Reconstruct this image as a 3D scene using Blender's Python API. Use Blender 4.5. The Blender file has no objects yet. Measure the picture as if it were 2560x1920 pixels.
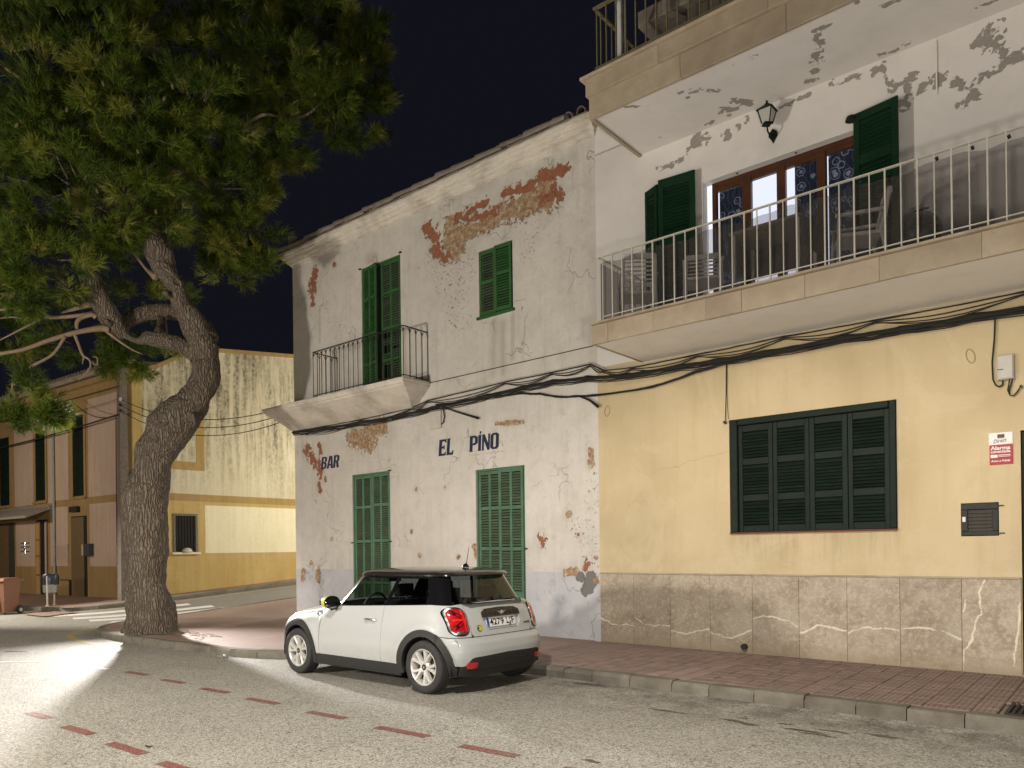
import bpy, bmesh, math, random
import numpy as np
from mathutils import Vector, Matrix, noise as mnoise
from mathutils.geometry import tessellate_polygon

random.seed(7)
RNG = np.random.default_rng(11)
PI = math.pi
SC = bpy.context.scene
COL = SC.collection

# ------------------------------------------------------------------ camera
# X runs to the right along the house fronts, Y goes into them, Z is up.
EYE = Vector((0.0, 0.0, 1.66))
YAW, ROLL = 0.698757, -0.0123256
_fw = Vector((-math.sin(YAW), math.cos(YAW), 0)); _r0 = Vector((math.cos(YAW), math.sin(YAW), 0)); _u0 = Vector((0, 0, 1))
_r = _r0 * math.cos(ROLL) + _u0 * math.sin(ROLL); _u = -_r0 * math.sin(ROLL) + _u0 * math.cos(ROLL)
cam_data = bpy.data.cameras.new("camera")
cam_data.sensor_width = 36.0
cam_data.lens = 26.27
cam_data.shift_y = 0.1615          # the photograph keeps its verticals upright
cam_data.clip_start = 0.05
cam_data.clip_end = 600
cam = bpy.data.objects.new("camera", cam_data)
COL.objects.link(cam)
cam.matrix_world = Matrix(((_r.x, _u.x, -_fw.x, EYE.x), (_r.y, _u.y, -_fw.y, EYE.y), (_r.z, _u.z, -_fw.z, EYE.z), (0, 0, 0, 1)))
SC.camera = cam

# ------------------------------------------------------------------ night sky
world = bpy.data.worlds.new("World"); SC.world = world
world.use_nodes = True
_bg = world.node_tree.nodes["Background"]
_bg.inputs[0].default_value = (0.0052, 0.0053, 0.0088, 1)
_bg.inputs[1].default_value = 1.0

# ------------------------------------------------------------------ street lamps and added fill lights
def lamp(name, loc, watts, col, radius):
    d = bpy.data.lights.new(name, 'POINT'); d.energy = watts; d.color = col; d.shadow_soft_size = radius
    o = bpy.data.objects.new(name, d); o.location = loc; COL.objects.link(o); return o
STREET = (-17.98, 7.71, 3.50)                                        # floodlight on the lamp post standing behind the pine trunk
_sp = bpy.data.lights.new("corner_lamp_light", 'SPOT'); _sp.energy = 5400; _sp.color = (1.0, 0.965, 0.93); _sp.shadow_soft_size = 0.10
_sp.spot_size = math.radians(82); _sp.spot_blend = 1.0
_so = bpy.data.objects.new("corner_lamp_light", _sp); COL.objects.link(_so); _so.location = STREET
_so.rotation_euler = (Vector((-5.0, 2.0, 0)) - Vector(STREET)).to_track_quat('-Z', 'Y').to_euler()
_s3 = bpy.data.lights.new("near_street_lamp_light", 'SPOT'); _s3.energy = 2750; _s3.color = (1.0, 0.925, 0.82); _s3.shadow_soft_size = 0.16; _s3.spot_size = math.radians(164); _s3.spot_blend = 0.25   # a cut-off lantern: light falls only below it
_o3 = bpy.data.objects.new("near_street_lamp_light", _s3); COL.objects.link(_o3); _o3.location = (-2.9, 0.5, 6.5)
lamp("low_near_fill_light", (0.6, 1.1, 1.4), 860, (1.0, 0.92, 0.81), 0.25)          # unseen low light, added to brighten the balcony undersides
lamp("low_far_fill_light", (-10.5, -1.6, 2.5), 2350, (1.0, 0.915, 0.79), 0.25)  # second unseen low light, added to lift the fronts and lower crown
lamp("left_front_fill_light", (-29.5, 2.5, 4.0), 800, (1.0, 0.82, 0.60), 0.2)  # added out of view to brighten the corner house front
lamp("side_street_lamp_light", (-19.0, 18.5, 4.6), 1650, (1.0, 0.93, 0.80), 0.2)

_s2 = bpy.data.lights.new("crossing_fill_light", 'SPOT'); _s2.energy = 6500; _s2.color = (1.0, 0.93, 0.82); _s2.shadow_soft_size = 0.12; _s2.spot_size = math.radians(48); _s2.spot_blend = 0.6  # unseen spot added to brighten the crossing stripes
_o2 = bpy.data.objects.new("crossing_fill_light", _s2); COL.objects.link(_o2); _o2.location = (-26.0, 1.5, 6.0); _o2.rotation_euler = (Vector((-20.9, 9.6, 0)) - Vector((-26.0, 1.5, 6.0))).to_track_quat('-Z', 'Y').to_euler()
SC.view_settings.view_transform = 'Standard'
SC.view_settings.look = 'None'
SC.view_settings.gamma = 1.0
SC.view_settings.use_curve_mapping = False
SC.view_settings.exposure = 0.13
SC.render.film_transparent = False
SC.cycles.max_bounces = 8
SC.cycles.diffuse_bounces = 4
SC.cycles.transparent_max_bounces = 16
SC.cycles.use_denoising = True
SC.cycles.sample_clamp_indirect = 6.0

# ------------------------------------------------------------------ helpers: objects
def thing(name, label, cat, loc=(0, 0, 0), group=None):
    o = bpy.data.objects.new(name, None); o.empty_display_size = 0.2
    o.location = loc; COL.objects.link(o)
    o["label"] = label; o["category"] = cat
    if group: o["group"] = group
    return o
def tag(o, label, cat, group=None):
    o["label"] = label; o["category"] = cat
    if group: o["group"] = group
    return o
def adopt(o, parent):
    if parent is not None:
        o.parent = parent
        if parent.type == 'EMPTY':
            o.matrix_parent_inverse = Matrix.Translation(-Vector(parent.location))
    return o
def put(name, mesh, parent=None, loc=None, rot=None):
    o = bpy.data.objects.new(name, mesh); COL.objects.link(o); adopt(o, parent)
    if loc is not None: o.location = loc
    if rot is not None: o.rotation_euler = rot
    return o
def structure(o):
    o["kind"] = "structure"; return o
def stuff(o):
    o["kind"] = "stuff"; return o
def copy_tree(o, parent=None):
    c = o.copy(); COL.objects.link(c)
    if parent is not None: c.parent = parent
    for ch in list(o.children): copy_tree(ch, c)
    return c

class MB:
    """collects simple solids; build() makes one mesh object of them"""
    def __init__(s): s.v = []; s.f = []; s.m = []; s.cur = 0
    def add(s, vs, fs):
        b = len(s.v); s.v.extend([tuple(p) for p in vs]); s.f.extend([tuple(i + b for i in f) for f in fs]); s.m.extend([s.cur] * len(fs)); return s
    def box(s, x0, x1, y0, y1, z0, z1):
        return s.add([(x0, y0, z0), (x1, y0, z0), (x1, y1, z0), (x0, y1, z0), (x0, y0, z1), (x1, y0, z1), (x1, y1, z1), (x0, y1, z1)],
                     [(3, 2, 1, 0), (4, 5, 6, 7), (0, 1, 5, 4), (1, 2, 6, 5), (2, 3, 7, 6), (3, 0, 4, 7)])
    def cbox(s, x0, x1, y0, y1, z0, z1, c=0.006):
        """box whose front (-Y) edges are chamfered"""
        vs = [(x0, y1, z0), (x1, y1, z0), (x1, y1, z1), (x0, y1, z1), (x0, y0 + c, z0), (x1, y0 + c, z0), (x1, y0 + c, z1), (x0, y0 + c, z1),
              (x0 + c, y0, z0 + c), (x1 - c, y0, z0 + c), (x1 - c, y0, z1 - c), (x0 + c, y0, z1 - c)]
        fs = [(0, 3, 2, 1), (8, 9, 10, 11), (4, 5, 9, 8), (5, 6, 10, 9), (6, 7, 11, 10), (7, 4, 8, 11), (0, 1, 5, 4), (1, 2, 6, 5), (2, 3, 7, 6), (3, 0, 4, 7)]
        return s.add(vs, fs)
    def obox(s, c, a, b, n):
        """box from a centre and three half-axis vectors"""
        c, a, b, n = Vector(c), Vector(a), Vector(b), Vector(n)
        vs = [c + a * i + b * j + n * k for k in (-1, 1) for i, j in ((-1, -1), (1, -1), (1, 1), (-1, 1))]
        return s.add(vs, [(3, 2, 1, 0), (4, 5, 6, 7), (0, 1, 5, 4), (1, 2, 6, 5), (2, 3, 7, 6), (3, 0, 4, 7)])
    def bar(s, p, q, w, h=None):
        p, q = Vector(p), Vector(q); h = h or w; d = q - p; L = d.length
        if L < 1e-6: return s
        d.normalize(); up = Vector((0, 0, 1)) if abs(d.z) < 0.95 else Vector((0, 1, 0))
        a = d.cross(up).normalized(); b = a.cross(d)
        return s.obox((p + q) / 2, d * L / 2, a * w / 2, b * h / 2)
    def tube(s, pts, rad, n=8, cap=True):
        pts = [Vector(p) for p in pts]; rad = [rad] * len(pts) if not hasattr(rad, '__len__') else rad
        b = len(s.v); side = None
        for i, p in enumerate(pts):
            d = (pts[min(i + 1, len(pts) - 1)] - pts[max(i - 1, 0)])
            d = d.normalized() if d.length > 1e-9 else Vector((0, 0, 1))
            if side is None:
                side = d.cross(Vector((0, 0, 1)) if abs(d.z) < 0.9 else Vector((1, 0, 0))).normalized()
            else:
                side = (side - d * side.dot(d)); side = side.normalized() if side.length > 1e-6 else d.orthogonal().normalized()
            o = d.cross(side)
            for k in range(n):
                a = 2 * PI * k / n
                s.v.append(tuple(p + (side * math.cos(a) + o * math.sin(a)) * rad[i]))
        nf = 0
        for i in range(len(pts) - 1):
            for k in range(n):
                k2 = (k + 1) % n
                s.f.append((b + i * n + k, b + i * n + k2, b + (i + 1) * n + k2, b + (i + 1) * n + k)); nf += 1
        if cap:
            s.f.append(tuple(b + k for k in range(n))[::-1]); s.f.append(tuple(b + (len(pts) - 1) * n + k for k in range(n))); nf += 2
        s.m.extend([s.cur] * nf); return s
    def lathe(s, prof, n=24, c=(0, 0, 0), axis='Z', closed=False):
        """prof: (radius, height) pairs"""
        b = len(s.v); c = Vector(c)
        for r, h in prof:
            for k in range(n):
                a = 2 * PI * k / n; x, y = r * math.cos(a), r * math.sin(a)
                s.v.append(tuple(c + (Vector((x, y, h)) if axis == 'Z' else Vector((x, h, y)) if axis == 'Y' else Vector((h, x, y)))))
        nf = 0
        for i in range(len(prof) - 1 + (1 if closed else 0)):
            j = (i + 1) % len(prof)
            for k in range(n):
                k2 = (k + 1) % n
                s.f.append((b + i * n + k, b + i * n + k2, b + j * n + k2, b + j * n + k)); nf += 1
        if not closed:
            for i, rev in ((0, True), (len(prof) - 1, False)):
                if prof[i][0] > 1e-5:
                    t = tuple(b + i * n + k for k in range(n)); s.f.append(t[::-1] if rev else t); nf += 1
        s.m.extend([s.cur] * nf); return s
    def prism(s, poly, f0, f1):
        """poly: 2-D outline; f0 / f1 turn a 2-D point into the two end faces"""
        n = len(poly); b = len(s.v)
        tri = tessellate_polygon([[Vector((p[0], p[1], 0)) for p in poly]])
        s.v.extend([tuple(f0(*p)) for p in poly]); s.v.extend([tuple(f1(*p)) for p in poly]); nf = 0
        for t in tri:
            s.f.append(tuple(b + i for i in t)); s.f.append(tuple(b + n + i for i in t[::-1])); nf += 2
        for i in range(n):
            j = (i + 1) % n; s.f.append((b + i, b + j, b + n + j, b + n + i)); nf += 1
        s.m.extend([s.cur] * nf); return s
    def mesh(s, name, mats, smooth=False, fixn=True):
        me = bpy.data.meshes.new(name); me.from_pydata(s.v, [], s.f)
        for m in (mats if isinstance(mats, (list, tuple)) else [mats]): me.materials.append(m)
        if len(me.materials) > 1: me.polygons.foreach_set("material_index", s.m)
        if fixn:
            bm = bmesh.new(); bm.from_mesh(me); bmesh.ops.recalc_face_normals(bm, faces=bm.faces); bm.to_mesh(me); bm.free()
        if smooth:
            me.shade_smooth()
            if smooth != 'all':
                try: me.set_sharp_from_angle(angle=math.radians(38))
                except Exception: pass
        me.update(); return me
    def build(s, name, mats, parent=None, smooth=False, **k):
        return put(name, s.mesh(name, mats, smooth, **k), parent)

def text_mesh(name, body, size, mat, shear=0.0, bold=0.0, depth=0.0015, spacing=1.0, sx=1.0):
    """flat lettering in the X-Z plane facing -Y, its lower left corner at the origin; returns mesh and width"""
    cu = bpy.data.curves.new(name, 'FONT'); cu.body = body; cu.size = size; cu.shear = shear; cu.offset = bold; cu.extrude = depth; cu.space_character = spacing
    cu.resolution_u = 3
    ob = bpy.data.objects.new(name, cu); COL.objects.link(ob)
    dg = bpy.context.evaluated_depsgraph_get()
    me = bpy.data.meshes.new_from_object(ob.evaluated_get(dg))
    bpy.data.objects.remove(ob); bpy.data.curves.remove(cu)
    x = [v.co.x for v in me.vertices]; x0 = min(x) if x else 0
    for v in me.vertices: v.co = Vector(((v.co.x - x0) * sx, -v.co.z, v.co.y))
    me.materials.clear(); me.materials.append(mat)
    return me, ((max(x) - x0) * sx if x else 0)
# ------------------------------------------------------------------ helpers: materials
class Mat:
    def __init__(s, name):
        s.m = bpy.data.materials.new(name); s.m.use_nodes = True; s.nt = s.m.node_tree; s.nt.nodes.clear()
        s.out = s.nt.nodes.new('ShaderNodeOutputMaterial'); s.b = s.nt.nodes.new('ShaderNodeBsdfPrincipled')
        s.nt.links.new(s.b.outputs[0], s.out.inputs[0]); s._c = {}
    def set(s, sock, v):
        if isinstance(v, bpy.types.NodeSocket): s.nt.links.new(v, sock)
        else:
            if hasattr(sock.default_value, '__len__') and not isinstance(v, (int, float)) and len(sock.default_value) == 4 and len(v) == 3: v = (*v, 1)
            sock.default_value = v
    def node(s, t, ins=None, **at):
        n = s.nt.nodes.new(t)
        for k, v in at.items(): setattr(n, k, v)
        for k, v in (ins or {}).items(): s.set(n.inputs[k], v)
        return n
    def co(s, rand=False):
        if rand not in s._c:
            o = s.node('ShaderNodeTexCoord').outputs['Object']
            if rand:
                r = s.node('ShaderNodeObjectInfo').outputs['Random']
                k = s.math('MULTIPLY', r, 37.0); o = s.node('ShaderNodeVectorMath', {0: o, 1: s.node('ShaderNodeCombineXYZ', {0: k, 1: k, 2: k}).outputs[0]}, operation='ADD').outputs[0]
            s._c[rand] = o
        return s._c[rand]
    def scl(s, v, xyz): return s.node('ShaderNodeMapping', {'Vector': v, 'Scale': xyz}).outputs[0]
    def xyz(s, v=None): return s.node('ShaderNodeSeparateXYZ', {0: v or s.co()}).outputs
    def noise(s, scale, detail=4, rough=0.55, vec=None, dist=0.0):
        return s.node('ShaderNodeTexNoise', {'Vector': vec or s.co(), 'Scale': scale, 'Detail': detail, 'Roughness': rough, 'Distortion': dist}).outputs[0]
    def vor(s, scale, feature='F1', vec=None, out=0, rand=1.0):
        return s.node('ShaderNodeTexVoronoi', {'Vector': vec or s.co(), 'Scale': scale, 'Randomness': rand}, feature=feature).outputs[out]
    def math(s, op, a, b=0.0, clamp=False): return s.node('ShaderNodeMath', {0: a, 1: b}, operation=op, use_clamp=clamp).outputs[0]
    def mr(s, v, a, b, c=0.0, d=1.0): return s.node('ShaderNodeMapRange', {0: v, 1: a, 2: b, 3: c, 4: d}).outputs[0]
    def mix(s, f, a, b, blend='MIX'):
        n = s.node('ShaderNodeMix', data_type='RGBA', blend_type=blend); s.set(n.inputs[0], f); s.set(n.inputs[6], a); s.set(n.inputs[7], b); return n.outputs[2]
    def ramp(s, f, stops):
        n = s.node('ShaderNodeValToRGB', {0: f}); e = n.color_ramp.elements
        while len(e) < len(stops): e.new(0.5)
        for i, (p, c) in enumerate(stops): e[i].position = p; e[i].color = (*c, 1) if len(c) == 3 else c
        return n.outputs[0]
    def attr(s, name): return s.node('ShaderNodeAttribute', attribute_name=name).outputs['Fac']
    def bump(s, h, strength=0.3, dist=0.01, nrm=None):
        i = {'Height': h, 'Strength': strength, 'Distance': dist}
        if nrm is not None: i['Normal'] = nrm
        return s.node('ShaderNodeBump', i).outputs[0]
    def rnd(s): return s.node('ShaderNodeObjectInfo').outputs['Random']
    def done(s, col, rough=0.8, metal=0.0, spec=0.35, nrm=None, coat=0.0, coat_rough=0.05, **k):
        s.set(s.b.inputs['Base Color'], col); s.set(s.b.inputs['Roughness'], rough); s.set(s.b.inputs['Metallic'], metal)
        s.set(s.b.inputs['Specular IOR Level'], spec); s.set(s.b.inputs['Coat Weight'], coat); s.set(s.b.inputs['Coat Roughness'], coat_rough)
        if nrm is not None: s.set(s.b.inputs['Normal'], nrm)
        return s.m

def plain(name, col, rough=0.6, metal=0.0, spec=0.4, var=0.12, scale=9.0, bump=0.0, rand=False, coat=0.0):
    a = Mat(name); c = a.co(rand); n = a.noise(scale, 5, 0.6, c)
    k = a.mr(n, 0.25, 0.75, 1 - var, 1 + var)
    cc = a.mix(1.0, col, a.node('ShaderNodeCombineColor', {0: k, 1: k, 2: k}).outputs[0], 'MULTIPLY')
    r = a.mr(a.noise(scale * 3, 3, 0.5, c), 0.3, 0.7, max(rough - 0.06, 0.02), min(rough + 0.06, 1))
    return a.done(cc, r, metal, spec, a.bump(a.noise(scale * 6, 4, 0.6, c), bump, 0.004) if bump else None, coat)

def emit(name, col, strength):
    a = Mat(name); a.done((0, 0, 0)); a.set(a.b.inputs['Emission Color'], col); a.set(a.b.inputs['Emission Strength'], strength); return a.m

def glass(name, tint, gloss=1.0):
    a = Mat(name)
    tr = a.node('ShaderNodeBsdfTransparent', {'Color': tint}); gl = a.node('ShaderNodeBsdfGlossy', {'Color': (1, 1, 1), 'Roughness': 0.02})
    bf = a.node('ShaderNodeNewGeometry').outputs['Backfacing']
    fr = a.node('ShaderNodeFresnel', {'IOR': a.mr(bf, 0, 1, 1.5, 1 / 1.5)})
    mx = a.node('ShaderNodeMixShader', {0: a.math('MULTIPLY', fr.outputs[0], gloss, True), 1: tr.outputs[0], 2: gl.outputs[0]})
    a.nt.links.new(mx.outputs[0], a.out.inputs[0]); return a.m

# --- old white rendered wall with peeled patches (the patches are fields stored on the wall's points)
def wall_white():
    a = Mat('old_white_render'); c = a.co(); X, Y, Z = a.xyz()
    big = a.noise(0.55, 3, 0.5); mid = a.noise(2.2, 5, 0.6); fine = a.noise(16, 6, 0.65); edge = a.noise(7.5, 9, 0.68, dist=0.4)
    col = a.mix(a.mr(big, 0.3, 0.7), (0.60, 0.565, 0.515), (0.68, 0.645, 0.60))
    col = a.mix(a.mr(mid, 0.42, 0.70, 0, 0.6), col, (0.50, 0.47, 0.415))
    col = a.mix(a.mr(a.noise(1.3, 6, 0.7, dist=0.8), 0.52, 0.66, 0, 0.5), col, (0.60, 0.56, 0.535))
    col = a.mix(a.mr(a.noise(5.5, 7, 0.72), 0.55, 0.70, 0, 0.45), col, (0.42, 0.395, 0.35))
    streak = a.noise(1.0, 5, 0.6, a.scl(c, (7.0, 1.0, 0.55)))
    col = a.mix(a.mr(streak, 0.52, 0.74, 0, 0.40), col, (0.44, 0.415, 0.36))
    col = a.mix(a.mr(a.noise(40, 3, 0.6), 0.62, 0.72, 0, 0.35), col, (0.40, 0.37, 0.32))
    # hairline cracks
    cr = a.vor(0.9, 'DISTANCE_TO_EDGE', a.node('ShaderNodeVectorMath', {0: c, 1: a.node('ShaderNodeTexNoise', {'Vector': c, 'Scale': 3.0, 'Detail': 6}).outputs[1]}, operation='ADD').outputs[0])
    crm = a.math('MULTIPLY', a.mr(cr, 0.0, 0.012, 1, 0), a.mr(a.noise(0.9, 2), 0.52, 0.62))
    col = a.mix(a.math('MULTIPLY', crm, 0.28), col, (0.25, 0.22, 0.19))
    # painted grey dado
    dado = a.mr(a.math('ADD', Z, a.math('MULTIPLY', a.math('SUBTRACT', edge, 0.5), 0.035)), 1.252, 1.262, 1, 0)
    dcol = a.mix(a.mr(mid, 0.3, 0.7), (0.47, 0.475, 0.51), (0.56, 0.56, 0.585))
    dcol = a.mix(a.mr(edge, 0.55, 0.72, 0, 0.6), dcol, (0.33, 0.345, 0.39))
    col = a.mix(dado, col, dcol)
    def thr(name, amp=1.5, at=0.15, nz=None, w=0.05):
        f = a.math('ADD', a.attr(name), a.math('MULTIPLY', a.math('SUBTRACT', nz or edge, 0.5), amp)); return a.mr(f, at, at + w)
    st = a.mr(a.attr('stain'), -0.3, 0.9, 0, 0.62); col = a.mix(a.math('MULTIPLY', st, a.mr(streak, 0.3, 0.6, 0.5, 1)), col, (0.335, 0.30, 0.245))
    halo = a.math('MULTIPLY', a.mr(a.math('MAXIMUM', a.attr('red'), a.attr('tan')), -1.6, 0.2), a.mr(mid, 0.35, 0.65)); col = a.mix(a.math('MULTIPLY', halo, 0.5), col, (0.43, 0.385, 0.32))
    gm = thr('grey', 2.6, 0.1, a.math('ADD', a.math('MULTIPLY', edge, 0.5), a.math('MULTIPLY', a.noise(5, 6, 0.6), 0.5))); col = a.mix(gm, col, (0.185, 0.18, 0.17))
    bm = a.mr(a.attr('blue'), -0.6, 0.8, 0, 0.85); col = a.mix(a.math('MULTIPLY', bm, a.mr(mid, 0.35, 0.65)), col, (0.13, 0.15, 0.215))
    cellv = a.node('ShaderNodeVectorMath', {0: c, 1: a.node('ShaderNodeVectorMath', {0: a.node('ShaderNodeTexNoise', {'Vector': c, 'Scale': 8.0, 'Detail': 4}).outputs[1], 1: (0.16, 0.16, 0.16)}, operation='MULTIPLY').outputs[0]}, operation='ADD').outputs[0]
    cell = a.node('ShaderNodeSeparateColor', {0: a.vor(13, 'F1', cellv, 1)}).outputs[0]; jag = a.math('ADD', a.math('MULTIPLY', edge, 0.75), a.math('MULTIPLY', cell, 0.25))
    tm = thr('tan', 2.6, 0.1, jag); tcol = a.ramp(a.noise(11, 7, 0.72), [(0.36, (0.23, 0.135, 0.075)), (0.48, (0.33, 0.215, 0.125)), (0.56, (0.44, 0.33, 0.225)), (0.66, (0.55, 0.49, 0.41))]); col = a.mix(tm, col, tcol)
    rm = thr('red', 3.4, 0.2, jag); rcol = a.mix(a.mr(fine, 0.3, 0.7), (0.25, 0.095, 0.055), (0.36, 0.16, 0.095)); col = a.mix(rm, col, rcol)
    sm = thr('spot', 0.9, 0.15, a.noise(15, 3, 0.6), 0.02)
    sm = a.math('MULTIPLY', a.mr(a.attr('spot'), -0.2, 0.4), a.mr(a.noise(17, 6, 0.7), 0.60, 0.635)); col = a.mix(sm, col, (0.30, 0.235, 0.175))
    peel = a.math('MAXIMUM', a.math('MAXIMUM', tm, rm), a.math('MAXIMUM', sm, gm))
    h = a.math('ADD', a.math('MULTIPLY', fine, 0.22), a.math('ADD', a.math('MULTIPLY', mid, 0.9), a.math('MULTIPLY', peel, -0.55)))
    h = a.math('SUBTRACT', h, a.math('MULTIPLY', crm, 0.5))
    return a.done(col, 0.86, 0, 0.2, a.bump(h, 0.85, 0.026))

def wall_upper(name='white_balcony_render', peel=True):
    a = Mat(name); edge = a.noise(9, 8, 0.6); big = a.noise(0.7, 4, 0.55); fine = a.noise(30, 4, 0.6)
    col = a.mix(a.mr(big, 0.3, 0.7), (0.66, 0.632, 0.608), (0.74, 0.715, 0.69)) if peel else a.mix(a.mr(big, 0.3, 0.7), (0.72, 0.695, 0.665), (0.79, 0.765, 0.735))
    col = a.mix(a.mr(a.noise(3, 6, 0.65), 0.5, 0.75, 0, 0.4), col, (0.56, 0.535, 0.51))
    wv = a.node('ShaderNodeVectorMath', {0: a.co(), 1: a.node('ShaderNodeVectorMath', {0: a.node('ShaderNodeTexNoise', {'Vector': a.co(), 'Scale': 9.0, 'Detail': 3}).outputs[1], 1: (0.10, 0.10, 0.10)}, operation='MULTIPLY').outputs[0]}, operation='ADD').outputs[0]
    cell = a.node('ShaderNodeSeparateColor', {0: a.vor(15, 'F1', wv, 1)}).outputs[0]
    f = a.math('ADD', a.attr('peel'), a.math('ADD', a.math('MULTIPLY', a.math('SUBTRACT', edge, 0.5), 2.4), a.math('MULTIPLY', a.math('SUBTRACT', cell, 0.5), 1.5))); pm = a.math('MULTIPLY', a.mr(f, 0.10, 0.15), a.mr(a.attr('peel'), -1.1, -1.0))
    if not peel: pm = a.math('MULTIPLY', pm, 0.0)
    col = a.mix(pm, col, a.mix(a.mr(fine, 0.3, 0.7), (0.26, 0.24, 0.22), (0.33, 0.31, 0.285)))
    h = a.math('ADD', a.math('MULTIPLY', fine, 0.18), a.math('ADD', a.math('MULTIPLY', big, 0.8), a.math('MULTIPLY', pm, -0.6)))
    return a.done(col, 0.85, 0, 0.2, a.bump(h, 0.5, 0.012))

def wall_yellow():
    a = Mat('yellow_render'); X, Y, Z = a.xyz(); c = a.co()
    big = a.noise(0.8, 4, 0.55); mid = a.noise(3.2, 6, 0.62); fine = a.noise(35, 4, 0.6)
    col = a.mix(a.mr(big, 0.3, 0.7), (0.485, 0.39, 0.235), (0.62, 0.51, 0.325))
    col = a.mix(a.mr(mid, 0.5, 0.75, 0, 0.5), col, (0.455, 0.365, 0.215))
    col = a.mix(a.mr(a.noise(1.0, 5, 0.6, a.scl(c, (5, 1, 0.5))), 0.5, 0.72, 0, 0.35), col, (0.45, 0.345, 0.19))
    drip = a.math('MULTIPLY', a.math('MULTIPLY', a.mr(Z, 1.3, 1.85), a.mr(Z, 1.86, 1.87, 1, 0)), a.math('MULTIPLY', a.mr(X, -4.7, -4.5), a.mr(X, -2.45, -2.25, 1, 0)))
    col = a.mix(a.math('MULTIPLY', a.math('MULTIPLY', drip, a.mr(a.noise(1.0, 6, 0.7, a.scl(c, (9, 1, 0.7))), 0.45, 0.65)), 0.6), col, (0.33, 0.26, 0.15))
    col = a.mix(a.mr(a.noise(0.9, 7, 0.7, dist=1.2), 0.54, 0.60, 0, 0.22), col, (0.66, 0.56, 0.38))
    low = a.math('MULTIPLY', a.mr(Z, 1.25, 1.9, 1, 0), a.mr(a.noise(6, 6, 0.65), 0.45, 0.62)); col = a.mix(a.math('MULTIPLY', low, 0.45), col, (0.62, 0.53, 0.36))
    cr = a.math('ADD', Z, a.math('ADD', a.math('MULTIPLY', X, -0.19), a.math('MULTIPLY', a.math('SUBTRACT', a.noise(6, 4, 0.6), 0.5), 0.16)))
    crm = a.math('MULTIPLY', a.math('MULTIPLY', a.mr(a.math('ABSOLUTE', a.math('SUBTRACT', cr, 3.95)), 0.0, 0.007, 1, 0), a.mr(X, -6.1, -5.6)), a.mr(X, -4.7, -4.5, 1, 0))
    col = a.mix(a.math('MULTIPLY', crm, 0.6), col, (0.30, 0.22, 0.11))
    h = a.math('ADD', a.math('MULTIPLY', fine, 0.25), a.math('ADD', mid, a.math('MULTIPLY', crm, -0.8)))
    return a.done(col, 0.82, 0, 0.22, a.bump(h, 0.32, 0.01))

def streaked(name, c1, c2, dark, amt=0.8, z0=5.0, z1=8.0):
    a = Mat(name); c = a.co(); X, Y, Z = a.xyz()
    col = a.mix(a.mr(a.noise(0.8, 4), 0.3, 0.7), c1, c2)
    s1 = a.noise(1.0, 8, 0.72, a.scl(c, (5.5, 5.5, 0.38))); s2 = a.noise(9, 6, 0.7)
    m = a.math('MULTIPLY', a.mr(s1, 0.40, 0.60), a.mr(s2, 0.3, 0.58)); m = a.math('MULTIPLY', m, a.mr(Z, z0, z1, 0.18, 1))
    col = a.mix(a.math('MULTIPLY', m, amt), col, dark)
    return a.done(col, 0.85, 0, 0.2, a.bump(a.noise(14, 6, 0.6), 0.4, 0.012))

def asphalt():
    a = Mat('worn_asphalt'); c = a.co(); X, Y, Z = a.xyz()
    sp = a.vor(62, 'F1', rand=1.0, out=1); grain = a.noise(70, 3, 0.7); g2 = a.noise(230, 2, 0.6); big = a.noise(0.35, 4, 0.55); mid = a.noise(1.6, 6, 0.65)
    spv = a.node('ShaderNodeSeparateColor', {0: sp}).outputs[0]
    col = a.mix(a.mr(big, 0.3, 0.7), (0.285, 0.268, 0.228), (0.345, 0.325, 0.28))
    col = a.mix(a.mr(mid, 0.45, 0.75, 0, 0.55), col, (0.215, 0.200, 0.170))
    col = a.mix(a.mr(spv, 0.55, 1.0, 0, 0.8), col, (0.47, 0.455, 0.415))
    col = a.mix(a.mr(spv, 0.0, 0.30, 0.75, 0), col, (0.075, 0.07, 0.062))
    col = a.mix(a.mr(a.noise(22, 6, 0.75), 0.56, 0.70, 0, 0.75), col, (0.125, 0.115, 0.095))
    # dirt and old oil along the kerb
    k = a.math('MULTIPLY', a.mr(Y, 6.2, 7.6), a.mr(X, -9.5, -8.5)); k = a.math('MULTIPLY', k, a.mr(a.noise(2.4, 7, 0.7), 0.42, 0.66))
    col = a.mix(a.math('MULTIPLY', k, 0.85), col, (0.065, 0.052, 0.045))
    side = a.math('MULTIPLY', a.mr(X, -17.5, -19.0), a.mr(Y, 8.5, 10.0)); col = a.mix(a.math('MULTIPLY', side, 0.55), col, (0.115, 0.108, 0.095))
    h = a.math('ADD', a.vor(85, 'F1'), a.math('MULTIPLY', grain, 0.8))
    return a.done(col, a.mr(g2, 0.3, 0.7, 0.5, 0.8), 0, 0.45, a.bump(h, 0.75, 0.008))

def stone(name, c1, c2, scale=6, dirt=(0.2, 0.16, 0.11), rough=0.8, rand=True, bump=0.4, dirt_amt=0.6):
    a = Mat(name); c = a.co(rand); n = a.noise(scale, 7, 0.65, c); n2 = a.noise(scale * 0.35, 4, 0.5, c)
    col = a.mix(a.mr(n, 0.3, 0.7), c1, c2); col = a.mix(a.mr(n2, 0.48, 0.72, 0, dirt_amt), col, dirt)
    col = a.mix(a.mr(a.noise(scale * 9, 3, 0.6, c), 0.6, 0.72, 0, 0.4), col, dirt)
    if rand:
        k = a.mr(a.rnd(), 0, 1, 0.90, 1.10); col = a.mix(1.0, col, a.node('ShaderNodeCombineColor', {0: k, 1: k, 2: k}).outputs[0], 'MULTIPLY')
    return a.done(col, rough, 0, 0.3, a.bump(a.noise(scale * 5, 6, 0.65, c), bump, 0.008))

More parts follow.
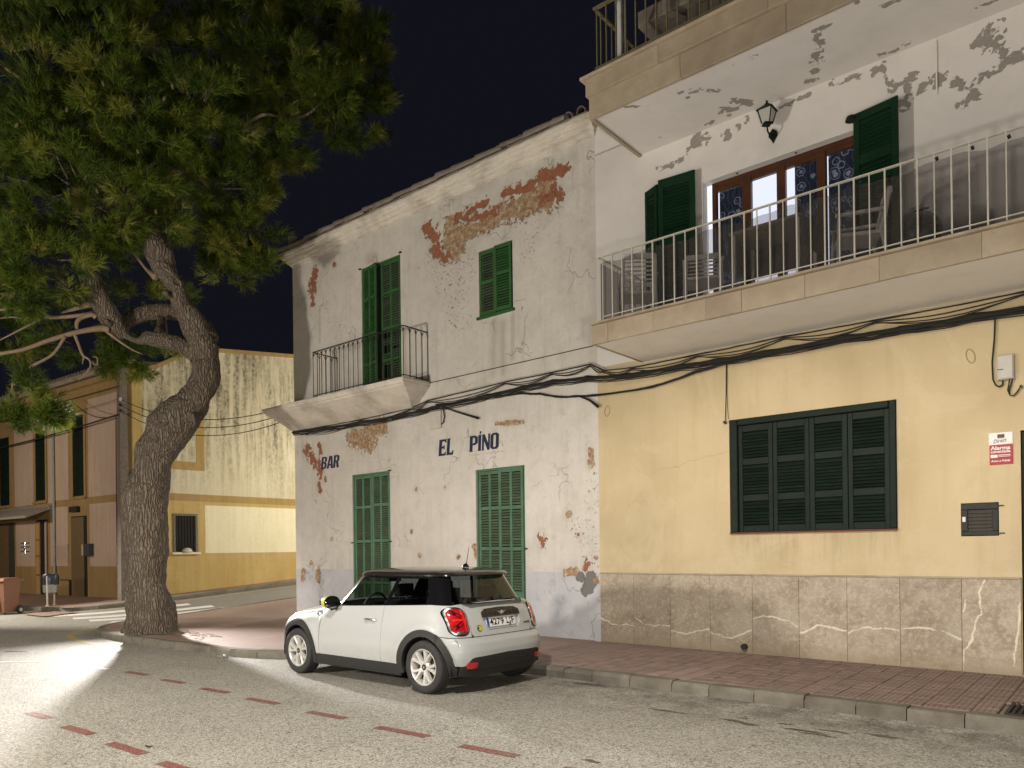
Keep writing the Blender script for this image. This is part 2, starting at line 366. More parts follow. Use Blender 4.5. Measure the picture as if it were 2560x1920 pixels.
def slab_marble():
    a = Mat('brown_marble'); c = a.co()
    n = a.noise(2.6, 8, 0.7, dist=0.6); f = a.noise(22, 6, 0.75); fl = a.noise(60, 4, 0.7)
    col = a.ramp(n, [(0.32, (0.25, 0.19, 0.135)), (0.5, (0.345, 0.285, 0.215)), (0.66, (0.42, 0.365, 0.29))])
    col = a.mix(a.mr(f, 0.47, 0.64, 0, 0.8), col, (0.50, 0.44, 0.35)); col = a.mix(a.mr(fl, 0.30, 0.45, 0.5, 0), col, (0.17, 0.12, 0.075))
    w = a.math('ADD', a.attr('vein'), a.math('ADD', a.math('MULTIPLY', a.math('SUBTRACT', a.noise(34, 5, 0.75), 0.5), 0.035), a.math('MULTIPLY', a.math('SUBTRACT', a.noise(5, 3, 0.6), 0.5), 0.03)))
    col = a.mix(a.mr(w, 0.006, 0.013, 1, 0), col, (0.66, 0.60, 0.49))
    w2 = a.math('ADD', a.attr('thin'), a.math('MULTIPLY', a.math('SUBTRACT', a.noise(30, 5, 0.7), 0.5), 0.03)); col = a.mix(a.mr(w2, 0.001, 0.006, 0.55, 0), col, (0.60, 0.54, 0.43))
    tone = a.mr(a.rnd(), 0, 1, 0.9, 1.08); col = a.mix(1.0, col, a.node('ShaderNodeCombineColor', {0: tone, 1: tone, 2: tone}).outputs[0], 'MULTIPLY')
    Z = a.xyz()[2]; col = a.mix(a.math('MULTIPLY', a.mr(Z, 0.12, 0.34, 1, 0), a.mr(f, 0.35, 0.6, 0.2, 0.7)), col, (0.30, 0.225, 0.14))
    return a.done(col, a.mr(f, 0.3, 0.7, 0.42, 0.62), 0, 0.35, a.bump(a.math('ADD', f, fl), 0.25, 0.004))

def paving():
    """the red ribbed pavement by the tree: tile joints and ribs too small to tell apart at that distance"""
    a = Mat('red_paving'); c = a.co(); X, Y, Z = a.xyz()
    def lines(v, pitch, w): return a.mr(a.math('ABSOLUTE', a.math('SUBTRACT', a.math('FRACT', a.math('DIVIDE', v, pitch)), 0.5)), 0.5 - w, 0.5)
    j = a.math('MAXIMUM', lines(X, 0.2, 0.035), lines(Y, 0.2, 0.035)); rib = lines(X, 0.05, 0.16)
    cell = a.node('ShaderNodeTexWhiteNoise', {'Vector': a.node('ShaderNodeVectorMath', {0: a.node('ShaderNodeVectorMath', {0: c, 1: (5, 5, 0)}, operation='MULTIPLY').outputs[0]}, operation='FLOOR').outputs[0]}).outputs[0]
    n = a.noise(1.2, 6, 0.6)
    col = a.mix(a.mr(n, 0.3, 0.7), (0.27, 0.185, 0.15), (0.345, 0.25, 0.21)); col = a.mix(a.mr(cell, 0, 1, 0, 0.3), col, (0.27, 0.17, 0.14))
    col = a.mix(a.mr(a.noise(8, 6, 0.7), 0.5, 0.7, 0, 0.5), col, (0.34, 0.28, 0.23)); col = a.mix(a.math('MULTIPLY', j, 0.6), col, (0.17, 0.13, 0.11))
    h = a.math('SUBTRACT', a.math('ADD', 1.0, a.math('MULTIPLY', rib, -0.6)), j)
    return a.done(col, 0.68, 0, 0.35, a.bump(h, 0.6, 0.006))

def bark():
    a = Mat('pine_bark'); c = a.co(); cz = a.scl(c, (1, 1, 0.11)); wob = a.node('ShaderNodeTexNoise', {'Vector': c, 'Scale': 2.5, 'Detail': 4}).outputs[1]
    v = a.node('ShaderNodeVectorMath', {0: cz, 1: a.node('ShaderNodeVectorMath', {0: wob, 1: (0.16, 0.16, 0.16)}, operation='MULTIPLY').outputs[0]}, operation='ADD').outputs[0]
    d = a.vor(21, 'DISTANCE_TO_EDGE', v); n = a.noise(26, 7, 0.7, a.scl(c, (1, 1, 0.45))); n2 = a.noise(3, 4, 0.6)
    gap = a.mr(d, 0.0, 0.16, 1, 0)
    col = a.mix(a.mr(n, 0.3, 0.7), (0.115, 0.091, 0.070), (0.265, 0.220, 0.172)); col = a.mix(a.mr(n2, 0.5, 0.75, 0, 0.5), col, (0.15, 0.095, 0.065))
    col = a.mix(a.math('MULTIPLY', gap, 0.6), col, (0.035, 0.026, 0.02))
    h = a.math('ADD', a.mr(d, 0, 0.28), a.math('MULTIPLY', n, 0.9))
    return a.done(col, 0.9, 0, 0.2, a.bump(h, 1.0, 0.035))

def needles():
    a = Mat('pine_needles'); t = a.attr('tone'); n = a.noise(1.5, 3)
    col = a.ramp(t, [(0.0, (0.024, 0.048, 0.004)), (0.45, (0.066, 0.104, 0.008)), (0.8, (0.128, 0.165, 0.014)), (1.0, (0.22, 0.21, 0.045))])
    a.done(col, 0.62, 0, 0.3)
    tl = a.node('ShaderNodeBsdfTranslucent', {'Color': col}); mx = a.node('ShaderNodeMixShader', {0: 0.22, 1: a.b.outputs[0], 2: tl.outputs[0]})
    a.nt.links.new(mx.outputs[0], a.out.inputs[0]); return a.m

def worn_paint(name, col, under, amt=0.35, rough=0.5, scale=12, rand=True):
    a = Mat(name); c = a.co(rand); n = a.noise(scale, 7, 0.7, c)
    cc = a.mix(a.mr(a.noise(2.5, 4, 0.5, c), 0.3, 0.7), tuple(x * 0.82 for x in col), tuple(min(1, x * 1.18) for x in col))
    cc = a.mix(a.mr(n, 0.56, 0.66, 0, amt), cc, under)
    k = a.mr(a.rnd(), 0, 1, 0.85, 1.12); cc = a.mix(1.0, cc, a.node('ShaderNodeCombineColor', {0: k, 1: k, 2: k}).outputs[0], 'MULTIPLY')
    return a.done(cc, a.mr(n, 0.3, 0.7, rough - 0.1, rough + 0.15), 0, 0.14, a.bump(a.noise(scale * 4, 5, 0.6, c), 0.25, 0.003))

def road_paint(name, col, wear=0.5):
    a = Mat(name); n = a.noise(60, 4, 0.75); n2 = a.noise(5, 5, 0.6)
    cc = a.mix(a.mr(n2, 0.3, 0.7), tuple(x * 0.85 for x in col), col); cc = a.mix(a.math('MULTIPLY', a.math('MULTIPLY', a.mr(n, 0.44, 0.58), a.mr(n2, 0.35, 0.62, 0.45, 1)), wear), cc, (0.25, 0.235, 0.20))
    return a.done(cc, 0.6, 0, 0.35, a.bump(a.math('ADD', a.vor(85), n), 0.6, 0.006))

M = {}
M['white'] = wall_white(); M['upper'] = wall_upper(); M['clean'] = wall_upper('white_soffit_render', False); M['yellow'] = wall_yellow()
M['asphalt'] = asphalt(); M['marble'] = slab_marble(); M['paving'] = paving(); M['bark'] = bark(); M['needles'] = needles()
M['side_pale'] = streaked('pale_yellow_render', (0.50, 0.44, 0.29), (0.57, 0.515, 0.365), (0.075, 0.066, 0.040), 0.92, 3.4, 6.2)
M['side_cream'] = streaked('cream_panel', (0.66, 0.60, 0.40), (0.70, 0.65, 0.46), (0.35, 0.29, 0.16), 0.3, -2, 4)
M['ochre'] = streaked('ochre_render', (0.42, 0.30, 0.11), (0.50, 0.37, 0.15), (0.25, 0.17, 0.06), 0.4, -4, 2)
M['ochre_band'] = streaked('ochre_band_render', (0.30, 0.205, 0.075), (0.36, 0.25, 0.095), (0.20, 0.13, 0.05), 0.5, -4, 2)
M['front_ochre'] = streaked('front_ochre_render', (0.30, 0.20, 0.09), (0.36, 0.245, 0.115), (0.17, 0.12, 0.06), 0.4, -4, 2)
M['pink'] = streaked('pink_panel_render', (0.46, 0.35, 0.285), (0.52, 0.405, 0.335), (0.28, 0.21, 0.17), 0.35, -4, 4)
M['cornice'] = stone('weathered_cornice', (0.60, 0.555, 0.49), (0.72, 0.675, 0.605), 5, (0.26, 0.22, 0.165), 0.88, False, 0.9, 0.6)
M['sandstone'] = stone('balcony_sandstone', (0.33, 0.27, 0.195), (0.42, 0.35, 0.262), 4, (0.24, 0.18, 0.12), 0.82, True, 0.35, 0.45)
M['slab_top'] = stone('slab_lip_stone', (0.36, 0.295, 0.215), (0.45, 0.38, 0.285), 6, (0.2, 0.16, 0.11), 0.85, False, 0.4)
M['kerb'] = stone('kerb_stone', (0.135, 0.122, 0.098), (0.20, 0.182, 0.148), 5, (0.07, 0.062, 0.048), 0.8, True, 0.9, 0.75)
M['tile'] = stone('red_pavement_tile', (0.20, 0.14, 0.118), (0.255, 0.185, 0.158), 7, (0.155, 0.122, 0.105), 0.7, True, 0.3, 0.55)
M['mortar'] = stone('mortar_bed', (0.24, 0.20, 0.165), (0.29, 0.245, 0.20), 10, (0.13, 0.11, 0.09), 0.9, False, 0.5)
M['roof_tile'] = stone('clay_roof_tile', (0.235, 0.20, 0.165), (0.31, 0.27, 0.225), 7, (0.11, 0.09, 0.07), 0.85, True, 0.5)
M['soil'] = stone('packed_soil', (0.13, 0.10, 0.07), (0.20, 0.155, 0.11), 18, (0.06, 0.045, 0.03), 0.95, False, 0.9)
M['green_old'] = worn_paint('faded_green_paint', (0.090, 0.180, 0.112), (0.21, 0.225, 0.16), 0.55, 0.55)
M['green_slat'] = worn_paint('faded_green_slat', (0.072, 0.105, 0.066), (0.15, 0.13, 0.095), 0.75, 0.6)
M['green_up'] = worn_paint('upper_green_paint', (0.042, 0.125, 0.042), (0.10, 0.15, 0.08), 0.4, 0.5)
M['green_dark'] = worn_paint('dark_green_paint', (0.0085, 0.0165, 0.0115), (0.032, 0.034, 0.026), 0.35, 0.5)
M['green_balcony'] = worn_paint('balcony_green_paint', (0.006, 0.030, 0.013), (0.010, 0.030, 0.016), 0.2, 0.48)
M['dark_gap'] = plain('dark_interior', (0.012, 0.011, 0.010), 0.9)
M['iron'] = plain('black_iron', (0.030, 0.027, 0.024), 0.6, 0.3, var=0.3)
M['rail_white'] = plain('cream_rail_paint', (0.56, 0.53, 0.46), 0.45, var=0.1)
M['rail_old'] = plain('rusty_rail', (0.16, 0.14, 0.075), 0.7, 0.0, var=0.3)
M['cable'] = plain('black_cable', (0.016, 0.015, 0.014), 0.55)
M['cable_white'] = plain('pale_cable', (0.48, 0.45, 0.39), 0.6)
M['wood_brown'] = plain('brown_window_wood', (0.075, 0.027, 0.011), 0.42, var=0.25, scale=5)
M['white_plastic'] = plain('white_plastic', (0.60, 0.585, 0.555), 0.45)
M['grey_box'] = plain('grey_plastic_box', (0.46, 0.44, 0.40), 0.5)
M['navy'] = plain('navy_lettering', (0.016, 0.018, 0.060), 0.6, var=0.35, scale=25)
M['steel'] = plain('brushed_steel', (0.46, 0.46, 0.44), 0.42, 0.8)
M['galv'] = plain('galvanised_metal', (0.30, 0.31, 0.28), 0.5, 0.2, var=0.2)
M['bin_brown'] = plain('brown_bin_plastic', (0.20, 0.095, 0.06), 0.42, var=0.1)
M['bag'] = plain('dark_bag_plastic', (0.030, 0.042, 0.050), 0.3, bump=0.5)
M['rubber'] = plain('rubber', (0.026, 0.025, 0.025), 0.75, var=0.25, scale=14)
M['pole'] = plain('weathered_pole', (0.145, 0.125, 0.10), 0.85, var=0.3, bump=0.4)
M['paint_white'] = road_paint('road_white_paint', (0.76, 0.75, 0.71), 0.4)
M['paint_red'] = road_paint('road_red_paint', (0.20, 0.046, 0.036), 0.8)
M['paint_yellow'] = road_paint('road_yellow_paint', (0.52, 0.42, 0.14), 0.55)
M['sign_red'] = plain('sign_red', (0.36, 0.012, 0.026), 0.35, var=0.04)
M['sign_white'] = plain('sign_white', (0.74, 0.73, 0.71), 0.35, var=0.04)
M['terrace_shade'] = plain('terrace_shade_tone', (0.14, 0.12, 0.09), 0.85)  # shade of the unlit terrace wall put into its colour
M['glass'] = glass('window_glass', (0.92, 0.94, 0.95))
M['room'] = emit('lit_room_wall', (0.86, 0.87, 1.0), 1.15)
# ------------------------------------------------------------------ ground: the side street on the left climbs away
def smooth01(t): t = min(1.0, max(0.0, t)); return t * t * (3 - 2 * t)
def gz(x, y):
    s = smooth01((-15.6 - x) / 2.2); d = y - 8.6
    return 0.07 * s * (0.5 * (d + math.sqrt(d * d + 0.6)) - 0.10 if d > -2.5 else 0.0) if s > 0 else 0.0

def sheet(name, outline, mat, dz, step=0.6, holes=(), thick=0.0):
    """a level outline draped over the ground at height dz"""
    bm = bmesh.new(); loops = [outline] + list(holes); pts = [p for l in loops for p in l]
    tri = tessellate_polygon([[Vector((p[0], p[1], 0)) for p in l] for l in loops])
    vs = [bm.verts.new((p[0], p[1], 0)) for p in pts]
    for t in tri:
        try: bm.faces.new([vs[i] for i in t])
        except ValueError: pass
    xs = [p[0] for p in pts]; ys = [p[1] for p in pts]
    for ax, lo, hi in ((0, min(xs), max(xs)), (1, min(ys), max(ys))):
        k = math.floor(lo / step) + 1
        while k * step < hi:
            nrm = (1, 0, 0) if ax == 0 else (0, 1, 0); co = (k * step, 0, 0) if ax == 0 else (0, k * step, 0)
            bmesh.ops.bisect_plane(bm, geom=bm.verts[:] + bm.edges[:] + bm.faces[:], plane_co=co, plane_no=nrm); k += 1
    if thick:
        edges = [e for e in bm.edges if e.is_boundary]
        r = bmesh.ops.extrude_edge_only(bm, edges=edges)
        low = {v for v in r['geom'] if isinstance(v, bmesh.types.BMVert)}
    else: low = set()
    for v in bm.verts: v.co.z = gz(v.co.x, v.co.y) + dz - (thick if v in low else 0)
    bmesh.ops.recalc_face_normals(bm, faces=bm.faces)
    if sum(f.normal.z for f in bm.faces) < 0: bmesh.ops.reverse_faces(bm, faces=bm.faces)
    me = bpy.data.meshes.new(name); bm.to_mesh(me); bm.free(); me.materials.append(mat)
    return put(name, me)

def axis(a, b, lo, hi, fine, coarse):
    r = [a]; x = a
    while x < b - 1e-6:
        x += fine if lo <= x < hi else coarse; r.append(min(x, b))
    return r
def ground_grid(name, xs, ys, mat):
    v = [(x, y, gz(x, y)) for y in ys for x in xs]; n = len(xs)
    f = [(j * n + i, j * n + i + 1, (j + 1) * n + i + 1, (j + 1) * n + i) for j in range(len(ys) - 1) for i in range(n - 1)]
    me = bpy.data.meshes.new(name); me.from_pydata(v, [], f); me.materials.append(mat); me.shade_smooth(); return put(name, me)
structure(ground_grid("road", axis(-150, 120, -26, -14, 0.5, 6.0), axis(-60, 150, 5, 40, 0.5, 6.0), M['asphalt']))

# kerb line round the pine's pavement, then up the side street
KERB = [(-9.92, 7.74), (-9.98, 7.2), (-10.15, 6.75), (-10.55, 6.45), (-11.2, 6.26), (-12.4, 6.17), (-13.6, 6.10), (-14.9, 6.06), (-16.0, 6.14), (-16.85, 6.36), (-17.55, 6.85), (-18.05, 7.6), (-18.32, 8.5), (-18.45, 9.8), (-18.48, 12), (-18.5, 40)]
def resample(path, step):
    out = [Vector((*path[0], 0))]; acc = 0
    for a, b in zip(path, path[1:]):
        a, b = Vector((*a, 0)), Vector((*b, 0)); L = (b - a).length; t = step - acc
        while t <= L: out.append(a.lerp(b, t / L)); t += step
        acc = (acc + L) % step
    return out
def offset_path(path, d):
    """shift to the left of travel by d"""
    P = [Vector((*p, 0)) if len(p) == 2 else Vector(p) for p in path]; r = []
    for i in range(len(P)):
        t = (P[min(i + 1, len(P) - 1)] - P[max(i - 1, 0)]).normalized(); r.append((P[i].x - t.y * d, P[i].y + t.x * d))
    return r
KSM = [(p.x, p.y) for p in resample(KERB, 0.55)]
KIN = offset_path(KSM, -0.16)       # inner edge of the stones
def kerb_run(owner, path, width_side, limit=10**9, h=0.125):
    """one stone per path step; width_side: + to the left, - to the right of travel"""
    inn = offset_path(path, width_side)
    for i in range(len(path) - 1):
        if i >= limit: break
        (ax, ay), (bx, by), (cx, cy), (dx, dy) = path[i], path[i + 1], inn[i + 1], inn[i]
        g = 0.0045; k = lambda p, q, t: (p[0] + (q[0] - p[0]) * t, p[1] + (q[1] - p[1]) * t)
        L = max(math.hypot(bx - ax, by - ay), 0.01); a0, b0 = k((ax, ay), (bx, by), g / L), k((ax, ay), (bx, by), 1 - g / L); c0, d0 = k((dx, dy), (cx, cy), 1 - g / L), k((dx, dy), (cx, cy), g / L)
        hh = h + random.uniform(-0.008, 0.006); c = random.uniform(0.02, 0.045)
        a1, b1 = k(a0, d0, c / abs(width_side)), k(b0, c0, c / abs(width_side))
        Z = lambda p, z: (p[0], p[1], gz(*p) + z)
        vs = [Z(a0, -0.05), Z(b0, -0.05), Z(c0, -0.05), Z(d0, -0.05), Z(a0, hh - c), Z(b0, hh - c), Z(b1, hh), Z(a1, hh), Z(c0, hh), Z(d0, hh)]
        fs = [(0, 1, 5, 4), (4, 5, 6, 7), (7, 6, 8, 9), (2, 3, 9, 8), (1, 2, 8, 6, 5), (3, 0, 4, 7, 9)]
        MB().add(vs, fs).build("kerb_stone", M['kerb'], owner)

pav_tree_out = KIN + [(-15.62, 40), (-15.62, 10.47), (-7.0, 10.47), (-7.0, 7.98), (-9.75, 7.98)]
PIT = [(-14.95 + r * math.cos(t), 6.80 + r * 0.62 * math.sin(t)) for t, r in [(k * PI / 8, 0.85 + 0.07 * math.sin(3 * k)) for k in range(16)]]
pavement = structure(sheet("pavement", pav_tree_out, M['paving'], 0.118, 0.5, thick=0.1))
kerb_run(pavement, KSM, -0.16, 44)
structure(sheet("tree_pit_soil", PIT, M['soil'], 0.126, 0.3))
# right hand pavement in front of the yellow house: bed, kerb stones, ribbed tiles
bed = structure(sheet("pavement_bed", [(-7.0, 7.9), (14, 7.9), (14, 10.47), (-7.0, 10.47)], M['mortar'], 0.104, 2.0))
kerb_run(bed, [(x * 0.5 - 10.0 + 0.32 + random.uniform(-.05, .05), 7.74 + random.uniform(-.006, .006)) for x in range(0, 48)], 0.19)
def tile_mesh():
    s, h = 0.0972, 0.017; mb = MB(); mb.box(-s, s, -s, s, -h, 0.0)
    for k in range(4):
        x = -s + 0.0075 + k * 0.0483; mb.add([(x, -s + .004, 0), (x + 0.036, -s + .004, 0), (x + 0.036, s - .004, 0), (x, s - .004, 0), (x + 0.006, -s + .009, 0.003), (x + 0.030, -s + .009, 0.003), (x + 0.030, s - .009, 0.003), (x + 0.006, s - .009, 0.003)],
                                             [(4, 5, 6, 7), (0, 1, 5, 4), (1, 2, 6, 5), (2, 3, 7, 6), (3, 0, 4, 7)])
    return mb.mesh("tile", M['tile'])
TM = tile_mesh(); rest = MB()
cells = []
for j in range(13):
    for i in range(-35, 22):
        x, y = 0.1 + i * 0.2, 8.03 + j * 0.2
        if y > 10.4: continue
        vis = Vector((x, y, 0)); d = vis - EYE; depth = d.dot(_fw); rr = d.dot(_r) / depth if depth > 0 else 9
        cells.append(((0 if rr < 0.72 else 100) + depth, x, y))
cells.sort()
for k, (q, x, y) in enumerate(cells):
    z = 0.126 + random.uniform(-0.0022, 0.0022)
    if 7.95 < y < 8.62 and -0.98 < x < -0.3: continue             # the grating sits here
    if k < 300 and x > -6.6:
        put("tile", TM, bed, (x, y, z), (random.uniform(-.006, .006), random.uniform(-.006, .006), 0 if x > -3.95 else PI / 2))
    else:
        b = len(rest.v); vs = [((v.co.x if x > -3.95 else -v.co.y) + x, (v.co.y if x > -3.95 else v.co.x) + y, v.co.z + z) for v in TM.vertices]; rest.add(vs, [tuple(p.vertices) for p in TM.polygons])
if rest.v: stuff(rest.build("pavement_tile_field", M['tile'], bed))
# iron grating let into the pavement
gr = thing("drain_grate", "dark iron drain grating let into the red pavement by the kerb", "grating", (-0.64, 8.3, 0.11))
MB().box(-0.95, -0.33, 7.98, 8.60, 0.108, 0.118).build("grate_pit", M['dark_gap'], gr)
f = MB(); f.box(-0.95, -0.33, 7.98, 8.01, .118, .133); f.box(-0.95, -0.33, 8.57, 8.60, .118, .133); f.box(-0.95, -0.92, 8.01, 8.57, .118, .133); f.box(-0.36, -0.33, 8.01, 8.57, .118, .133); f.build("grate_frame", M['iron'], gr)
bmh = MB().box(-0.0125, 0.0125, -0.28, 0.28, -0.006, 0.006).mesh("bar", M['iron'])
for k in range(11): put("bar", bmh, gr, (-0.89 + k * 0.05, 8.29, 0.124))

# far pavement in front of and beside the left house
far_k = [(-46, 7.05), (-30, 7.62), (-25.6, 7.78), (-24.3, 8.02), (-23.6, 8.55), (-23.38, 9.5), (-23.35, 11), (-23.35, 40)]
FK = [(p.x, p.y) for p in resample(far_k, 0.7)]
FIN = offset_path(FK, 0.17)
far_p = structure(sheet("far_pavement", FIN + [(-24.55, 40), (-24.55, 10.5), (-46, 9.05)], M['paving'], 0.112, 0.7, thick=0.1))
kerb_run(far_p, FK, 0.17, 60)
structure(sheet("pavement_ramp", [(-23.75, 7.15), (-22.35, 7.2), (-23.0, 8.3), (-24.3, 7.9)], M['paving'], 0.03, 0.5))

# ------------------------------------------------------------------ painted road markings
def stripe(name, a, b, w, mat, dz=0.004, seg=1):
    a, b = Vector((*a, 0)), Vector((*b, 0)); t = (b - a).normalized(); n = Vector((-t.y, t.x, 0)) * w / 2; mb = MB()
    for k in range(seg):
        p, q = a.lerp(b, k / seg), a.lerp(b, (k + 1) / seg)
        mb.add([(v.x, v.y, gz(v.x, v.y) + dz) for v in (p - n, q - n, q + n, p + n)], [(0, 1, 2, 3)])
    return structure(mb.build(name, mat, fixn=False))
for x in (-22.6, -21.2, -20.15, -19.15):
    stripe("crossing_stripe", (x, 7.5 if x < -19.5 else 7.6), (x + 1.0, 10.8 if x < -19.5 else 9.1), 0.60, M['paint_white'], seg=8)
xs1 = [(-10.97, -10.42), (-9.87, -9.38), (-8.83, -8.29), (-7.79, -7.23), (-6.62, -6.05), (-5.52, -4.88), (-4.42, -3.84), (-3.36, -2.8), (-2.3, -1.74)]
for a, b in xs1: stripe("red_dash", (a, 4.56), (b, 4.60), 0.105, M['paint_red'])
for a, b in ((-9.0, -8.5), (-7.98, -7.42), (-6.95, -6.34), (-5.97, -5.36), (-4.9, -4.3), (-16.1, -15.5)): stripe("red_dash", (a, 2.74), (b, 2.77), 0.105, M['paint_red'])
stripe("white_dash", (-13.9, 3.55), (-13.15, 4.15), 0.09, M['paint_white']); stripe("white_dash", (-12.93, 4.38), (-12.5, 4.47), 0.09, M['paint_white']); stripe("white_dash", (-12.05, 4.44), (-11.42, 4.50), 0.09, M['paint_white'])
stripe("red_dash", (-15.05, 4.25), (-14.7, 4.45), 0.09, M['paint_red'])
def ribbon(name, path, w, mat, dz=0.004):
    L, R = offset_path(path, w / 2), offset_path(path, -w / 2); mb = MB()
    vs = [(p[0], p[1], gz(*p) + dz) for p in L + R]; n = len(L)
    mb.add(vs, [(i, n + i, n + i + 1, i + 1) for i in range(n - 1)]); return structure(mb.build(name, mat, fixn=False))
yl = [p for p in offset_path(KSM, 0.46) if p[0] < -13.4]
ribbon("yellow_kerb_line", yl, 0.13, M['paint_yellow'])
ribbon("far_yellow_line", [p for p in offset_path(FK, -0.5) if p[1] > 8.6], 0.12, M['paint_yellow'])
# ------------------------------------------------------------------ wall grids with openings and stored fields
FY = 10.46                                   # the plane of the house fronts
def seg_field(P, segs):
    f = np.full(len(P), -2.0)
    for x0, z0, x1, z1, r in segs:
        a = np.array([x0, z0]); d = np.array([x1 - x0, z1 - z0]); L2 = float(d @ d)
        t = np.clip(((P - a) @ d) / L2, 0, 1) if L2 > 1e-9 else np.zeros(len(P))
        f = np.maximum(f, 1 - np.linalg.norm(P - (a + t[:, None] * d), axis=1) / r)
    return f
def lines_for(a, b, step, must):
    r = list(np.arange(a, b, step)) + [b] + list(must); r = sorted(set(round(float(x), 4) for x in r if a - 1e-6 <= x <= b + 1e-6)); out = [r[0]]
    for x in r[1:]:
        if x - out[-1] > step * 0.12 or x in must: 
            if x in must and x - out[-1] <= step * 0.12 and out[-1] not in must and len(out) > 1: out[-1] = x
            else: out.append(x)
    return out
def facade(name, x0, x1, z0, z1, step, holes, mat, to3d, fields, parent, reveal=0.12, inward=Vector((0, 1, 0))):
    """grid wall; holes (x0,x1,z0,z1) get reveals going inward"""
    xs = lines_for(x0, x1, step, [round(h[i], 4) for h in holes for i in (0, 1)]); zs = lines_for(z0, z1, step, [round(h[i], 4) for h in holes for i in (2, 3)])
    nx, nz = len(xs), len(zs); P = np.array([(x, z) for z in zs for x in xs]); v = [tuple(to3d(x, z)) for x, z in P]; f = []
    for j in range(nz - 1):
        cz = (zs[j] + zs[j + 1]) / 2
        for i in range(nx - 1):
            cx = (xs[i] + xs[i + 1]) / 2
            if any(h[0] < cx < h[1] and h[2] < cz < h[3] for h in holes): continue
            f.append((j * nx + i, j * nx + i + 1, (j + 1) * nx + i + 1, (j + 1) * nx + i))
    Q = [P]
    for h in holes:
        b = len(v); c = [(h[0], h[2]), (h[1], h[2]), (h[1], h[3]), (h[0], h[3])]
        v += [tuple(to3d(*p)) for p in c] + [tuple(Vector(to3d(*p)) + inward * reveal) for p in c]
        f += [(b + k, b + (k + 1) % 4, b + 4 + (k + 1) % 4, b + 4 + k) for k in range(4)]; Q.append(np.array(c + c))
    P = np.concatenate(Q); me = bpy.data.meshes.new(name); me.from_pydata(v, [], f); me.materials.append(mat)
    for n, segs in fields.items():
        a = me.attributes.new(n, 'FLOAT', 'POINT'); a.data.foreach_set('value', np.clip(seg_field(P, segs), -2, 1).astype(np.float32))
    return put(name, me, parent)

RED = [(-10.9, 8.12, -10.66, 7.88, 0.17), (-10.74, 7.67, -10.38, 7.4, 0.14), (-10.09, 8.14, -9.79, 7.97, 0.11), (-9.78, 8.13, -9.33, 8.16, 0.11), (-9.6, 7.94, -9.12, 7.96, 0.12), (-8.83, 8.19, -8.19, 8.12, 0.11), (-8.03, 8.22, -7.46, 8.18, 0.13), (-7.72, 7.91, -7.62, 7.73, 0.11), (-7.84, 7.8, -8.03, 7.81, 0.1), (-14.69, 8.19, -14.82, 7.82, 0.17), (-14.82, 7.79, -14.8, 7.49, 0.08), (-13.98, 8.21, -13.95, 8.17, 0.06), (-15.12, 4.07, -14.74, 3.76, 0.15), (-14.65, 3.76, -14.59, 3.45, 0.11), (-14.61, 4.13, -14.55, 3.98, 0.08), (-14.66, 3.23, -14.6, 3.09, 0.08), (-14.4, 3.32, -14.4, 3.32, 0.07), (-8.12, 1.85, -8.07, 1.73, 0.09), (-7.31, 1.9, -7.31, 1.9, 0.05), (-7.1, 1.42, -7.15, 1.34, 0.07), (-7.3, 1.72, -7.3, 1.72, 0.045), (-7.15, 1.47, -7.15, 1.47, 0.05)]
TAN = [(-10.25, 7.99, -10.18, 7.52, 0.25), (-9.98, 7.77, -9.05, 7.78, 0.17), (-8.87, 7.86, -7.87, 7.81, 0.23), (-8.36, 7.96, -7.78, 8.03, 0.16), (-13.34, 4.19, -12.78, 4.06, 0.25), (-12.89, 4.25, -12.34, 4.29, 0.21), (-7.51, 2.26, -7.51, 2.26, 0.07), (-7.04, 3.3, -7.03, 3.06, 0.06), (-6.96, 1.5, -6.96, 1.5, 0.06), (-15.32, 1.17, -15.32, 1.03, 0.10), (-14.7, 1.17, -14.7, 1.02, 0.11), (-7.6, 1.26, -7.39, 1.28, 0.07), (-6.96, 1.12, -6.96, 1.12, 0.06), (-14.98, 1.4, -14.98, 1.4, 0.06), (-11.33, 2.93, -11.33, 2.93, 0.05), (-10.5, 2.9, -10.5, 2.9, 0.04), (-11.49, 2.05, -11.49, 2.05, 0.05), (-11.25, 1.56, -11.25, 1.56, 0.05), (-10.15, 1.52, -10.15, 1.52, 0.05), (-14.18, 1.95, -14.18, 1.95, 0.045), (-9.12, 4.0, -8.49, 3.95, 0.045), (-9.73, 1.72, -9.69, 1.54, 0.06)]
SPOT = [(-10.66, 7.47, -9.61, 6.98, 0.35), (-8.43, 7.6, -8.31, 7.04, 0.18), (-7.72, 7.61, -8.11, 7.37, 0.15), (-10.49, 7.33, -10.08, 6.17, 0.34), (-8.25, 7.29, -8.36, 6.98, 0.17), (-7.03, 2.92, -7.04, 2.37, 0.14), (-7.11, 1.97, -7.05, 1.42, 0.18), (-7.38, 2.11, -7.38, 2.11, 0.17)]
GREY = [(-7.06, 1.15, -7.13, 0.98, 0.16), (-7.26, 1.17, -7.26, 1.17, 0.11)]
BLUE = [(-7.71, 0.68, -7.78, 0.48, 0.15), (-7.64, 0.77, -7.64, 0.77, 0.10)]
STAIN = [(-9.16, 5.86, -9.21, 4.95, 0.12), (-8.93, 5.82, -8.95, 4.93, 0.09), (-8.7, 5.94, -8.72, 5.15, 0.06), (-14.53, 7.32, -14.54, 6.53, 0.05), (-12.77, 8.02, -12.56, 7.98, 0.14), (-9.96, 8.74, -9.22, 8.64, 0.3), (-12.2, 4.9, -11.2, 4.55, 0.12)]

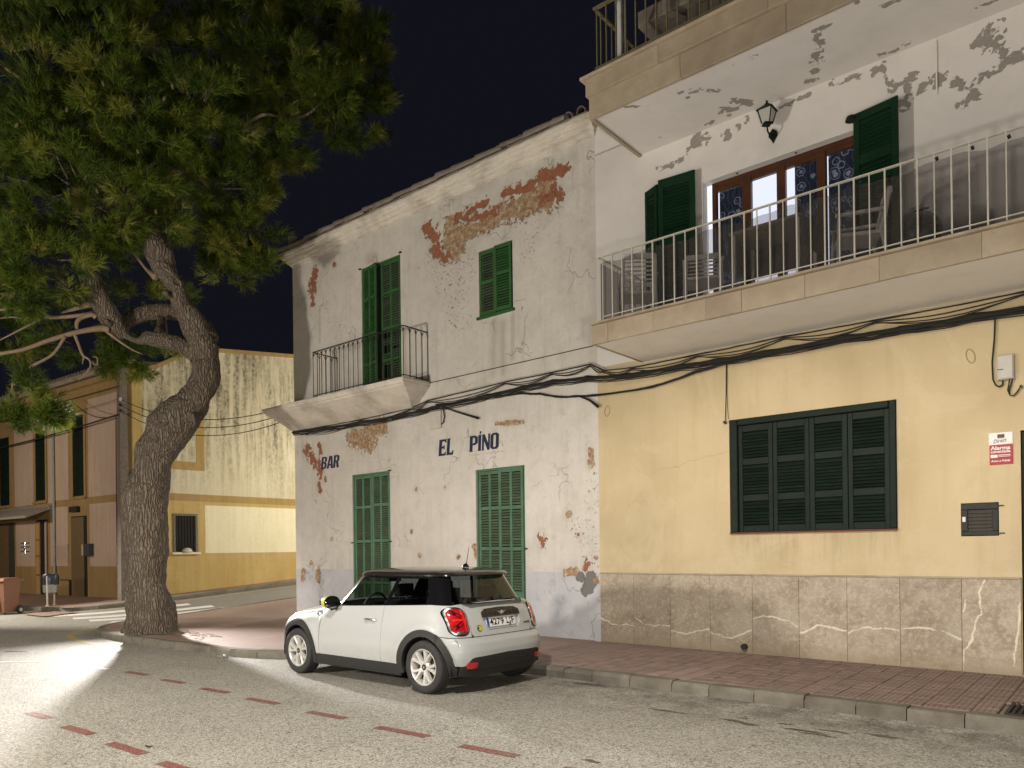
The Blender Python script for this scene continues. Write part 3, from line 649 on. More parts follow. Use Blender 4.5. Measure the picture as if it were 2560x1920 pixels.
# ------------------------------------------------------------------ the old white bar
WX0, WX1, WTOP = -15.6, -6.88, 8.62
bar = thing("white_building", "old two-storey white house with peeling plaster and painted bar lettering", "building", (-11.2, 12.0, 0))
WH = [(-13.41, -12.14, 0.10, 3.36), (-9.67, -8.47, 0.10, 3.18), (-13.0, -11.73, 5.20, 7.84), (-9.52, -8.69, 6.05, 7.29)]
flds = dict(red=RED, tan=TAN, spot=SPOT, grey=GREY, blue=BLUE, stain=STAIN)
facade("wall", WX0, WX1, 0.0, WTOP, 0.03, WH, M['white'], lambda x, z: (x, FY, z), flds, bar)
b = MB(); b.box(WX0, WX1, FY + 0.125, FY + 0.35, 0, WTOP); b.build("backing_wall", M['dark_gap'], bar)
def seams(fl):
    return {k: [(-99, -99, -99, -99, 0.1)] for k in fl}
facade("side_wall", FY, 19.0, 0.0, WTOP, 0.5, [], M['white'], lambda y, z: (WX0, FY + 19.0 - y, z + 0.0), seams(flds), bar)
b = MB(); b.box(WX0 + 0.02, WX1 - 0.02, FY + 0.36, 19.0, 0, WTOP - 0.02); b.build("rear_body", M['pink'], bar)

# moulded cornice, stepping out as it rises, returned at both ends
def cornice():
    prof = [(0.0, 8.52), (0.022, 8.52), (0.024, 8.552), (0.05, 8.560), (0.068, 8.585), (0.070, 8.612), (0.105, 8.620), (0.128, 8.650), (0.130, 8.680), (0.165, 8.688), (0.190, 8.712), (0.195, 8.742), (0.225, 8.748), (0.235, 8.77), (0.235, 8.81), (0.0, 8.82)]
    mb = MB(); ring = []; n = 60
    for o, z in prof:
        jit = lambda: random.uniform(-0.006, 0.006)
        row = [(WX0 - o, FY + 0.9, z), ] + [(WX0 - o + (WX1 + o * 0.3 - WX0 + o) * k / n, FY - o + jit() * (1 if o else 0), z + jit() * 0.8) for k in range(n + 1)] + [(WX1 + o * 0.3, FY + 0.02, z)]
        ring.append(row)
    vs = [p for r in ring for p in r]; m = len(ring[0]); fs = [(j * m + i, j * m + i + 1, (j + 1) * m + i + 1, (j + 1) * m + i) for j in range(len(ring) - 1) for i in range(m - 1)]
    mb.add(vs, fs); return mb
cornice().build("cornice", M['cornice'], bar)
# roof behind the eaves, a row of long clay pieces along the edge
MB().add([(WX0 - .22, FY - .22, 8.822), (WX1, FY - .22, 8.822), (WX1, 15, 10.3), (WX0 - .22, 15, 10.3), (WX0 - .22, FY - .22, 8.85), (WX1, FY - .22, 8.85), (WX1, 15, 10.34), (WX0 - .5, 15, 10.34)], [(0, 1, 2, 3), (4, 5, 6, 7), (0, 1, 5, 4), (1, 2, 6, 5), (2, 3, 7, 6), (3, 0, 4, 7)]).build("roof", M['roof_tile'], bar)
def half_tile(L, r0, r1, th=0.015):
    mb = MB(); n = 10; vs = []
    for x, r in ((0, r0), (L, r1)):
        for rr in (r, r - th):
            for k in range(n + 1):
                a = PI * (k / n) * 1.25 - PI * 0.125; vs.append((x, rr * math.cos(a), rr * math.sin(a)))
    m = n + 1; fs = []
    for k in range(n):
        fs += [(k, k + 1, 2 * m + k + 1, 2 * m + k), (m + k, 3 * m + k, 3 * m + k + 1, m + k + 1), (k, m + k, m + k + 1, k + 1), (2 * m + k, 2 * m + k + 1, 3 * m + k + 1, 3 * m + k)]
    fs += [(0, 2 * m, 3 * m, m), (n, m + n, 3 * m + n, 2 * m + n)]
    mb.add(vs, fs); return mb.mesh("roof_tile", M['roof_tile'], smooth=True)
x = WX0 - 0.14; widths = [0.42, 0.62, 0.52, 0.58, 0.40, 0.60, 0.35, 0.62, 0.60, 0.66, 0.42, 0.62, 0.60, 0.56, 0.62, 0.5]
for k, w in enumerate(widths):
    if x + w > WX1 - 0.45: w = WX1 - 0.45 - x
    if w < 0.15: break
    t = half_tile(w + 0.025, 0.110 + random.uniform(-.004, .004), 0.084); put("roof_tile", t, bar, (x, FY - 0.195, 8.885 + random.uniform(-.01, .01)), (random.uniform(-.15, .15), random.uniform(-.012, .012), random.uniform(-.01, .01))); x += w
ct = half_tile(0.55, 0.09, 0.11)
for k in range(34):                                      # the covers running up the roof behind them
    put("roof_tile", ct, bar, (WX0 - 0.10 + k * 0.262, FY - 0.14, 8.93), (0, -0.28, PI / 2))
MB().lathe([(0.10, 0), (0.115, 0.1), (0.10, 0.22), (0.13, 0.26), (0.10, 0.34), (0.0, 0.36)], 12, (WX0 + 0.12, FY - 0.06, 8.93)).build("corner_finial", M['roof_tile'], bar, smooth=True)

# --- louvred shutters: stiles and rails as one frame, every slat a piece of its own
SLATS = {}
def slat_mesh(w, mat, h=0.052, tilt=0.62, t=0.008):
    if mat.name.startswith(('faded', 'upper')): h, tilt = 0.043, 0.5
    if mat.name.startswith('balcony'): h, tilt = 0.072, 0.45
    key = (round(w, 3), mat.name, h, tilt)
    if key not in SLATS:
        c, s = math.cos(tilt), math.sin(tilt); dy, dz = h / 2 * s, h / 2 * c; ny, nz = t / 2 * c, -t / 2 * s
        q = [(-dy - ny, -dz - nz), (dy - ny, dz - nz), (dy + ny, dz + nz), (-dy + ny, -dz + nz)]
        # the outer (front, -Y) edge hangs low
        q = [(-y if False else y, z) for y, z in q]; q = [(y, -z) if False else (y, z) for y, z in q]
        vs = [(sx * w / 2, y, z) for sx in (-1, 1) for y, z in q]
        mb = MB(); mb.add(vs, [(0, 1, 2, 3), (7, 6, 5, 4), (0, 4, 5, 1), (1, 5, 6, 2), (2, 6, 7, 3), (3, 7, 4, 0)]); SLATS[key] = mb.mesh("slat", mat)
    return SLATS[key]
SLAT_COUNT = {}
def shutter_leaf(owner, x0, x1, z0, z1, y, cols, rails, mat, smat, pitch, st=0.055, rail=0.07, depth=0.036, hinge=None, ang=0.0, skip=(), budget=300, solid_below=None, name="shutter_leaf"):
    """a leaf in the X-Z plane, front at y; rails: heights of the cross rails. hinge: x about which it is swung by ang"""
    R = Matrix.Identity(4)
    if hinge is not None: R = Matrix.Translation((hinge, y + depth / 2, 0)) @ Matrix.Rotation(ang, 4, 'Z') @ Matrix.Translation((-hinge, -y - depth / 2, 0))
    fr = MB(); cw = (x1 - x0 - st * (cols + 1)) / cols; X = [x0 + k * (cw + st) for k in range(cols + 1)]
    for k, xx in enumerate(X): fr.cbox(xx, xx + st, y, y + depth, z0, z1, 0.005)
    zz = sorted([z0 + rail / 2, z1 - rail / 2] + list(rails))
    for k in range(cols):
        for r in zz: fr.cbox(X[k] + st, X[k + 1], y + 0.004, y + depth - 0.004, r - rail / 2, r + rail / 2, 0.004)
    fr.v = [tuple(R @ Vector(p)) for p in fr.v]
    f = fr.build(name, mat, owner); n = 0; sm = slat_mesh(cw + 0.012, smat); joined = MB(); rz = R.to_euler('XYZ').z
    for k in range(cols):
        for a, b in zip(zz, zz[1:]):
            lo, hi = a + rail / 2 + 0.012, b - rail / 2 - 0.012; cnt = max(1, int(round((hi - lo) / pitch))); pt = (hi - lo) / cnt
            if solid_below and hi < solid_below:
                p = MB().box(X[k] + st, X[k + 1], y + 0.012, y + 0.026, lo - .012, hi + .012); p.v = [tuple(R @ Vector(q)) for q in p.v]; p.build("lower_panel", mat, f); continue
            for i in range(cnt):
                zc = lo + (i + 0.5) * pt
                if any(sx0 < X[k] + cw / 2 < sx1 and sz0 < zc < sz1 for sx0, sx1, sz0, sz1 in skip): continue
                loc = R @ Vector((X[k] + st + cw / 2, y + depth / 2, zc)); tilt = random.gauss(0, 0.04); roll = random.gauss(0, 0.004)
                c = SLAT_COUNT.get(owner.name, 0)
                if c < budget: SLAT_COUNT[owner.name] = c + 1; put("slat", sm, f, loc, (tilt, roll, rz))
                else:
                    mm = Matrix.Translation(loc) @ Matrix.Rotation(rz, 4, 'Z') @ Matrix.Rotation(tilt, 4, 'X'); joined.add([tuple(mm @ v.co) for v in sm.vertices], [tuple(p.vertices) for p in sm.polygons])
    if joined.v: stuff(joined.build("slat_field", smat, f))
    return f
def door_frame(owner, h, mat, t=0.035, y=FY + 0.02, d=0.07):
    m = MB(); m.box(h[0], h[0] + t, y, y + d, h[2], h[3] - t); m.box(h[1] - t, h[1], y, y + d, h[2], h[3] - t); m.box(h[0], h[1], y, y + d, h[3] - t, h[3]); return m.build("door_frame", mat, owner)
for h in WH[:3]: door_frame(bar, h, M['green_old'] if h[2] < 1 else M['green_up'])
# EL PINO door: the right leaf stands a little proud and tilted
shutter_leaf(bar, -9.63, -9.08, 0.14, 3.14, FY + 0.035, 2, [0.98, 1.68, 2.44], M['green_old'], M['green_slat'], 0.050, solid_below=0.95, skip=[(-9.4, -9.0, 0.9, 0.9)])
shutter_leaf(bar, -9.07, -8.51, 0.14, 3.15, FY - 0.005, 2, [0.86, 1.67, 2.43], M['green_old'], M['green_slat'], 0.050, hinge=-8.51, ang=0.05, solid_below=0.85)
# first floor window and balcony door
shutter_leaf(bar, -9.50, -9.11, 6.07, 7.27, FY - 0.015, 1, [6.68], M['green_up'], M['green_slat'], 0.052, st=0.05)
shutter_leaf(bar, -9.10, -8.71, 6.07, 7.28, FY - 0.03, 1, [6.76], M['green_up'], M['green_up'], 0.052, st=0.05, hinge=-8.71, ang=0.04)
shutter_leaf(bar, -12.97, -12.42, 5.21, 7.82, FY + 0.0, 2, [5.72, 6.36, 7.13], M['green_up'], M['green_up'], 0.052, hinge=-12.97, ang=-0.16)
shutter_leaf(bar, -12.38, -11.76, 5.21, 7.80, FY + 0.02, 2, [5.72, 6.40, 7.15], M['green_up'], M['green_slat'], 0.052, skip=[(-12.4, -12.1, 5.25, 5.62), (-12.4, -12.1, 5.86, 6.02), (-12.4, -12.1, 6.18, 6.3), (-12.1, -11.7, 5.95, 6.0)])
shutter_leaf(bar, -13.37, -12.78, 0.14, 3.32, FY + 0.03, 2, [0.98, 1.88, 2.63], M['green_old'], M['green_slat'], 0.047, solid_below=0.9)
shutter_leaf(bar, -12.76, -12.18, 0.14, 3.33, FY + 0.02, 2, [0.98, 1.89, 2.66], M['green_old'], M['green_slat'], 0.047, solid_below=0.9)
m = MB(); m.box(-9.56, -8.65, FY - 0.05, FY - 0.001, 6.00, 6.045); m.build("window_sill", M['green_up'], bar)
for zz, xx in ((1.85, -13.42), (1.86, -12.13), (3.36, -12.13), (1.67, -8.45), (7.86, -11.71), (7.84, -13.03)):
    MB().box(xx - 0.03, xx + 0.03, FY - 0.035, FY - 0.001, zz - 0.012, zz + 0.012).build("hinge_pin", M['iron'], bar)

# --- little balcony: coved stone slab and an iron railing with arched bars
def coved_slab():
    rows = [(-15.81, -10.87, 9.74, 5.035), (-15.83, -10.86, 9.715, 5.025), (-15.83, -10.86, 9.715, 4.99), (-15.81, -10.885, 9.735, 4.975), (-15.805, -10.89, 9.745, 4.935), (-15.775, -10.92, 9.79, 4.915), (-15.77, -10.93, 9.80, 4.895), (-15.70, -11.03, 9.96, 4.815), (-15.65, -11.18, 10.18, 4.69), (-15.61, -11.42, 10.455, 4.55)]
    mb = MB(); n = 40; vs = []
    for x0, x1, y, z in rows:
        j = lambda: random.uniform(-0.006, 0.006)
        vs += [(x0, FY - 0.001, z)] + [(x0 + (x1 - x0) * k / n, y + j(), z + j()) for k in range(n + 1)] + [(x1, FY - 0.001, z)]
    m = n + 3; fs = [(j * m + i, j * m + i + 1, (j + 1) * m + i + 1, (j + 1) * m + i) for j in range(len(rows) - 1) for i in range(m - 1)]; fs.append(tuple(range(m)))
    return mb.add(vs, fs)
coved_slab().build("balcony_slab", M['cornice'], bar)
def iron_rail():
    y, x0, x1, zb, zt = 9.80, -13.88, -10.93, 5.07, 6.045
    rl = MB(); rl.bar((x0, y, zt), (x1, y, zt), 0.028, 0.012); rl.bar((x0, y, zb + .02), (x1, y, zb + .02), 0.024, 0.012); rl.bar((x0, y, zt), (x0, FY, zt - .01), 0.028, 0.012); rl.bar((x1, y, zt), (x1, FY, zt), 0.028, 0.012)
    rl.bar((x0, y, zb + .02), (x0, FY, zb + .02), 0.024, 0.012); rl.bar((x1, y, zb + .02), (x1, FY, zb + .02), 0.024, 0.012)
    r = rl.build("balcony_railing", M['iron'], bar)
    bmesh_ = MB().tube([(0, 0, zb - .03), (0, 0, zt)], 0.0085, 6).mesh("bar", M['iron'])
    def arch(p, q):
        p, q = Vector(p), Vector(q); out = []
        for k in range(7): t = k / 6; out.append(p.lerp(q, t) + Vector((0, 0, math.sin(PI * t) ** 0.7 * 0.11)))
        return out
    xs = [x0 + (x1 - x0) * k / 19 for k in range(20)]; ar = MB()
    for k, x in enumerate(xs):
        put("bar", bmesh_, r, (x, y, 0))
        if k < 19: ar.tube(arch((x, y, zt - .12), (xs[k + 1], y, zt - .12)), 0.006, 5, cap=False)
    for xe in (x0, x1):
        ys = [y + (FY - y) * k / 4 for k in range(5)]
        for k, yy in enumerate(ys):
            if 0 < k < 5: put("bar", bmesh_, r, (xe, yy, 0))
            if k < 4: ar.tube(arch((xe, yy, zt - .12), (xe, ys[k + 1], zt - .12)), 0.006, 5, cap=False)
    ar.build("arched_scrolls", M['iron'], r)
iron_rail()

# --- painted lettering
def letter_polys(ch):
    """heavy sign-painter capitals on a 0..1 height"""
    T = 0.15
    if ch == 'B': return [[(0, 0), (.30, 0), (.46, .10), (.46, .42), (.36, .52), (.46, .62), (.46, .90), (.30, 1), (0, 1)]], [[(.17, .12), (.17, .44), (.24, .44), (.29, .39), (.29, .17), (.24, .12)], [(.17, .58), (.17, .88), (.24, .88), (.29, .84), (.29, .62), (.24, .58)]]
    if ch == 'A': return [[(0, 0), (.17, 0), (.19, .22), (.33, .22), (.35, 0), (.52, 0), (.38, 1), (.14, 1)]], [[(.205, .35), (.26, .85), (.315, .35)]]
    if ch == 'R': return [[(0, 0), (.17, 0), (.17, .42), (.22, .42), (.30, 0), (.48, 0), (.38, .46), (.46, .56), (.46, .90), (.32, 1), (0, 1)]], [[(.17, .56), (.17, .87), (.25, .87), (.29, .83), (.29, .60), (.25, .56)]]
    if ch == 'E': return [[(0, 0), (.44, 0), (.46, .22), (.40, .22), (.34, .13), (.18, .13), (.18, .44), (.28, .44), (.31, .38), (.35, .38), (.35, .64), (.31, .64), (.28, .57), (.18, .57), (.18, .87), (.34, .87), (.40, .78), (.46, .78), (.44, 1), (0, 1)]], []
    if ch == 'L': return [[(0, 0), (.42, 0), (.46, .26), (.40, .26), (.33, .13), (.20, .13), (.20, .92), (.25, 1), (0, 1), (.03, .92), (.03, .08)]], []
    if ch == 'P': return [[(0, 0), (.20, 0), (.18, .06), (.18, .40), (.32, .40), (.46, .52), (.46, .88), (.32, 1), (0, 1), (.02, .94), (.02, .06)]], [[(.18, .53), (.18, .87), (.25, .87), (.30, .83), (.30, .57), (.25, .53)]]
    if ch == 'I': return [[(0, 0), (.24, 0), (.21, .07), (.21, .93), (.24, 1), (0, 1), (.03, .93), (.03, .07)]], []
    if ch == 'N': return [[(0, 0), (.17, 0), (.14, .06), (.14, .60), (.36, 0), (.50, 0), (.50, .94), (.53, 1), (.36, 1), (.39, .94), (.39, .42), (.17, 1), (0, 1), (.02, .94), (.02, .06)]], []
    if ch == 'O': return [[(.12, 0), (.36, 0), (.48, .12), (.48, .88), (.36, 1), (.12, 1), (0, .88), (0, .12)]], [[(.20, .13), (.17, .18), (.17, .82), (.20, .87), (.28, .87), (.31, .82), (.31, .18), (.28, .13)]]
def wall_letter(ch, x, z, h, w, slant):
    outer, holes = letter_polys(ch); loops = [outer[0]] + holes; wid = max(p[0] for p in outer[0]); mb = MB(); pts = [p for l in loops for p in l]
    f = lambda p, y: (x + p[0] / wid * w + slant * p[1] * h, y, z + p[1] * h)
    tri = tessellate_polygon([[Vector((p[0], p[1], 0)) for p in l] for l in loops]); n = len(pts)
    fs = [tuple(t) for t in tri]; vs = [f(p, FY - 0.004) for p in pts] + [f(p, FY + 0.002) for p in pts]; k = 0
    for l in loops:
        for i in range(len(l)): j = (i + 1) % len(l); fs.append((k + i, k + j, n + k + j, n + k + i))
        k += len(l)
    mb.add(vs, fs); return mb.build("letter", M['navy'], bar)
for ch, x, w in (('B', -14.55, .185), ('A', -14.33, .215), ('R', -14.09, .195)): wall_letter(ch, x - .01, 3.572, 0.282, w * 1.1, 0.17)
for ch, x, w in (('E', -10.665, .185), ('L', -10.455, .185)): wall_letter(ch, x, 3.53, 0.322, w * 1.1, 0.10)
for ch, x, w in (('P', -9.83, .195), ('I', -9.61, .085), ('N', -9.51, .195), ('O', -9.29, .185)): wall_letter(ch, x, 3.533, 0.302, w * 1.12, 0.06)
MB().add([(-9.55, FY - .004, 3.85), (-9.52, FY - .004, 3.85), (-9.50, FY - .004, 3.90), (-9.55, FY - .004, 3.90), (-9.55, FY + .002, 3.85), (-9.52, FY + .002, 3.85), (-9.50, FY + .002, 3.90), (-9.55, FY + .002, 3.90)], [(0, 1, 2, 3), (0, 1, 5, 4), (1, 2, 6, 5), (2, 3, 7, 6), (3, 0, 4, 7)]).build("letter", M['navy'], bar)
# pale plastered-over box, lintel mouldings over the doors
m = MB(); m.cbox(-10.87, -10.55, FY - 0.05, FY - 0.001, 4.08, 4.46, 0.012); m.build("wall_box", plain('painted_box', (0.56, 0.53, 0.48), 0.7, bump=0.3), bar)
for a, b_, z in ((-13.55, -11.85, 3.62), (-9.95, -8.2, 3.47)):
    MB().box(a, b_, FY - 0.012, FY - 0.001, z - 0.006, z + 0.006).build("plaster_ridge", M['cornice'], bar)
MB().bar((-11.0, FY - 0.012, 5.02), (-6.95, FY - 0.012, 5.04), 0.012, 0.012).build("thin_cable", M['iron'], bar)
# ------------------------------------------------------------------ the yellow house with balconies
RX0, RX1 = -6.88, 9.0
house = thing("yellow_building", "yellow house with marble-clad base and two long white balconies above", "building", (0.0, 12.5, 0))
LZ, UZ = 4.61, 7.90                         # undersides of the two balcony slabs
YH = [(-4.59, -2.36, 1.865, 3.51), (-1.66, -1.27, 1.75, 2.15), (-1.05, 0.15, 0.12, 2.97)]
facade("wall", RX0, RX1, 1.0, LZ + 0.05, 0.5, YH, M['yellow'], lambda x, z: (x, FY, z), {}, house, reveal=0.09)
facade("lower_wall", RX0, RX1, 0.0, 1.0, 2.0, [(-1.05, 0.15, 0.12, 1.0)], M['yellow'], lambda x, z: (x, FY, z), {}, house, reveal=0.09)
MB().box(RX0, RX1, FY + 0.095, FY + 0.33, 0, LZ).build("backing_wall", M['dark_gap'], house)
MB().box(RX0, RX1, FY + 0.80, 19, 0, 10.2).build("rear_body", M['upper'], house)
PW = [(-5.73, 7.59, -5.48, 7.56, 0.04), (-5.48, 7.58, -5.29, 7.59, 0.03), (-5.23, 7.67, -5.14, 7.74, 0.04), (-5.07, 7.8, -4.96, 7.79, 0.09), (-4.61, 7.74, -4.56, 7.69, 0.06), (-4.85, 7.78, -4.85, 7.78, 0.04), (-4.41, 7.74, -4.41, 7.74, 0.04), (-4.28, 7.78, -4.27, 7.82, 0.03), (-3.79, 7.79, -3.4, 7.82, 0.028), (-3.11, 7.85, -3.11, 7.85, 0.04), (-3.03, 7.83, -2.75, 7.8, 0.03), (-2.6, 7.75, -2.54, 7.8, 0.05), (-2.47, 7.82, -2.43, 7.6, 0.04), (-2.43, 7.6, -2.34, 7.49, 0.04), (-2.34, 7.49, -2.11, 7.52, 0.05), (-2.18, 7.39, -2.22, 7.26, 0.05), (-2.25, 7.24, -2.18, 7.19, 0.06), (-2.04, 7.34, -1.91, 7.37, 0.04), (-1.89, 7.38, -1.78, 7.38, 0.07), (-1.69, 7.28, -1.63, 7.24, 0.05), (-1.63, 7.22, -1.51, 7.12, 0.03), (-1.57, 7.0, -1.46, 7.03, 0.06), (-1.47, 7.13, -1.38, 7.21, 0.05), (-1.29, 7.23, -1.13, 7.28, 0.05), (-1.11, 7.29, -0.97, 7.3, 0.07), (-1.39, 7.63, -1.23, 7.55, 0.07), (-1.31, 7.5, -1.31, 7.5, 0.05), (-1.29, 7.74, -1.22, 7.73, 0.07), (-1.17, 7.41, -1.17, 7.41, 0.05)]
PS = [(-4.78, 9.38, -4.57, 9.5, 0.04), (-4.52, 9.52, -4.37, 9.71, 0.04), (-4.75, 9.56, -4.75, 9.56, 0.03), (-4.51, 10.15, -4.37, 10.24, 0.08), (-4.3, 10.08, -4.17, 10.26, 0.07), (-4.5, 10.33, -4.5, 10.33, 0.04), (-2.96, 9.35, -2.79, 9.35, 0.03), (-2.97, 9.47, -3.0, 9.7, 0.05), (-3.08, 9.81, -3.13, 9.95, 0.06), (-3.21, 10.14, -3.21, 10.14, 0.06), (-3.34, 10.3, -3.24, 10.31, 0.05), (-2.49, 10.32, -2.43, 10.35, 0.03), (-2.35, 10.39, -2.13, 10.36, 0.03), (-5.52, 9.17, -5.34, 9.3, 0.025), (-5.53, 10.18, -5.53, 10.18, 0.025), (-3.73, 9.32, -3.65, 9.32, 0.03), (-3.97, 9.31, -3.97, 9.31, 0.03), (-4.85, 10.33, -4.76, 10.34, 0.04), (-2.43, 9.18, -2.43, 9.18, 0.03), (-1.39, 10.19, -1.15, 10.2, 0.03), (-2.23, 9.44, -2.05, 9.47, 0.03)]
WIN = (-4.97, -2.72, 4.95, 7.12)
facade("upper_wall", RX0, 1.0, LZ + 0.05, UZ + 0.3, 0.025, [WIN], M['upper'], lambda x, z: (x, FY, z), {'peel': PW}, house, reveal=0.16)
facade("upper_wall_far", 1.0, RX1, LZ + 0.05, UZ + 0.3, 2.0, [], M['upper'], lambda x, z: (x, FY, z), {'peel': []}, house)
MB().bar((-1.86, FY - 0.012, 7.2), (-1.86, FY - 0.012, 7.86), 0.016, 0.016).build("thin_pipe", M['clean'], house)
# plinth of bookmatched marble slabs, a lip on top
VEINS = [[(-6.86, 0.51), (-6.62, 0.41), (-6.23, 0.42)], [(-6.23, 0.56), (-6.03, 0.44), (-5.58, 0.44)], [(-5.58, 0.37), (-5.32, 0.33), (-4.94, 0.43)], [(-4.92, 0.39), (-4.59, 0.32), (-4.28, 0.45)], [(-4.27, 0.62), (-4.11, 0.67), (-3.75, 0.62), (-3.63, 0.54)], [(-3.6, 0.46), (-3.32, 0.58), (-2.98, 0.53)], [(-2.97, 0.49), (-2.72, 0.59), (-2.34, 0.57)], [(-2.34, 0.59), (-2.13, 0.62), (-1.88, 0.59), (-1.67, 0.5)], [(-1.66, 0.12), (-1.64, 0.37), (-1.55, 0.52), (-1.52, 0.71), (-1.45, 0.82), (-1.48, 1.07), (-1.42, 1.22)], [(-1.14, 0.23), (-1.12, 0.41), (-1.09, 0.63), (-1.07, 1.03)], [(-1.64, 0.84), (-1.62, 0.98)]]
THIN = [[(-6.79, 1.08), (-6.52, 1.07), (-6.27, 1.08)], [(-6.22, 1.04), (-5.81, 1.06), (-5.58, 1.06)], [(-4.93, 1.08), (-4.47, 1.05)], [(-3.05, 1.21), (-3.02, 1.06)], [(-2.85, 1.01), (-2.52, 1.04), (-2.41, 1.09)], [(-2.4, 1.09), (-2.39, 0.94)], [(-6.23, 0.4), (-5.94, 0.35), (-5.91, 0.15)], [(-4.04, 0.45), (-3.75, 0.39)], [(-2.01, 0.4), (-1.71, 0.33)], [(-5.82, 0.86), (-5.62, 0.81)], [(-1.37, 1.15), (-1.17, 1.14)], [(-6.8, .36), (-6.3, .39)], [(-4.9, .9), (-4.5, .8)]]
def dist_lines(P, lines):
    d = np.full(len(P), 1.0)
    for l0 in lines:
        l = [l0[0]]
        for a, b in zip(l0, l0[1:]):
            L = math.hypot(b[0] - a[0], b[1] - a[1]); k = max(1, int(L / 0.06))
            for i in range(1, k): l.append((a[0] + (b[0] - a[0]) * i / k + random.gauss(0, .007), a[1] + (b[1] - a[1]) * i / k + random.gauss(0, .010)))
            l.append(b)
        for a, b in zip(l, l[1:]):
            a, b = np.array(a), np.array(b); e = b - a; t = np.clip(((P - a) @ e) / float(e @ e), 0, 1); d = np.minimum(d, np.linalg.norm(P - (a + t[:, None] * e), axis=1))
    return d
def marble_slab(x0, x1, vis):
    z0, z1 = 0.115, 1.235; st = 0.014 if vis else 0.2; y = FY - 0.022 - random.uniform(0, 0.003); g = 0.0025
    xs = np.linspace(x0 + g, x1 - g, max(2, int((x1 - x0) / st))); zs = np.linspace(z0, z1, max(2, int((z1 - z0) / st))); nx, nz = len(xs), len(zs)
    P = np.array([(x, z) for z in zs for x in xs]); v = [(x, y, z) for x, z in P]; f = [(j * nx + i, j * nx + i + 1, (j + 1) * nx + i + 1, (j + 1) * nx + i) for j in range(nz - 1) for i in range(nx - 1)]
    c = [0, nx - 1, nz * nx - 1, (nz - 1) * nx]; b = len(v); v += [(v[k][0], FY - 0.001, v[k][2]) for k in c]; f += [(c[k], b + k, b + (k + 1) % 4, c[(k + 1) % 4]) for k in range(4)]
    P = np.concatenate([P, P[c]]); me = bpy.data.meshes.new("slab"); me.from_pydata(v, [], f); me.materials.append(M['marble'])
    mine = lambda L: [l for l in L if x0 - .05 < sum(p[0] for p in l) / len(l) < x1 + .05]
    for n, L in (('vein', VEINS), ('thin', THIN)):
        a = me.attributes.new(n, 'FLOAT', 'POINT'); L = mine(L); a.data.foreach_set('value', (dist_lines(P, L) if L else np.full(len(P), 1.0)).astype(np.float32))
    put("slab", me, house)
J = [-6.862, -6.23, -5.58, -4.92, -4.27, -3.61, -2.98, -2.34, -1.66, -1.06]
for a, b in zip(J, J[1:]): marble_slab(a, b, True)
for k in range(8): marble_slab(0.17 + k * 0.65, 0.82 + k * 0.65, False)
MB().cbox(-6.862, -1.06, FY - 0.034, FY - 0.001, 1.237, 1.262, 0.006).build("plinth_lip", M['slab_top'], house)
MB().cbox(0.17, 5.4, FY - 0.034, FY - 0.001, 1.237, 1.262, 0.006).build("plinth_lip", M['slab_top'], house)
pp = MB().lathe([(0.042, -0.06), (0.042, 0.0), (0.034, 0.0), (0.034, 0.08)], 16, (-4.38, FY - 0.04, 0.215), 'Y').build("drain_pipe_mouth", M['rubber'], house, smooth=True)
# front door, only its edge in view
d = MB(); d.cbox(-1.05, 0.15, FY + 0.03, FY + 0.08, 0.13, 2.96, 0.01); dd = d.build("front_door", M['green_dark'], house)
for z0, z1 in ((0.3, 1.0), (1.15, 2.75)):
    for x0, x1 in ((-0.93, -0.51), (-0.39, 0.03)): MB().cbox(x0, x1, FY + 0.012, FY + 0.031, z0, z1, 0.014).build("door_panel", M['green_dark'], dd)
# the shuttered window
fr = MB(); h = YH[0]; fr.cbox(h[0], h[0] + .125, FY - .03, FY + .05, h[2], h[3], .012); fr.cbox(h[1] - .085, h[1], FY - .03, FY + .05, h[2], h[3], .012); fr.cbox(h[0] + .125, h[1] - .085, FY - .03, FY + .05, h[3] - .095, h[3], .012)
fr = fr.build("window_frame", M['green_dark'], house)
MB().box(h[0], h[1], FY - .04, FY + .05, h[2] - 0.022, h[2] - 0.001).build("window_sill", plain('red_sill', (0.13, 0.035, 0.02), 0.7), house)
xs = [-4.465, -3.96, -3.455, -2.955, -2.445]
for k in range(4):
    shutter_leaf(house, xs[k] + .002, xs[k + 1] - .002, 1.868, 3.412, FY + 0.004 + (0.004 if k % 2 else 0), 1, [2.36, 2.885], M['green_dark'], M['green_dark'], 0.0475, st=0.062 if k != 2 else 0.07, rail=0.095, name="shutter_leaf")
# meter hatch
hb = MB(); hb.cbox(-1.655, -1.275, FY - .012, FY + .03, 1.755, 1.81); hb.cbox(-1.655, -1.275, FY - .012, FY + .03, 2.07, 2.145); hb.cbox(-1.655, -1.585, FY - .012, FY + .03, 1.81, 2.07); hb.cbox(-1.335, -1.275, FY - .012, FY + .03, 1.81, 2.07)
hb.box(-1.28, -1.22, FY - .02, FY - .005, 2.10, 2.112); hb.box(-1.28, -1.215, FY - .02, FY - .005, 1.775, 1.787); hb = hb.build("meter_hatch", plain('hatch_wood', (0.018, 0.02, 0.015), 0.6, var=.3), house)
sm = slat_mesh(0.262, plain('hatch_slat', (0.040, 0.034, 0.026), 0.6, var=.3), h=0.058, tilt=0.35, t=0.012)
for k in range(6): put("slat", sm, hb, (-1.46, FY + 0.012, 1.832 + k * 0.0435))
MB().box(-1.643, -1.610, FY - .016, FY - .0125, 1.925, 1.985).build("latch_plate", M['sign_white'], hb)

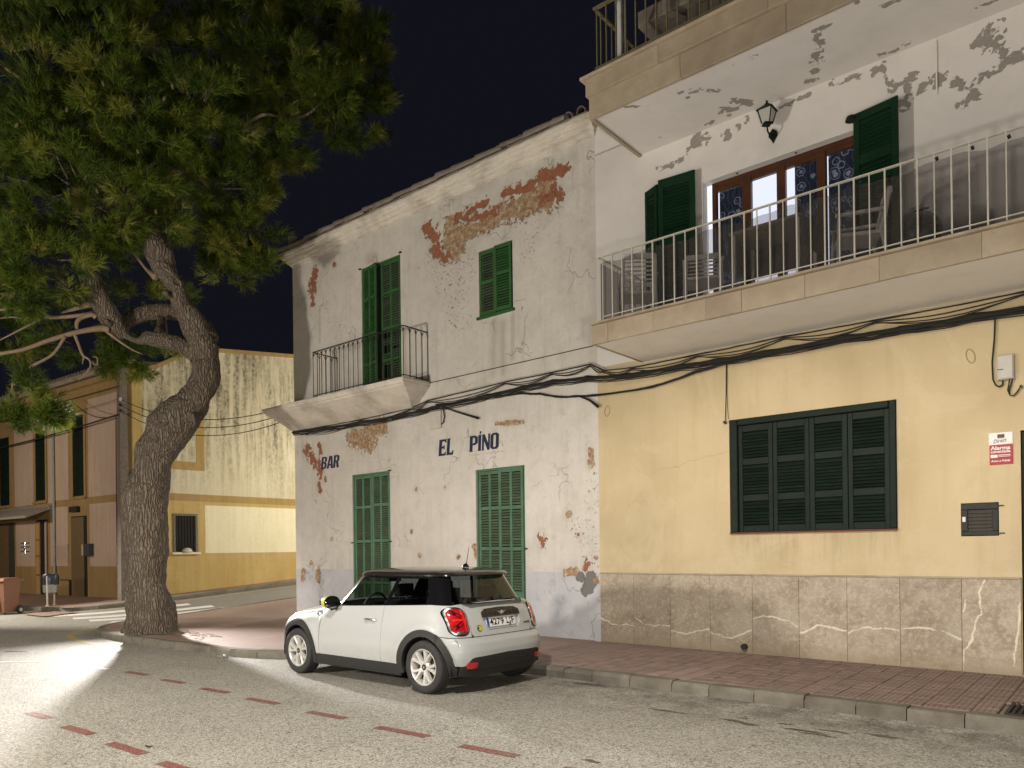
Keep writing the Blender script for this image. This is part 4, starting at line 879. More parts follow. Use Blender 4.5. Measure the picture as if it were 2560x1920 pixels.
# --- balcony slabs
BX0, BY = -6.05, 9.06
def slab(zb, zt, lip, name):
    MB().box(BX0 + 0.02, RX1, BY + 0.045, FY - 0.001, zb + 0.002, zt - 0.03).build(name + "_core", M['clean'], house)
    # underside as a fine sheet
    m = MB().box(BX0, RX1, BY - lip, FY - 0.001, zt - 0.028, zt).build(name + "_floor", M['slab_top'], house)
slab(LZ, 4.915, 0.05, "lower_balcony")
def fascia(zs, x_edges, y, dep, mat=M['sandstone']):
    for a, b in zip(x_edges, x_edges[1:]):
        o = random.uniform(-0.004, 0.004); MB().cbox(a + 0.0008, b - 0.0008, y + o, y + dep, zs[0] + random.uniform(-.003, .003), zs[1], random.uniform(0.004, 0.007)).build("fascia_stone", mat, house)
    MB().box(x_edges[0] + 0.001, x_edges[0] + 0.05, y + dep, FY - 0.002, zs[0], zs[1]).build("fascia_end", mat, house)
fascia((LZ, 4.885), [BX0, -5.78, -5.05, -4.28, -3.80, -3.02, -2.2, -1.22, -0.4, 0.5, 1.4, 2.3, 3.2, 4.1, 5.0, 6, 7, 8, 9], BY, 0.045)
# upper slab: its underside carries the peeling paint; a two-step fascia
facade("soffit", BX0 + 0.05, 1.0, BY + 0.05, FY - 0.001, 0.025, [], M['upper'], lambda x, y: (x, y, UZ), {'peel': PS}, house)
facade("soffit_far", 1.0, RX1, BY + 0.05, FY - 0.001, 1.0, [], M['upper'], lambda x, y: (x, y, UZ), {'peel': []}, house)
for o in [c for c in house.children if c.name.startswith('soffit')]:
    bm = bmesh.new(); bm.from_mesh(o.data); bmesh.ops.reverse_faces(bm, faces=bm.faces); bm.to_mesh(o.data); bm.free()
MB().box(BX0 + 0.05, RX1, BY + 0.05, FY - 0.001, UZ + 0.003, 8.45).build("upper_balcony_core", M['clean'], house)
MB().box(RX0, BX0 + 0.03, FY, FY + 0.3, UZ + 0.29, 8.9).build("parapet_wall", M['clean'], house)
fascia((UZ - 0.03, 8.19), [BX0, -4.6, -3.2, -1.7, -0.2, 1.3, 2.8, 4.3, 5.8, 7.3, 9], BY, 0.05, M['sandstone'])
fascia((8.193, 8.43), [BX0 - 0.03, -4.9, -3.4, -1.9, -0.4, 1.1, 2.6, 4.1, 5.6, 7.1, 9], BY - 0.045, 0.095, M['sandstone'])
MB().cbox(BX0 - 0.10, RX1, BY - 0.10, FY - 0.001, 8.432, 8.475, 0.01).build("upper_balcony_floor", M['slab_top'], house)

# --- lower railing: flat top bar, white bars alternating thick and thin, a grey screen tied behind
rl = MB(); rl.bar((-5.95, 9.10, 5.855), (RX1, 9.10, 5.855), 0.040, 0.014); rl.bar((-5.95, 9.10, 5.855), (-5.95, FY, 5.855), 0.040, 0.014); rl.bar((-5.88, 9.10, 4.99), (RX1, 9.10, 4.99), 0.02, 0.012)
rail = rl.build("lower_railing", M['rail_white'], house)
b1 = MB().box(-0.0085, 0.0085, -0.0085, 0.0085, 4.90, 5.85).mesh("bar", M['rail_white']); b2 = MB().box(-0.006, 0.006, -0.006, 0.006, 4.90, 5.85).mesh("bar", M['rail_white'])
x, k = -5.88, 0
while x < 4.0: put("bar", b1 if k % 2 else b2, rail, (x, 9.10, 0)); x += 0.1625; k += 1
for k in range(1, 8): put("bar", b2, rail, (-5.95, 9.10 + k * 0.17, 0))
ms = Mat('grey_screen_mesh'); ms.done(ms.mix(ms.mr(ms.noise(1.3, 4), 0.3, 0.7), (0.060, 0.055, 0.052), (0.095, 0.088, 0.082)), 0.8)
_t = ms.node('ShaderNodeBsdfTransparent', {'Color': (0.80, 0.79, 0.80)}); _m = ms.node('ShaderNodeMixShader', {0: 0.36, 1: _t.outputs[0], 2: ms.b.outputs[0]}); ms.nt.links.new(_m.outputs[0], ms.out.inputs[0])
sc = thing("privacy_screen", "thin grey see-through mesh screen tied behind the white balcony railing", "screen", (-3, 9.14, 4.93))
mb = MB(); n = 120; top = lambda x: 5.775 + 0.018 * math.sin(x * 7.1) + 0.012 * math.sin(x * 17)
xs = [-5.93 + (4.0 + 5.93) * k / n for k in range(n + 1)]
mb.add([(x, 9.135 + 0.012 * math.sin(x * 5), 4.93) for x in xs] + [(x, 9.135 + 0.012 * math.sin(x * 5), top(x)) for x in xs], [(k, k + 1, n + 2 + k, n + 1 + k) for k in range(n)])
mb.add([(-5.93, 9.14, 4.93), (-5.93, 10.42, 4.93), (-5.93, 10.42, 5.76), (-5.93, 9.14, 5.775)], [(0, 1, 2, 3)])
mb.build("screen_mesh", ms.m, sc, fixn=False)
MB().bar((-5.93, 9.135, 5.775), (-5.93, 9.135, 4.93), 0.006).build("hem_cord", M['iron'], sc)
for x in (-1.63, -1.30, -0.98, -2.4): MB().obox((x, 9.115, 5.80), (.014, 0, .006), (0, .012, 0), (-.005, 0, .016)).build("tie_clip", M['iron'], sc)

# --- balcony window: brown frame, four panes, patterned curtains, a lit room behind
wf = MB(); wx0, wx1, wz0, wz1 = -4.86, -2.74, 4.95, 7.10; y0, y1 = FY + 0.085, FY + 0.15
wf.cbox(wx0, wx1, y0, y1, wz1 - 0.075, wz1, .006); wf.cbox(wx0, wx0 + .07, y0, y1, wz0, wz1 - .075, .006)
wf.cbox(wx1 - .05, wx1, y0, y1, wz0, wz1 - .075, .006); px = [-4.79, -4.395, -4.26, -3.885, -3.765, -3.335, -3.215, -2.79]
for a, b in ((px[1], px[2]), (px[3], px[4]), (px[5], px[6])): wf.cbox(a, b, y0 - .01, y1, wz0, wz1 - .075, .006)
for a, b in ((0, 1), (2, 3), (4, 5), (6, 7)): wf.cbox(px[a], px[b], y0 + .006, y1, 6.965, wz1 - .075, .004); wf.cbox(px[a], px[b], y0 + .006, y1, 5.0, 5.12, .004)
wf = wf.build("window_frame", M['wood_brown'], house)
cur = Mat('patterned_curtain'); c = cur.co(); X, Y, Z = cur.xyz()
def ring_pat(cx, cz, pitch): return None
v = cur.vor(6.5, 'F1', cur.scl(c, (1, 0, 1))); st = cur.vor(6.5, 'DISTANCE_TO_EDGE', cur.scl(c, (1, 0, 1)))
flower = cur.mr(v, 0.20, 0.26, 1, 0); ringm = cur.mr(cur.math('ABSOLUTE', cur.math('SUBTRACT', v, 0.40)), 0.02, 0.045, 1, 0)
stem = cur.mr(cur.math('ABSOLUTE', cur.math('SINE', cur.math('ADD', cur.math('MULTIPLY', X, 34.0), cur.math('MULTIPLY', cur.math('SINE', cur.math('MULTIPLY', Z, 13.0)), 1.6)))), 0.0, 0.13, 1, 0)
pm = cur.math('MAXIMUM', cur.math('MULTIPLY', flower, 0.7), cur.math('MAXIMUM', cur.math('MULTIPLY', ringm, 0.6), cur.math('MULTIPLY', stem, 0.35)))
cur.done(cur.mix(pm, (0.020, 0.022, 0.034), (0.42, 0.42, 0.44)), 0.85)
_tl = cur.node('ShaderNodeBsdfTranslucent', {'Color': cur.mix(pm, (0.03, 0.035, 0.055), (0.35, 0.36, 0.42))}); _mx = cur.node('ShaderNodeMixShader', {0: 0.35, 1: cur.b.outputs[0], 2: _tl.outputs[0]}); cur.nt.links.new(_mx.outputs[0], cur.out.inputs[0])
def curtain(x0, x1, name="curtain"):
    mb = MB(); n = 30; P = [(x0 + (x1 - x0) * k / n, FY + 0.20 + 0.012 * math.sin(k * 1.5)) for k in range(n + 1)]
    mb.add([(x, y, 5.0) for x, y in P] + [(x, y, 7.02) for x, y in P], [(k, k + 1, n + 2 + k, n + 1 + k) for k in range(n)]); mb.build(name, cur.m, wf, smooth=True, fixn=False)
curtain(px[0], px[1]); curtain(-3.67, px[5]); curtain(px[6], px[7])
for a, b in ((0, 1), (2, 3), (4, 5), (6, 7)): MB().box(px[a], px[b], y0 + .045, y0 + .05, 5.12, 6.965).build("pane", M['glass'], wf)
rm = MB(); rm.box(-5.3, -2.3, FY + 0.75, FY + 0.78, 4.95, 7.4); rm.build("lit_room_wall", M['room'], wf)
rm = MB(); rm.box(-5.3, -2.3, FY + 0.33, FY + 0.75, 7.25, 7.3); rm.build("room_ceiling", M['room'], wf)
rm = MB(); rm.box(-5.3, -5.25, FY + 0.33, FY + 0.75, 4.95, 7.3); rm.box(-2.35, -2.3, FY + 0.33, FY + 0.75, 4.95, 7.3); rm.build("room_side", M['upper'], wf)
for x in (-4.45, -3.6): MB().lathe([(0.014, -0.012), (0.014, 0.0)], 8, (x, FY + 0.05, 7.115)).build("ceiling_spot", M['iron'], wf)
# shutters folded open
shutter_leaf(house, -5.62, -5.04, 4.97, 7.30, FY - 0.13, 1, [5.45, 6.35], M['green_balcony'], M['green_balcony'], 0.052, st=0.085, rail=0.12, hinge=-5.04, ang=0.10, budget=520)
shutter_leaf(house, -5.92, -5.62, 4.97, 7.26, FY - 0.05, 1, [5.45, 6.35], M['green_balcony'], M['green_balcony'], 0.052, st=0.06, rail=0.12, hinge=-5.92, ang=-0.42, budget=520)
shutter_leaf(house, -2.80, -2.25, 4.97, 7.26, FY - 0.12, 1, [5.45, 6.35, 6.62], M['green_balcony'], M['green_balcony'], 0.052, st=0.075, rail=0.10, hinge=-2.80, ang=-0.16, budget=520)
MB().lathe([(0.0, 0), (0.075, 0.0), (0.06, 0.05), (0.0, 0.06)], 12, (-2.83, FY - 0.10, 7.20)).build("shutter_bracket", M['green_dark'], house)

# --- the terrace above: railing, rear wall coloured dark for its shade under its own roof, a pale post
rl = MB(); zt = 9.47; rl.bar((-5.99, 9.12, zt), (RX1, 9.12, zt), 0.05, 0.03); rl.bar((-5.97, 9.12, zt), (-5.97, FY, zt), 0.05, 0.03); rl.bar((-5.97, 9.12, 8.60), (RX1, 9.12, 8.60), 0.025); rl.bar((-5.97, 9.12, 8.60), (-5.97, FY, 8.60), 0.025)
ur = rl.build("upper_railing", M['rail_old'], house); ub = MB().box(-0.008, 0.008, -0.008, 0.008, 8.47, 9.46).mesh("bar", M['rail_old'])
for k in range(60): put("bar", ub, ur, (-5.94 + k * 0.16, 9.12, 0))
for k in range(1, 9): put("bar", ub, ur, (-5.97, 9.12 + k * 0.15, 0))
MB().box(-5.2, RX1, FY, FY + 0.3, 8.476, 9.80).build("terrace_wall", M['terrace_shade'], house)
MB().cbox(-5.95, RX1, FY - 0.16, FY + 3.0, 9.82, 10.06, 0.015).build("terrace_roof", M['roof_tile'], house)
MB().cbox(-5.76, -5.69, 9.37, 9.44, 8.475, 9.82, 0.008).build("terrace_post", M['white_plastic'], house)
MB().cbox(-5.66, -5.635, 9.40, 9.425, 8.475, 9.82, 0.004).build("terrace_pipe", M['galv'], house)

# ------------------------------------------------------------------ things on the balcony and the wall
def chair(label, loc, rot):
    t = thing("garden_chair", label, "chair", (0, 0, 0), "white plastic chairs on the balcony"); P = M['white_plastic']
    s = MB(); s.cbox(-.23, .23, -.24, .24, .40, .44, .012); s.build("seat", P, t)
    for sx in (-1, 1):
        MB().tube([(sx * .25, -.25, 0), (sx * .24, -.235, .42), (sx * .245, -.23, .64)], [.020, .024, .020], 8).build("leg", P, t)
        MB().tube([(sx * .25, .30, 0), (sx * .235, .23, .42), (sx * .225, .33, .92)], [.020, .026, .020], 8).build("leg", P, t)
        MB().add([(sx * .27, -.27, .63), (sx * .22, -.27, .63), (sx * .22, .28, .66), (sx * .27, .28, .66), (sx * .27, -.27, .66), (sx * .22, -.27, .66), (sx * .22, .28, .69), (sx * .27, .28, .69)], [(3, 2, 1, 0), (4, 5, 6, 7), (0, 1, 5, 4), (1, 2, 6, 5), (2, 3, 7, 6), (3, 0, 4, 7)]).build("armrest", P, t)
    b = MB(); b.bar((-.22, .325, .90), (.22, .325, .90), .05, .07); b.bar((-.22, .25, .52), (.22, .25, .52), .035, .06); bk = b.build("backrest", P, t)
    sl = MB().bar((-.21, 0, 0), (.21, 0, 0), .012, .022).mesh("slat", P)
    for k in range(5): put("slat", sl, bk, (0, .265 + .012 * k, .59 + .058 * k))
    t.location = loc; t.rotation_euler = (0, 0, rot); return t
chair("white plastic armchair at the left end of the balcony railing", (-5.62, 9.62, 4.917), -2.5)
chair("white plastic armchair before the left pane of the balcony window", (-4.62, 9.70, 4.917), 0.45)
chair("white plastic armchair in front of the right green shutter, seen from its side", (-2.58, 9.62, 4.917), -1.15)
tb = thing("balcony_table", "table under a dark cloth in front of the lit balcony window", "table", (-3.55, 9.55, 4.917))
clothm = plain('brown_tablecloth', (0.075, 0.062, 0.048), 0.9)
MB().cbox(-4.02, -3.10, 9.20, 9.92, 5.665, 5.70, .006).build("table_top", plain('table_top_grey', (0.22, 0.195, 0.16), 0.6), tb)
MB().box(-4.02, -3.10, 9.925, 9.935, 5.30, 5.70).box(-4.03, -4.02, 9.2, 9.92, 5.36, 5.70).box(-3.10, -3.09, 9.2, 9.92, 5.36, 5.70).build("cloth_skirt", clothm, tb)
for x, y in ((-3.97, 9.25), (-3.15, 9.25), (-3.97, 9.87), (-3.15, 9.87)): MB().box(x - .02, x + .02, y - .02, y + .02, 4.917, 5.664).build("leg", M['grey_box'], tb)
bq = thing("kettle_barbecue", "dark round lidded barbecue behind the screen near the right green shutter", "barbecue", (-1.95, 9.95, 4.917)); dk = plain('black_enamel', (0.018, 0.018, 0.018), 0.35)
MB().lathe([(0.06, .22), (.16, .27), (.215, .38), (.22, .44)], 20, (-1.95, 9.95, 4.917)).build("bowl", dk, bq, smooth=True); MB().lathe([(.225, .445), (.21, .53), (.15, .62), (.06, .665), (0, .67)], 20, (-1.95, 9.95, 4.917)).build("lid", dk, bq, smooth=True)
MB().bar((-2.03, 9.95, 5.635), (-1.87, 9.95, 5.635), .02).build("handle", dk, bq)
for a in (0.4, 2.5, 4.6): MB().bar((-1.95 + .12 * math.cos(a), 9.95 + .12 * math.sin(a), 5.19), (-1.95 + .2 * math.cos(a), 9.95 + .2 * math.sin(a), 4.917), .018).build("leg", M['steel'], bq)
# wall lantern
ln = thing("wall_lantern", "small dark green four-sided lantern on a curved bracket under the balcony ceiling", "lantern", (-3.89, FY, 7.42)); G = M['green_dark']
MB().prism([(-.055, 7.47), (0, 7.52), (.055, 7.47), (.06, 7.42), (.02, 7.36), (0, 7.32), (-.02, 7.36), (-.06, 7.42)], lambda x, z: (-3.89 + x, FY - .03, z), lambda x, z: (-3.89 + x, FY - .001, z)).build("wall_plate", G, ln)
MB().tube([(-3.89, FY - .02, 7.43), (-3.89, FY - .14, 7.38), (-3.89, FY - .22, 7.41), (-3.89, FY - .235, 7.47)], .011, 8).build("bracket", G, ln, smooth=True)
yc = FY - .235; fr = MB()
for sx, sy in ((-1, -1), (1, -1), (1, 1), (-1, 1)): fr.bar((-3.89 + sx * .055, yc + sy * .055, 7.50), (-3.89 + sx * .095, yc + sy * .095, 7.68), .012)
fr.lathe([(.075, 7.485), (.082, 7.50), (.06, 7.515)], 4, (-3.89, yc, 0)); fr.build("cage", G, ln)
rf = MB(); s = .115; vs = [(-3.89 - s, yc - s, 7.68), (-3.89 + s, yc - s, 7.68), (-3.89 + s, yc + s, 7.68), (-3.89 - s, yc + s, 7.68), (-3.89 - .04, yc - .04, 7.75), (-3.89 + .04, yc - .04, 7.75), (-3.89 + .04, yc + .04, 7.75), (-3.89 - .04, yc + .04, 7.75)]
rf.add(vs, [(3, 2, 1, 0), (4, 5, 6, 7), (0, 1, 5, 4), (1, 2, 6, 5), (2, 3, 7, 6), (3, 0, 4, 7)]); rf.lathe([(.03, 7.75), (.035, 7.77), (.012, 7.79), (.016, 7.81), (0, 7.83)], 10, (-3.89, yc, 0)); rf.build("cap", G, ln)
ga = Mat('frosted_lantern_glass'); ga.done((0.45, 0.45, 0.42), 0.25)
MB().add([(-3.89 + sx * q, yc + sy * q, z) for z, q in ((7.505, .052), (7.677, .090)) for sx, sy in ((-1, -1), (1, -1), (1, 1), (-1, 1))], [(0, 1, 5, 4), (1, 2, 6, 5), (2, 3, 7, 6), (3, 0, 4, 7)]).build("pane", ga.m, ln)
# alarm plate
sg = thing("alarm_sign", "small white and red alarm company plate on the yellow wall beside the door", "sign", (-1.24, FY, 2.78))
sx0, sx1, sz0, sz1 = -1.36, -1.125, 2.59, 2.965; zm = 2.825
MB().box(sx0, sx1, FY - .012, FY - .001, zm, sz1).build("upper_plate", M['sign_white'], sg); MB().box(sx0 + .004, sx1 + .002, FY - .0115, FY - .001, sz0, zm - .0005).build("lower_plate", M['sign_red'], sg)
MB().box(-1.275, -1.205, FY - .0145, FY - .0125, 2.905, 2.945).build("emblem", plain('emblem_maroon', (0.09, .006, .012), .4), sg); MB().box(-1.275, -1.205, FY - .0145, FY - .0125, 2.898, 2.903).build("emblem_rule", plain('emblem_dark', (0.03, .02, .02), .4), sg)
def sign_text(body, size, x, z, mat, shear=0, bold=0, fit=None):
    me, w = text_mesh("lettering", body, size, mat, shear, bold); k = (fit / w) if fit else 1
    o = put("lettering", me, sg, (x, FY - .0135, z)); o.scale = (k, 1, 1); return o
dkt = plain('sign_ink', (.03, .02, .025), .5)
sign_text("Direct", .062, -1.315, 2.842, dkt, .35, 0, .135).rotation_euler = (0, -.12, 0)
sign_text("Alarma", .060, -1.345, 2.765, M['sign_white'], 0, .0018, .198); sign_text("conectada", .047, -1.345, 2.728, M['sign_white'], 0, .0012, .198)
MB().box(-1.345, -1.275, FY - .0135, FY - .012, 2.672, 2.708).build("sign_box", M['sign_white'], sg); MB().box(-1.268, -1.147, FY - .0135, FY - .012, 2.695, 2.704).build("sign_rule", M['sign_white'], sg); MB().box(-1.268, -1.147, FY - .0135, FY - .012, 2.680, 2.686).build("sign_rule", M['sign_white'], sg)
sign_text("Aviso a Policía", .036, -1.342, 2.622, M['sign_white'], .12, .0008, .192)
# junction box
jb = thing("junction_box", "pale grey plastic cable box high on the yellow wall", "cable box", (-1.18, FY, 3.72))
MB().cbox(-1.265, -1.10, FY - .07, FY - .001, 3.575, 3.865, .015).build("box", M['grey_box'], jb); MB().box(-1.262, -1.20, FY - .073, FY - .0695, 3.69, 3.698).build("slot", M['dark_gap'], jb)
wall = lambda P, off: [(x, FY - off, z) for x, z in P]
MB().tube(wall([(-1.28, 4.33), (-1.29, 4.08), (-1.315, 3.80), (-1.31, 3.60), (-1.285, 3.53), (-1.25, 3.50), (-1.215, 3.52), (-1.21, 3.57)], .03), .010, 6).build("feed_cable", M['cable'], jb, smooth=True)
MB().tube(wall([(-1.115, 3.575), (-1.15, 3.45), (-1.145, 3.39), (-1.11, 3.375), (-1.07, 3.42), (-1.04, 3.47)], .03), .008, 6).tube(wall([(-1.145, 3.575), (-1.165, 3.45), (-1.15, 3.40)], .03), .007, 6).build("loose_cable", M['cable'], jb, smooth=True)
MB().lathe([(.016, -.02), (.016, 0)], 8, (-1.035, FY - .03, 3.475), 'Y').build("cable_end", M['cable'], jb)
pg = thing("hanging_cable", "thin black cable with a small plug hanging beside the shuttered window", "cable", (-4.63, FY, 3.9))
MB().tube(wall([(-4.62, 4.40), (-4.63, 3.9), (-4.645, 3.55), (-4.64, 3.50)], .02), .006, 6).tube(wall([(-4.61, 4.40), (-4.618, 3.9), (-4.60, 3.53)], .018), .004, 5).build("cord", M['cable'], pg); MB().lathe([(0, -.03), (.022, -.028), (.022, .01), (0, .012)], 10, (-4.645, FY - .03, 3.485), 'Y').build("plug", M['cable'], pg)
for x, z, a, lab in ((-1.54, 3.92, .5, "oval ring mark of old plaster on the yellow wall near the cable box"), (-6.70, 3.92, -.3, "oval ring mark of old plaster at the left edge of the yellow wall")):
    P = [(x + .05 * math.cos(t) * math.cos(a) - .085 * math.sin(t) * math.sin(a) * .4, FY - .003, z + .085 * math.sin(t)) for t in [k * 2 * PI / 20 for k in range(21)]]
    tag(MB().tube(P, .007, 5, cap=False).build("plaster_ring", plain('ring_ochre', (.36, .27, .12), .85)), lab, "wall mark")
# the bundle of black cables slung along both fronts
def run(name, label, strands, mats=None):
    t = thing(name, label, "cables", (-7, FY, 4.5))
    for k, (P, off, r, mat, sag) in enumerate(strands):
        Q = []
        for (xa, za), (xb, zb) in zip(P, P[1:]):
            for i in range(8):
                u = i / 8; Q.append((xa + (xb - xa) * u, FY - off + random.uniform(-.003, .003), za + (zb - za) * u - sag * math.sin(PI * u) * abs(xb - xa) ** 0.5 + random.uniform(-.004, .004)))
        Q.append((P[-1][0], FY - off, P[-1][1])); MB().tube(Q, r, 6).build("strand", mat, t, smooth=True)
    return t
cm = [(-15.58, 4.52), (-14.4, 4.49), (-13.2, 4.46), (-11.7, 4.45), (-10.8, 4.485), (-9.3, 4.515), (-8.48, 4.545), (-7.78, 4.55), (-7.05, 4.50), (-6.37, 4.42), (-5.37, 4.41), (-4.8, 4.39), (-4.04, 4.38), (-2.98, 4.39), (-2.28, 4.37), (-1.5, 4.36), (0.5, 4.35), (5, 4.34)]
cu = [(-15.58, 4.555), (-13.0, 4.535), (-11.4, 4.58), (-10.91, 4.66), (-8.86, 4.72), (-7.79, 4.72), (-6.98, 4.73), (-6.72, 4.58), (-6.2, 4.54), (-5.06, 4.55), (-3.76, 4.57), (-2.58, 4.55), (-1, 4.55), (5, 4.54)]
cl = [(-10.67, 4.54), (-9.3, 4.51), (-8.48, 4.46), (-8.06, 4.39), (-7.62, 4.27), (-7.29, 4.24), (-6.93, 4.2), (-5.83, 4.18), (-5.1, 4.29), (-4.58, 4.35), (-4.03, 4.365), (-2.98, 4.35), (-2.28, 4.335), (-1.5, 4.33), (5, 4.31)]
sh = lambda P, d: [(x, z + d) for x, z in P]
S = [(cm, .06, .020, M['cable'], 0), (sh(cm, .028), .075, .013, M['cable'], .008), (sh(cm, -.028), .055, .013, M['cable'], .014), (sh(cm, .05), .045, .008, M['cable'], .03), (sh(cm, -.05), .05, .007, M['cable'], .02), (sh(cm, .012), .09, .012, M['cable'], .02), (cu, .05, .009, M['cable'], 0), (sh(cu, .03), .03, .010, M['cable_white'], 0), (sh(cu, -.02), .06, .008, M['cable'], .045), (sh(cu, -.035), .055, .007, M['cable'], .07), (sh(cu, -.03), .065, .006, M['cable'], .10), (sh(cu, .012), .045, .006, M['cable'], .01), (cl, .05, .017, M['cable'], .01), (sh(cl, .018), .06, .008, M['cable'], .02)]
run("cable_bundle", "thick bundle of black cables sagging along the fronts of both houses", S)
ct = thing("cut_cable", "short cut black cable sticking out below the bundle above the word EL", "cable", (-10, FY, 4.3)); MB().tube(wall([(-10.54, 4.50), (-10.24, 4.39), (-9.91, 4.27), (-9.53, 4.14)], .06), [.014, .016, .018, .024], 6).tube(wall([(-10.50, 4.48), (-10.46, 4.3), (-10.49, 4.18), (-10.58, 4.14)], .03), .012, 6).build("strand", M['cable'], ct)
ct = thing("cut_cable", "short cut black cable end hanging at the joint between the white and yellow houses", "cable", (-7, FY, 4.1)); MB().tube(wall([(-7.25, 4.24), (-7.1, 4.18), (-6.98, 4.12), (-6.83, 4.0)], .07), [.014, .018, .02, .028], 6).build("strand", M['cable'], ct)
# ------------------------------------------------------------------ the corner house on the left
LX, LY = -24.5, 10.45
ldir = Vector((-0.9978, -0.066, 0)); lnrm = Vector((0.066, -0.9978, 0))
def LP(t, z, o=0.0): v = Vector((LX, LY, z)) + ldir * t + lnrm * o; return (v.x, v.y, v.z)
corner = thing("corner_building", "ochre and pink corner house with a streaked pale side wall on the side street", "building", (-30, 14, 0))
def lbox(t0, t1, z0, z1, o0, o1):
    """a block on the front facade: t leftwards from the corner, o out of the wall"""
    mb = MB(); vs = [LP(t, z, o) for o in (o0, o1) for t, z in ((t0, z0), (t1, z0), (t1, z1), (t0, z1))]
    mb.add(vs, [(3, 2, 1, 0), (4, 5, 6, 7), (0, 1, 5, 4), (1, 2, 6, 5), (2, 3, 7, 6), (3, 0, 4, 7)]); return mb
LTOP = 7.55
lbox(-0.0, 20, -0.3, LTOP, -6.0, 0.0).build("front_wall", M['front_ochre'], corner)
def panel(t0, t1, z0, z1, mat=M['pink'], o=0.012, name="wall_panel"): return lbox(t0, t1, z0, z1, 0.001, o).build(name, mat, corner)
panel(0.34, 2.90, 1.26, 3.38); panel(0.40, 2.95, 3.62, 6.95); panel(4.45, 5.50, 3.62, 6.9); panel(4.55, 5.95, 1.26, 3.38)
panel(7.35, 9.05, 3.55, 6.6); panel(5.6, 6.1, 3.55, 6.6); panel(7.25, 8.95, 1.24, 2.95); panel(10.7, 12.6, 3.55, 6.6)
for t0, t1, z0, z1 in ((3.25, 4.07, 3.70, 6.48), (6.28, 7.11, 3.69, 6.20), (9.48, 10.44, 3.65, 6.33)):
    w = lbox(t0, t1, z0, z1, 0.001, 0.02).build("window", M['green_dark'], corner)
    lbox(t0 - .13, t0, z0 - .06, z1 + .1, 0.001, .035).build("window_surround", M['front_ochre'], w); lbox(t1, t1 + .13, z0 - .06, z1 + .1, 0.001, .035).build("window_surround", M['front_ochre'], w); lbox(t0 - .18, t1 + .18, z0 - .12, z0 - .06, 0.001, .09).build("window_sill", M['front_ochre'], w)
    s = lbox(-.36, .36, -.022, .022, .015, .03)
    tc = (t0 + t1) / 2
    for leaf in (-1, 1):
        for k in range(int((z1 - z0 - .2) / .11)):
            a, b = (tc + .02, t1 - .06) if leaf > 0 else (t0 + .06, tc - .02)
            lbox(a, b, z0 + .1 + k * .11, z0 + .16 + k * .11, .02, .034).build("slat", M['green_dark'], w)
# ground floor openings
dmat = plain('brown_door', (0.15, 0.10, 0.05), 0.6); d = lbox(3.13, 4.28, 0.05, 3.0, 0.001, 0.012).build("door_recess", M['dark_gap'], corner); lbox(3.30, 4.25, 0.1, 2.96, 0.013, 0.035).build("door", dmat, corner); lbox(3.05, 4.36, 0.02, 0.14, 0.0, .16).build("doorstep", M['sandstone'], corner)
d2 = lbox(6.19, 7.12, 0.05, 2.97, 0.001, 0.012).build("shop_doorway", M['dark_gap'], corner); lw = plain('pale_wood', (0.44, 0.28, 0.12), 0.5)
lbox(6.80, 7.08, 0.1, 2.9, 0.013, 0.05).build("door_leaf", lw, corner); lbox(6.22, 6.34, 0.1, 2.9, 0.013, .05).build("door_leaf", M['pink'], corner)
for z in (.9, 1.6, 2.2): lbox(6.80, 7.08, z, z + .05, .051, .06).build("door_bar", dmat, corner)
lbox(9.15, 10.6, 0.0, 2.93, 0.001, 0.012).build("dark_doorway", M['dark_gap'], corner); lbox(9.15, 9.55, 0, 2.9, .013, .06).build("door_leaf", plain('dark_green_door', (.05, .055, .05), .5), corner); lbox(9.6, 10.6, 0, 2.9, .013, .03).build("door_leaf", dmat, corner)
lbox(4.52, 6.1, 0.75, 0.80, 0.001, .03).build("wall_ridge", dmat, corner); lbox(4.32, 4.47, 0.05, 0.78, 0.001, .03).build("low_vent", M['dark_gap'], corner)
# awning box with a rolled-up canvas
aw = lbox(5.52, 13, 3.30, 3.46, 0.0, 0.22).build("awning_box", M['galv'], corner); m = MB(); m.prism([(0.0, 3.30), (0.75, 2.98), (0.78, 3.06), (0.0, 3.42)], lambda o, z: LP(5.57, z, o + .2), lambda o, z: LP(13, z, o + .2)); m.build("awning_canvas", plain('awning_grey', (0.36, 0.34, 0.31), 0.7), corner)
# eaves, tiled roof, downpipe
m = MB(); m.prism([(-6, 8.9), (0.35, 7.56), (0.42, 7.62), (0.42, 7.68), (-6, 9.05)], lambda o, z: LP(0.08, z, o), lambda o, z: LP(20, z, o)); m.build("roof", M['roof_tile'], corner)
lbox(-0.05, 20, 7.38, 7.555, 0.0, 0.18).build("eaves_moulding", M['front_ochre'], corner)
et = half_tile(0.5, 0.085, 0.07)
for k in range(60):
    p = LP(-0.1 + k * 0.23, 7.70, 0.42); put("roof_tile", et, corner, p, (0, -0.2, PI / 2 + 0.066))
m = MB(); m.tube([LP(5.52, 7.4, .06), LP(5.52, 0.2, .06)], .045, 8); m.build("downpipe", M['galv'], corner, smooth=True)
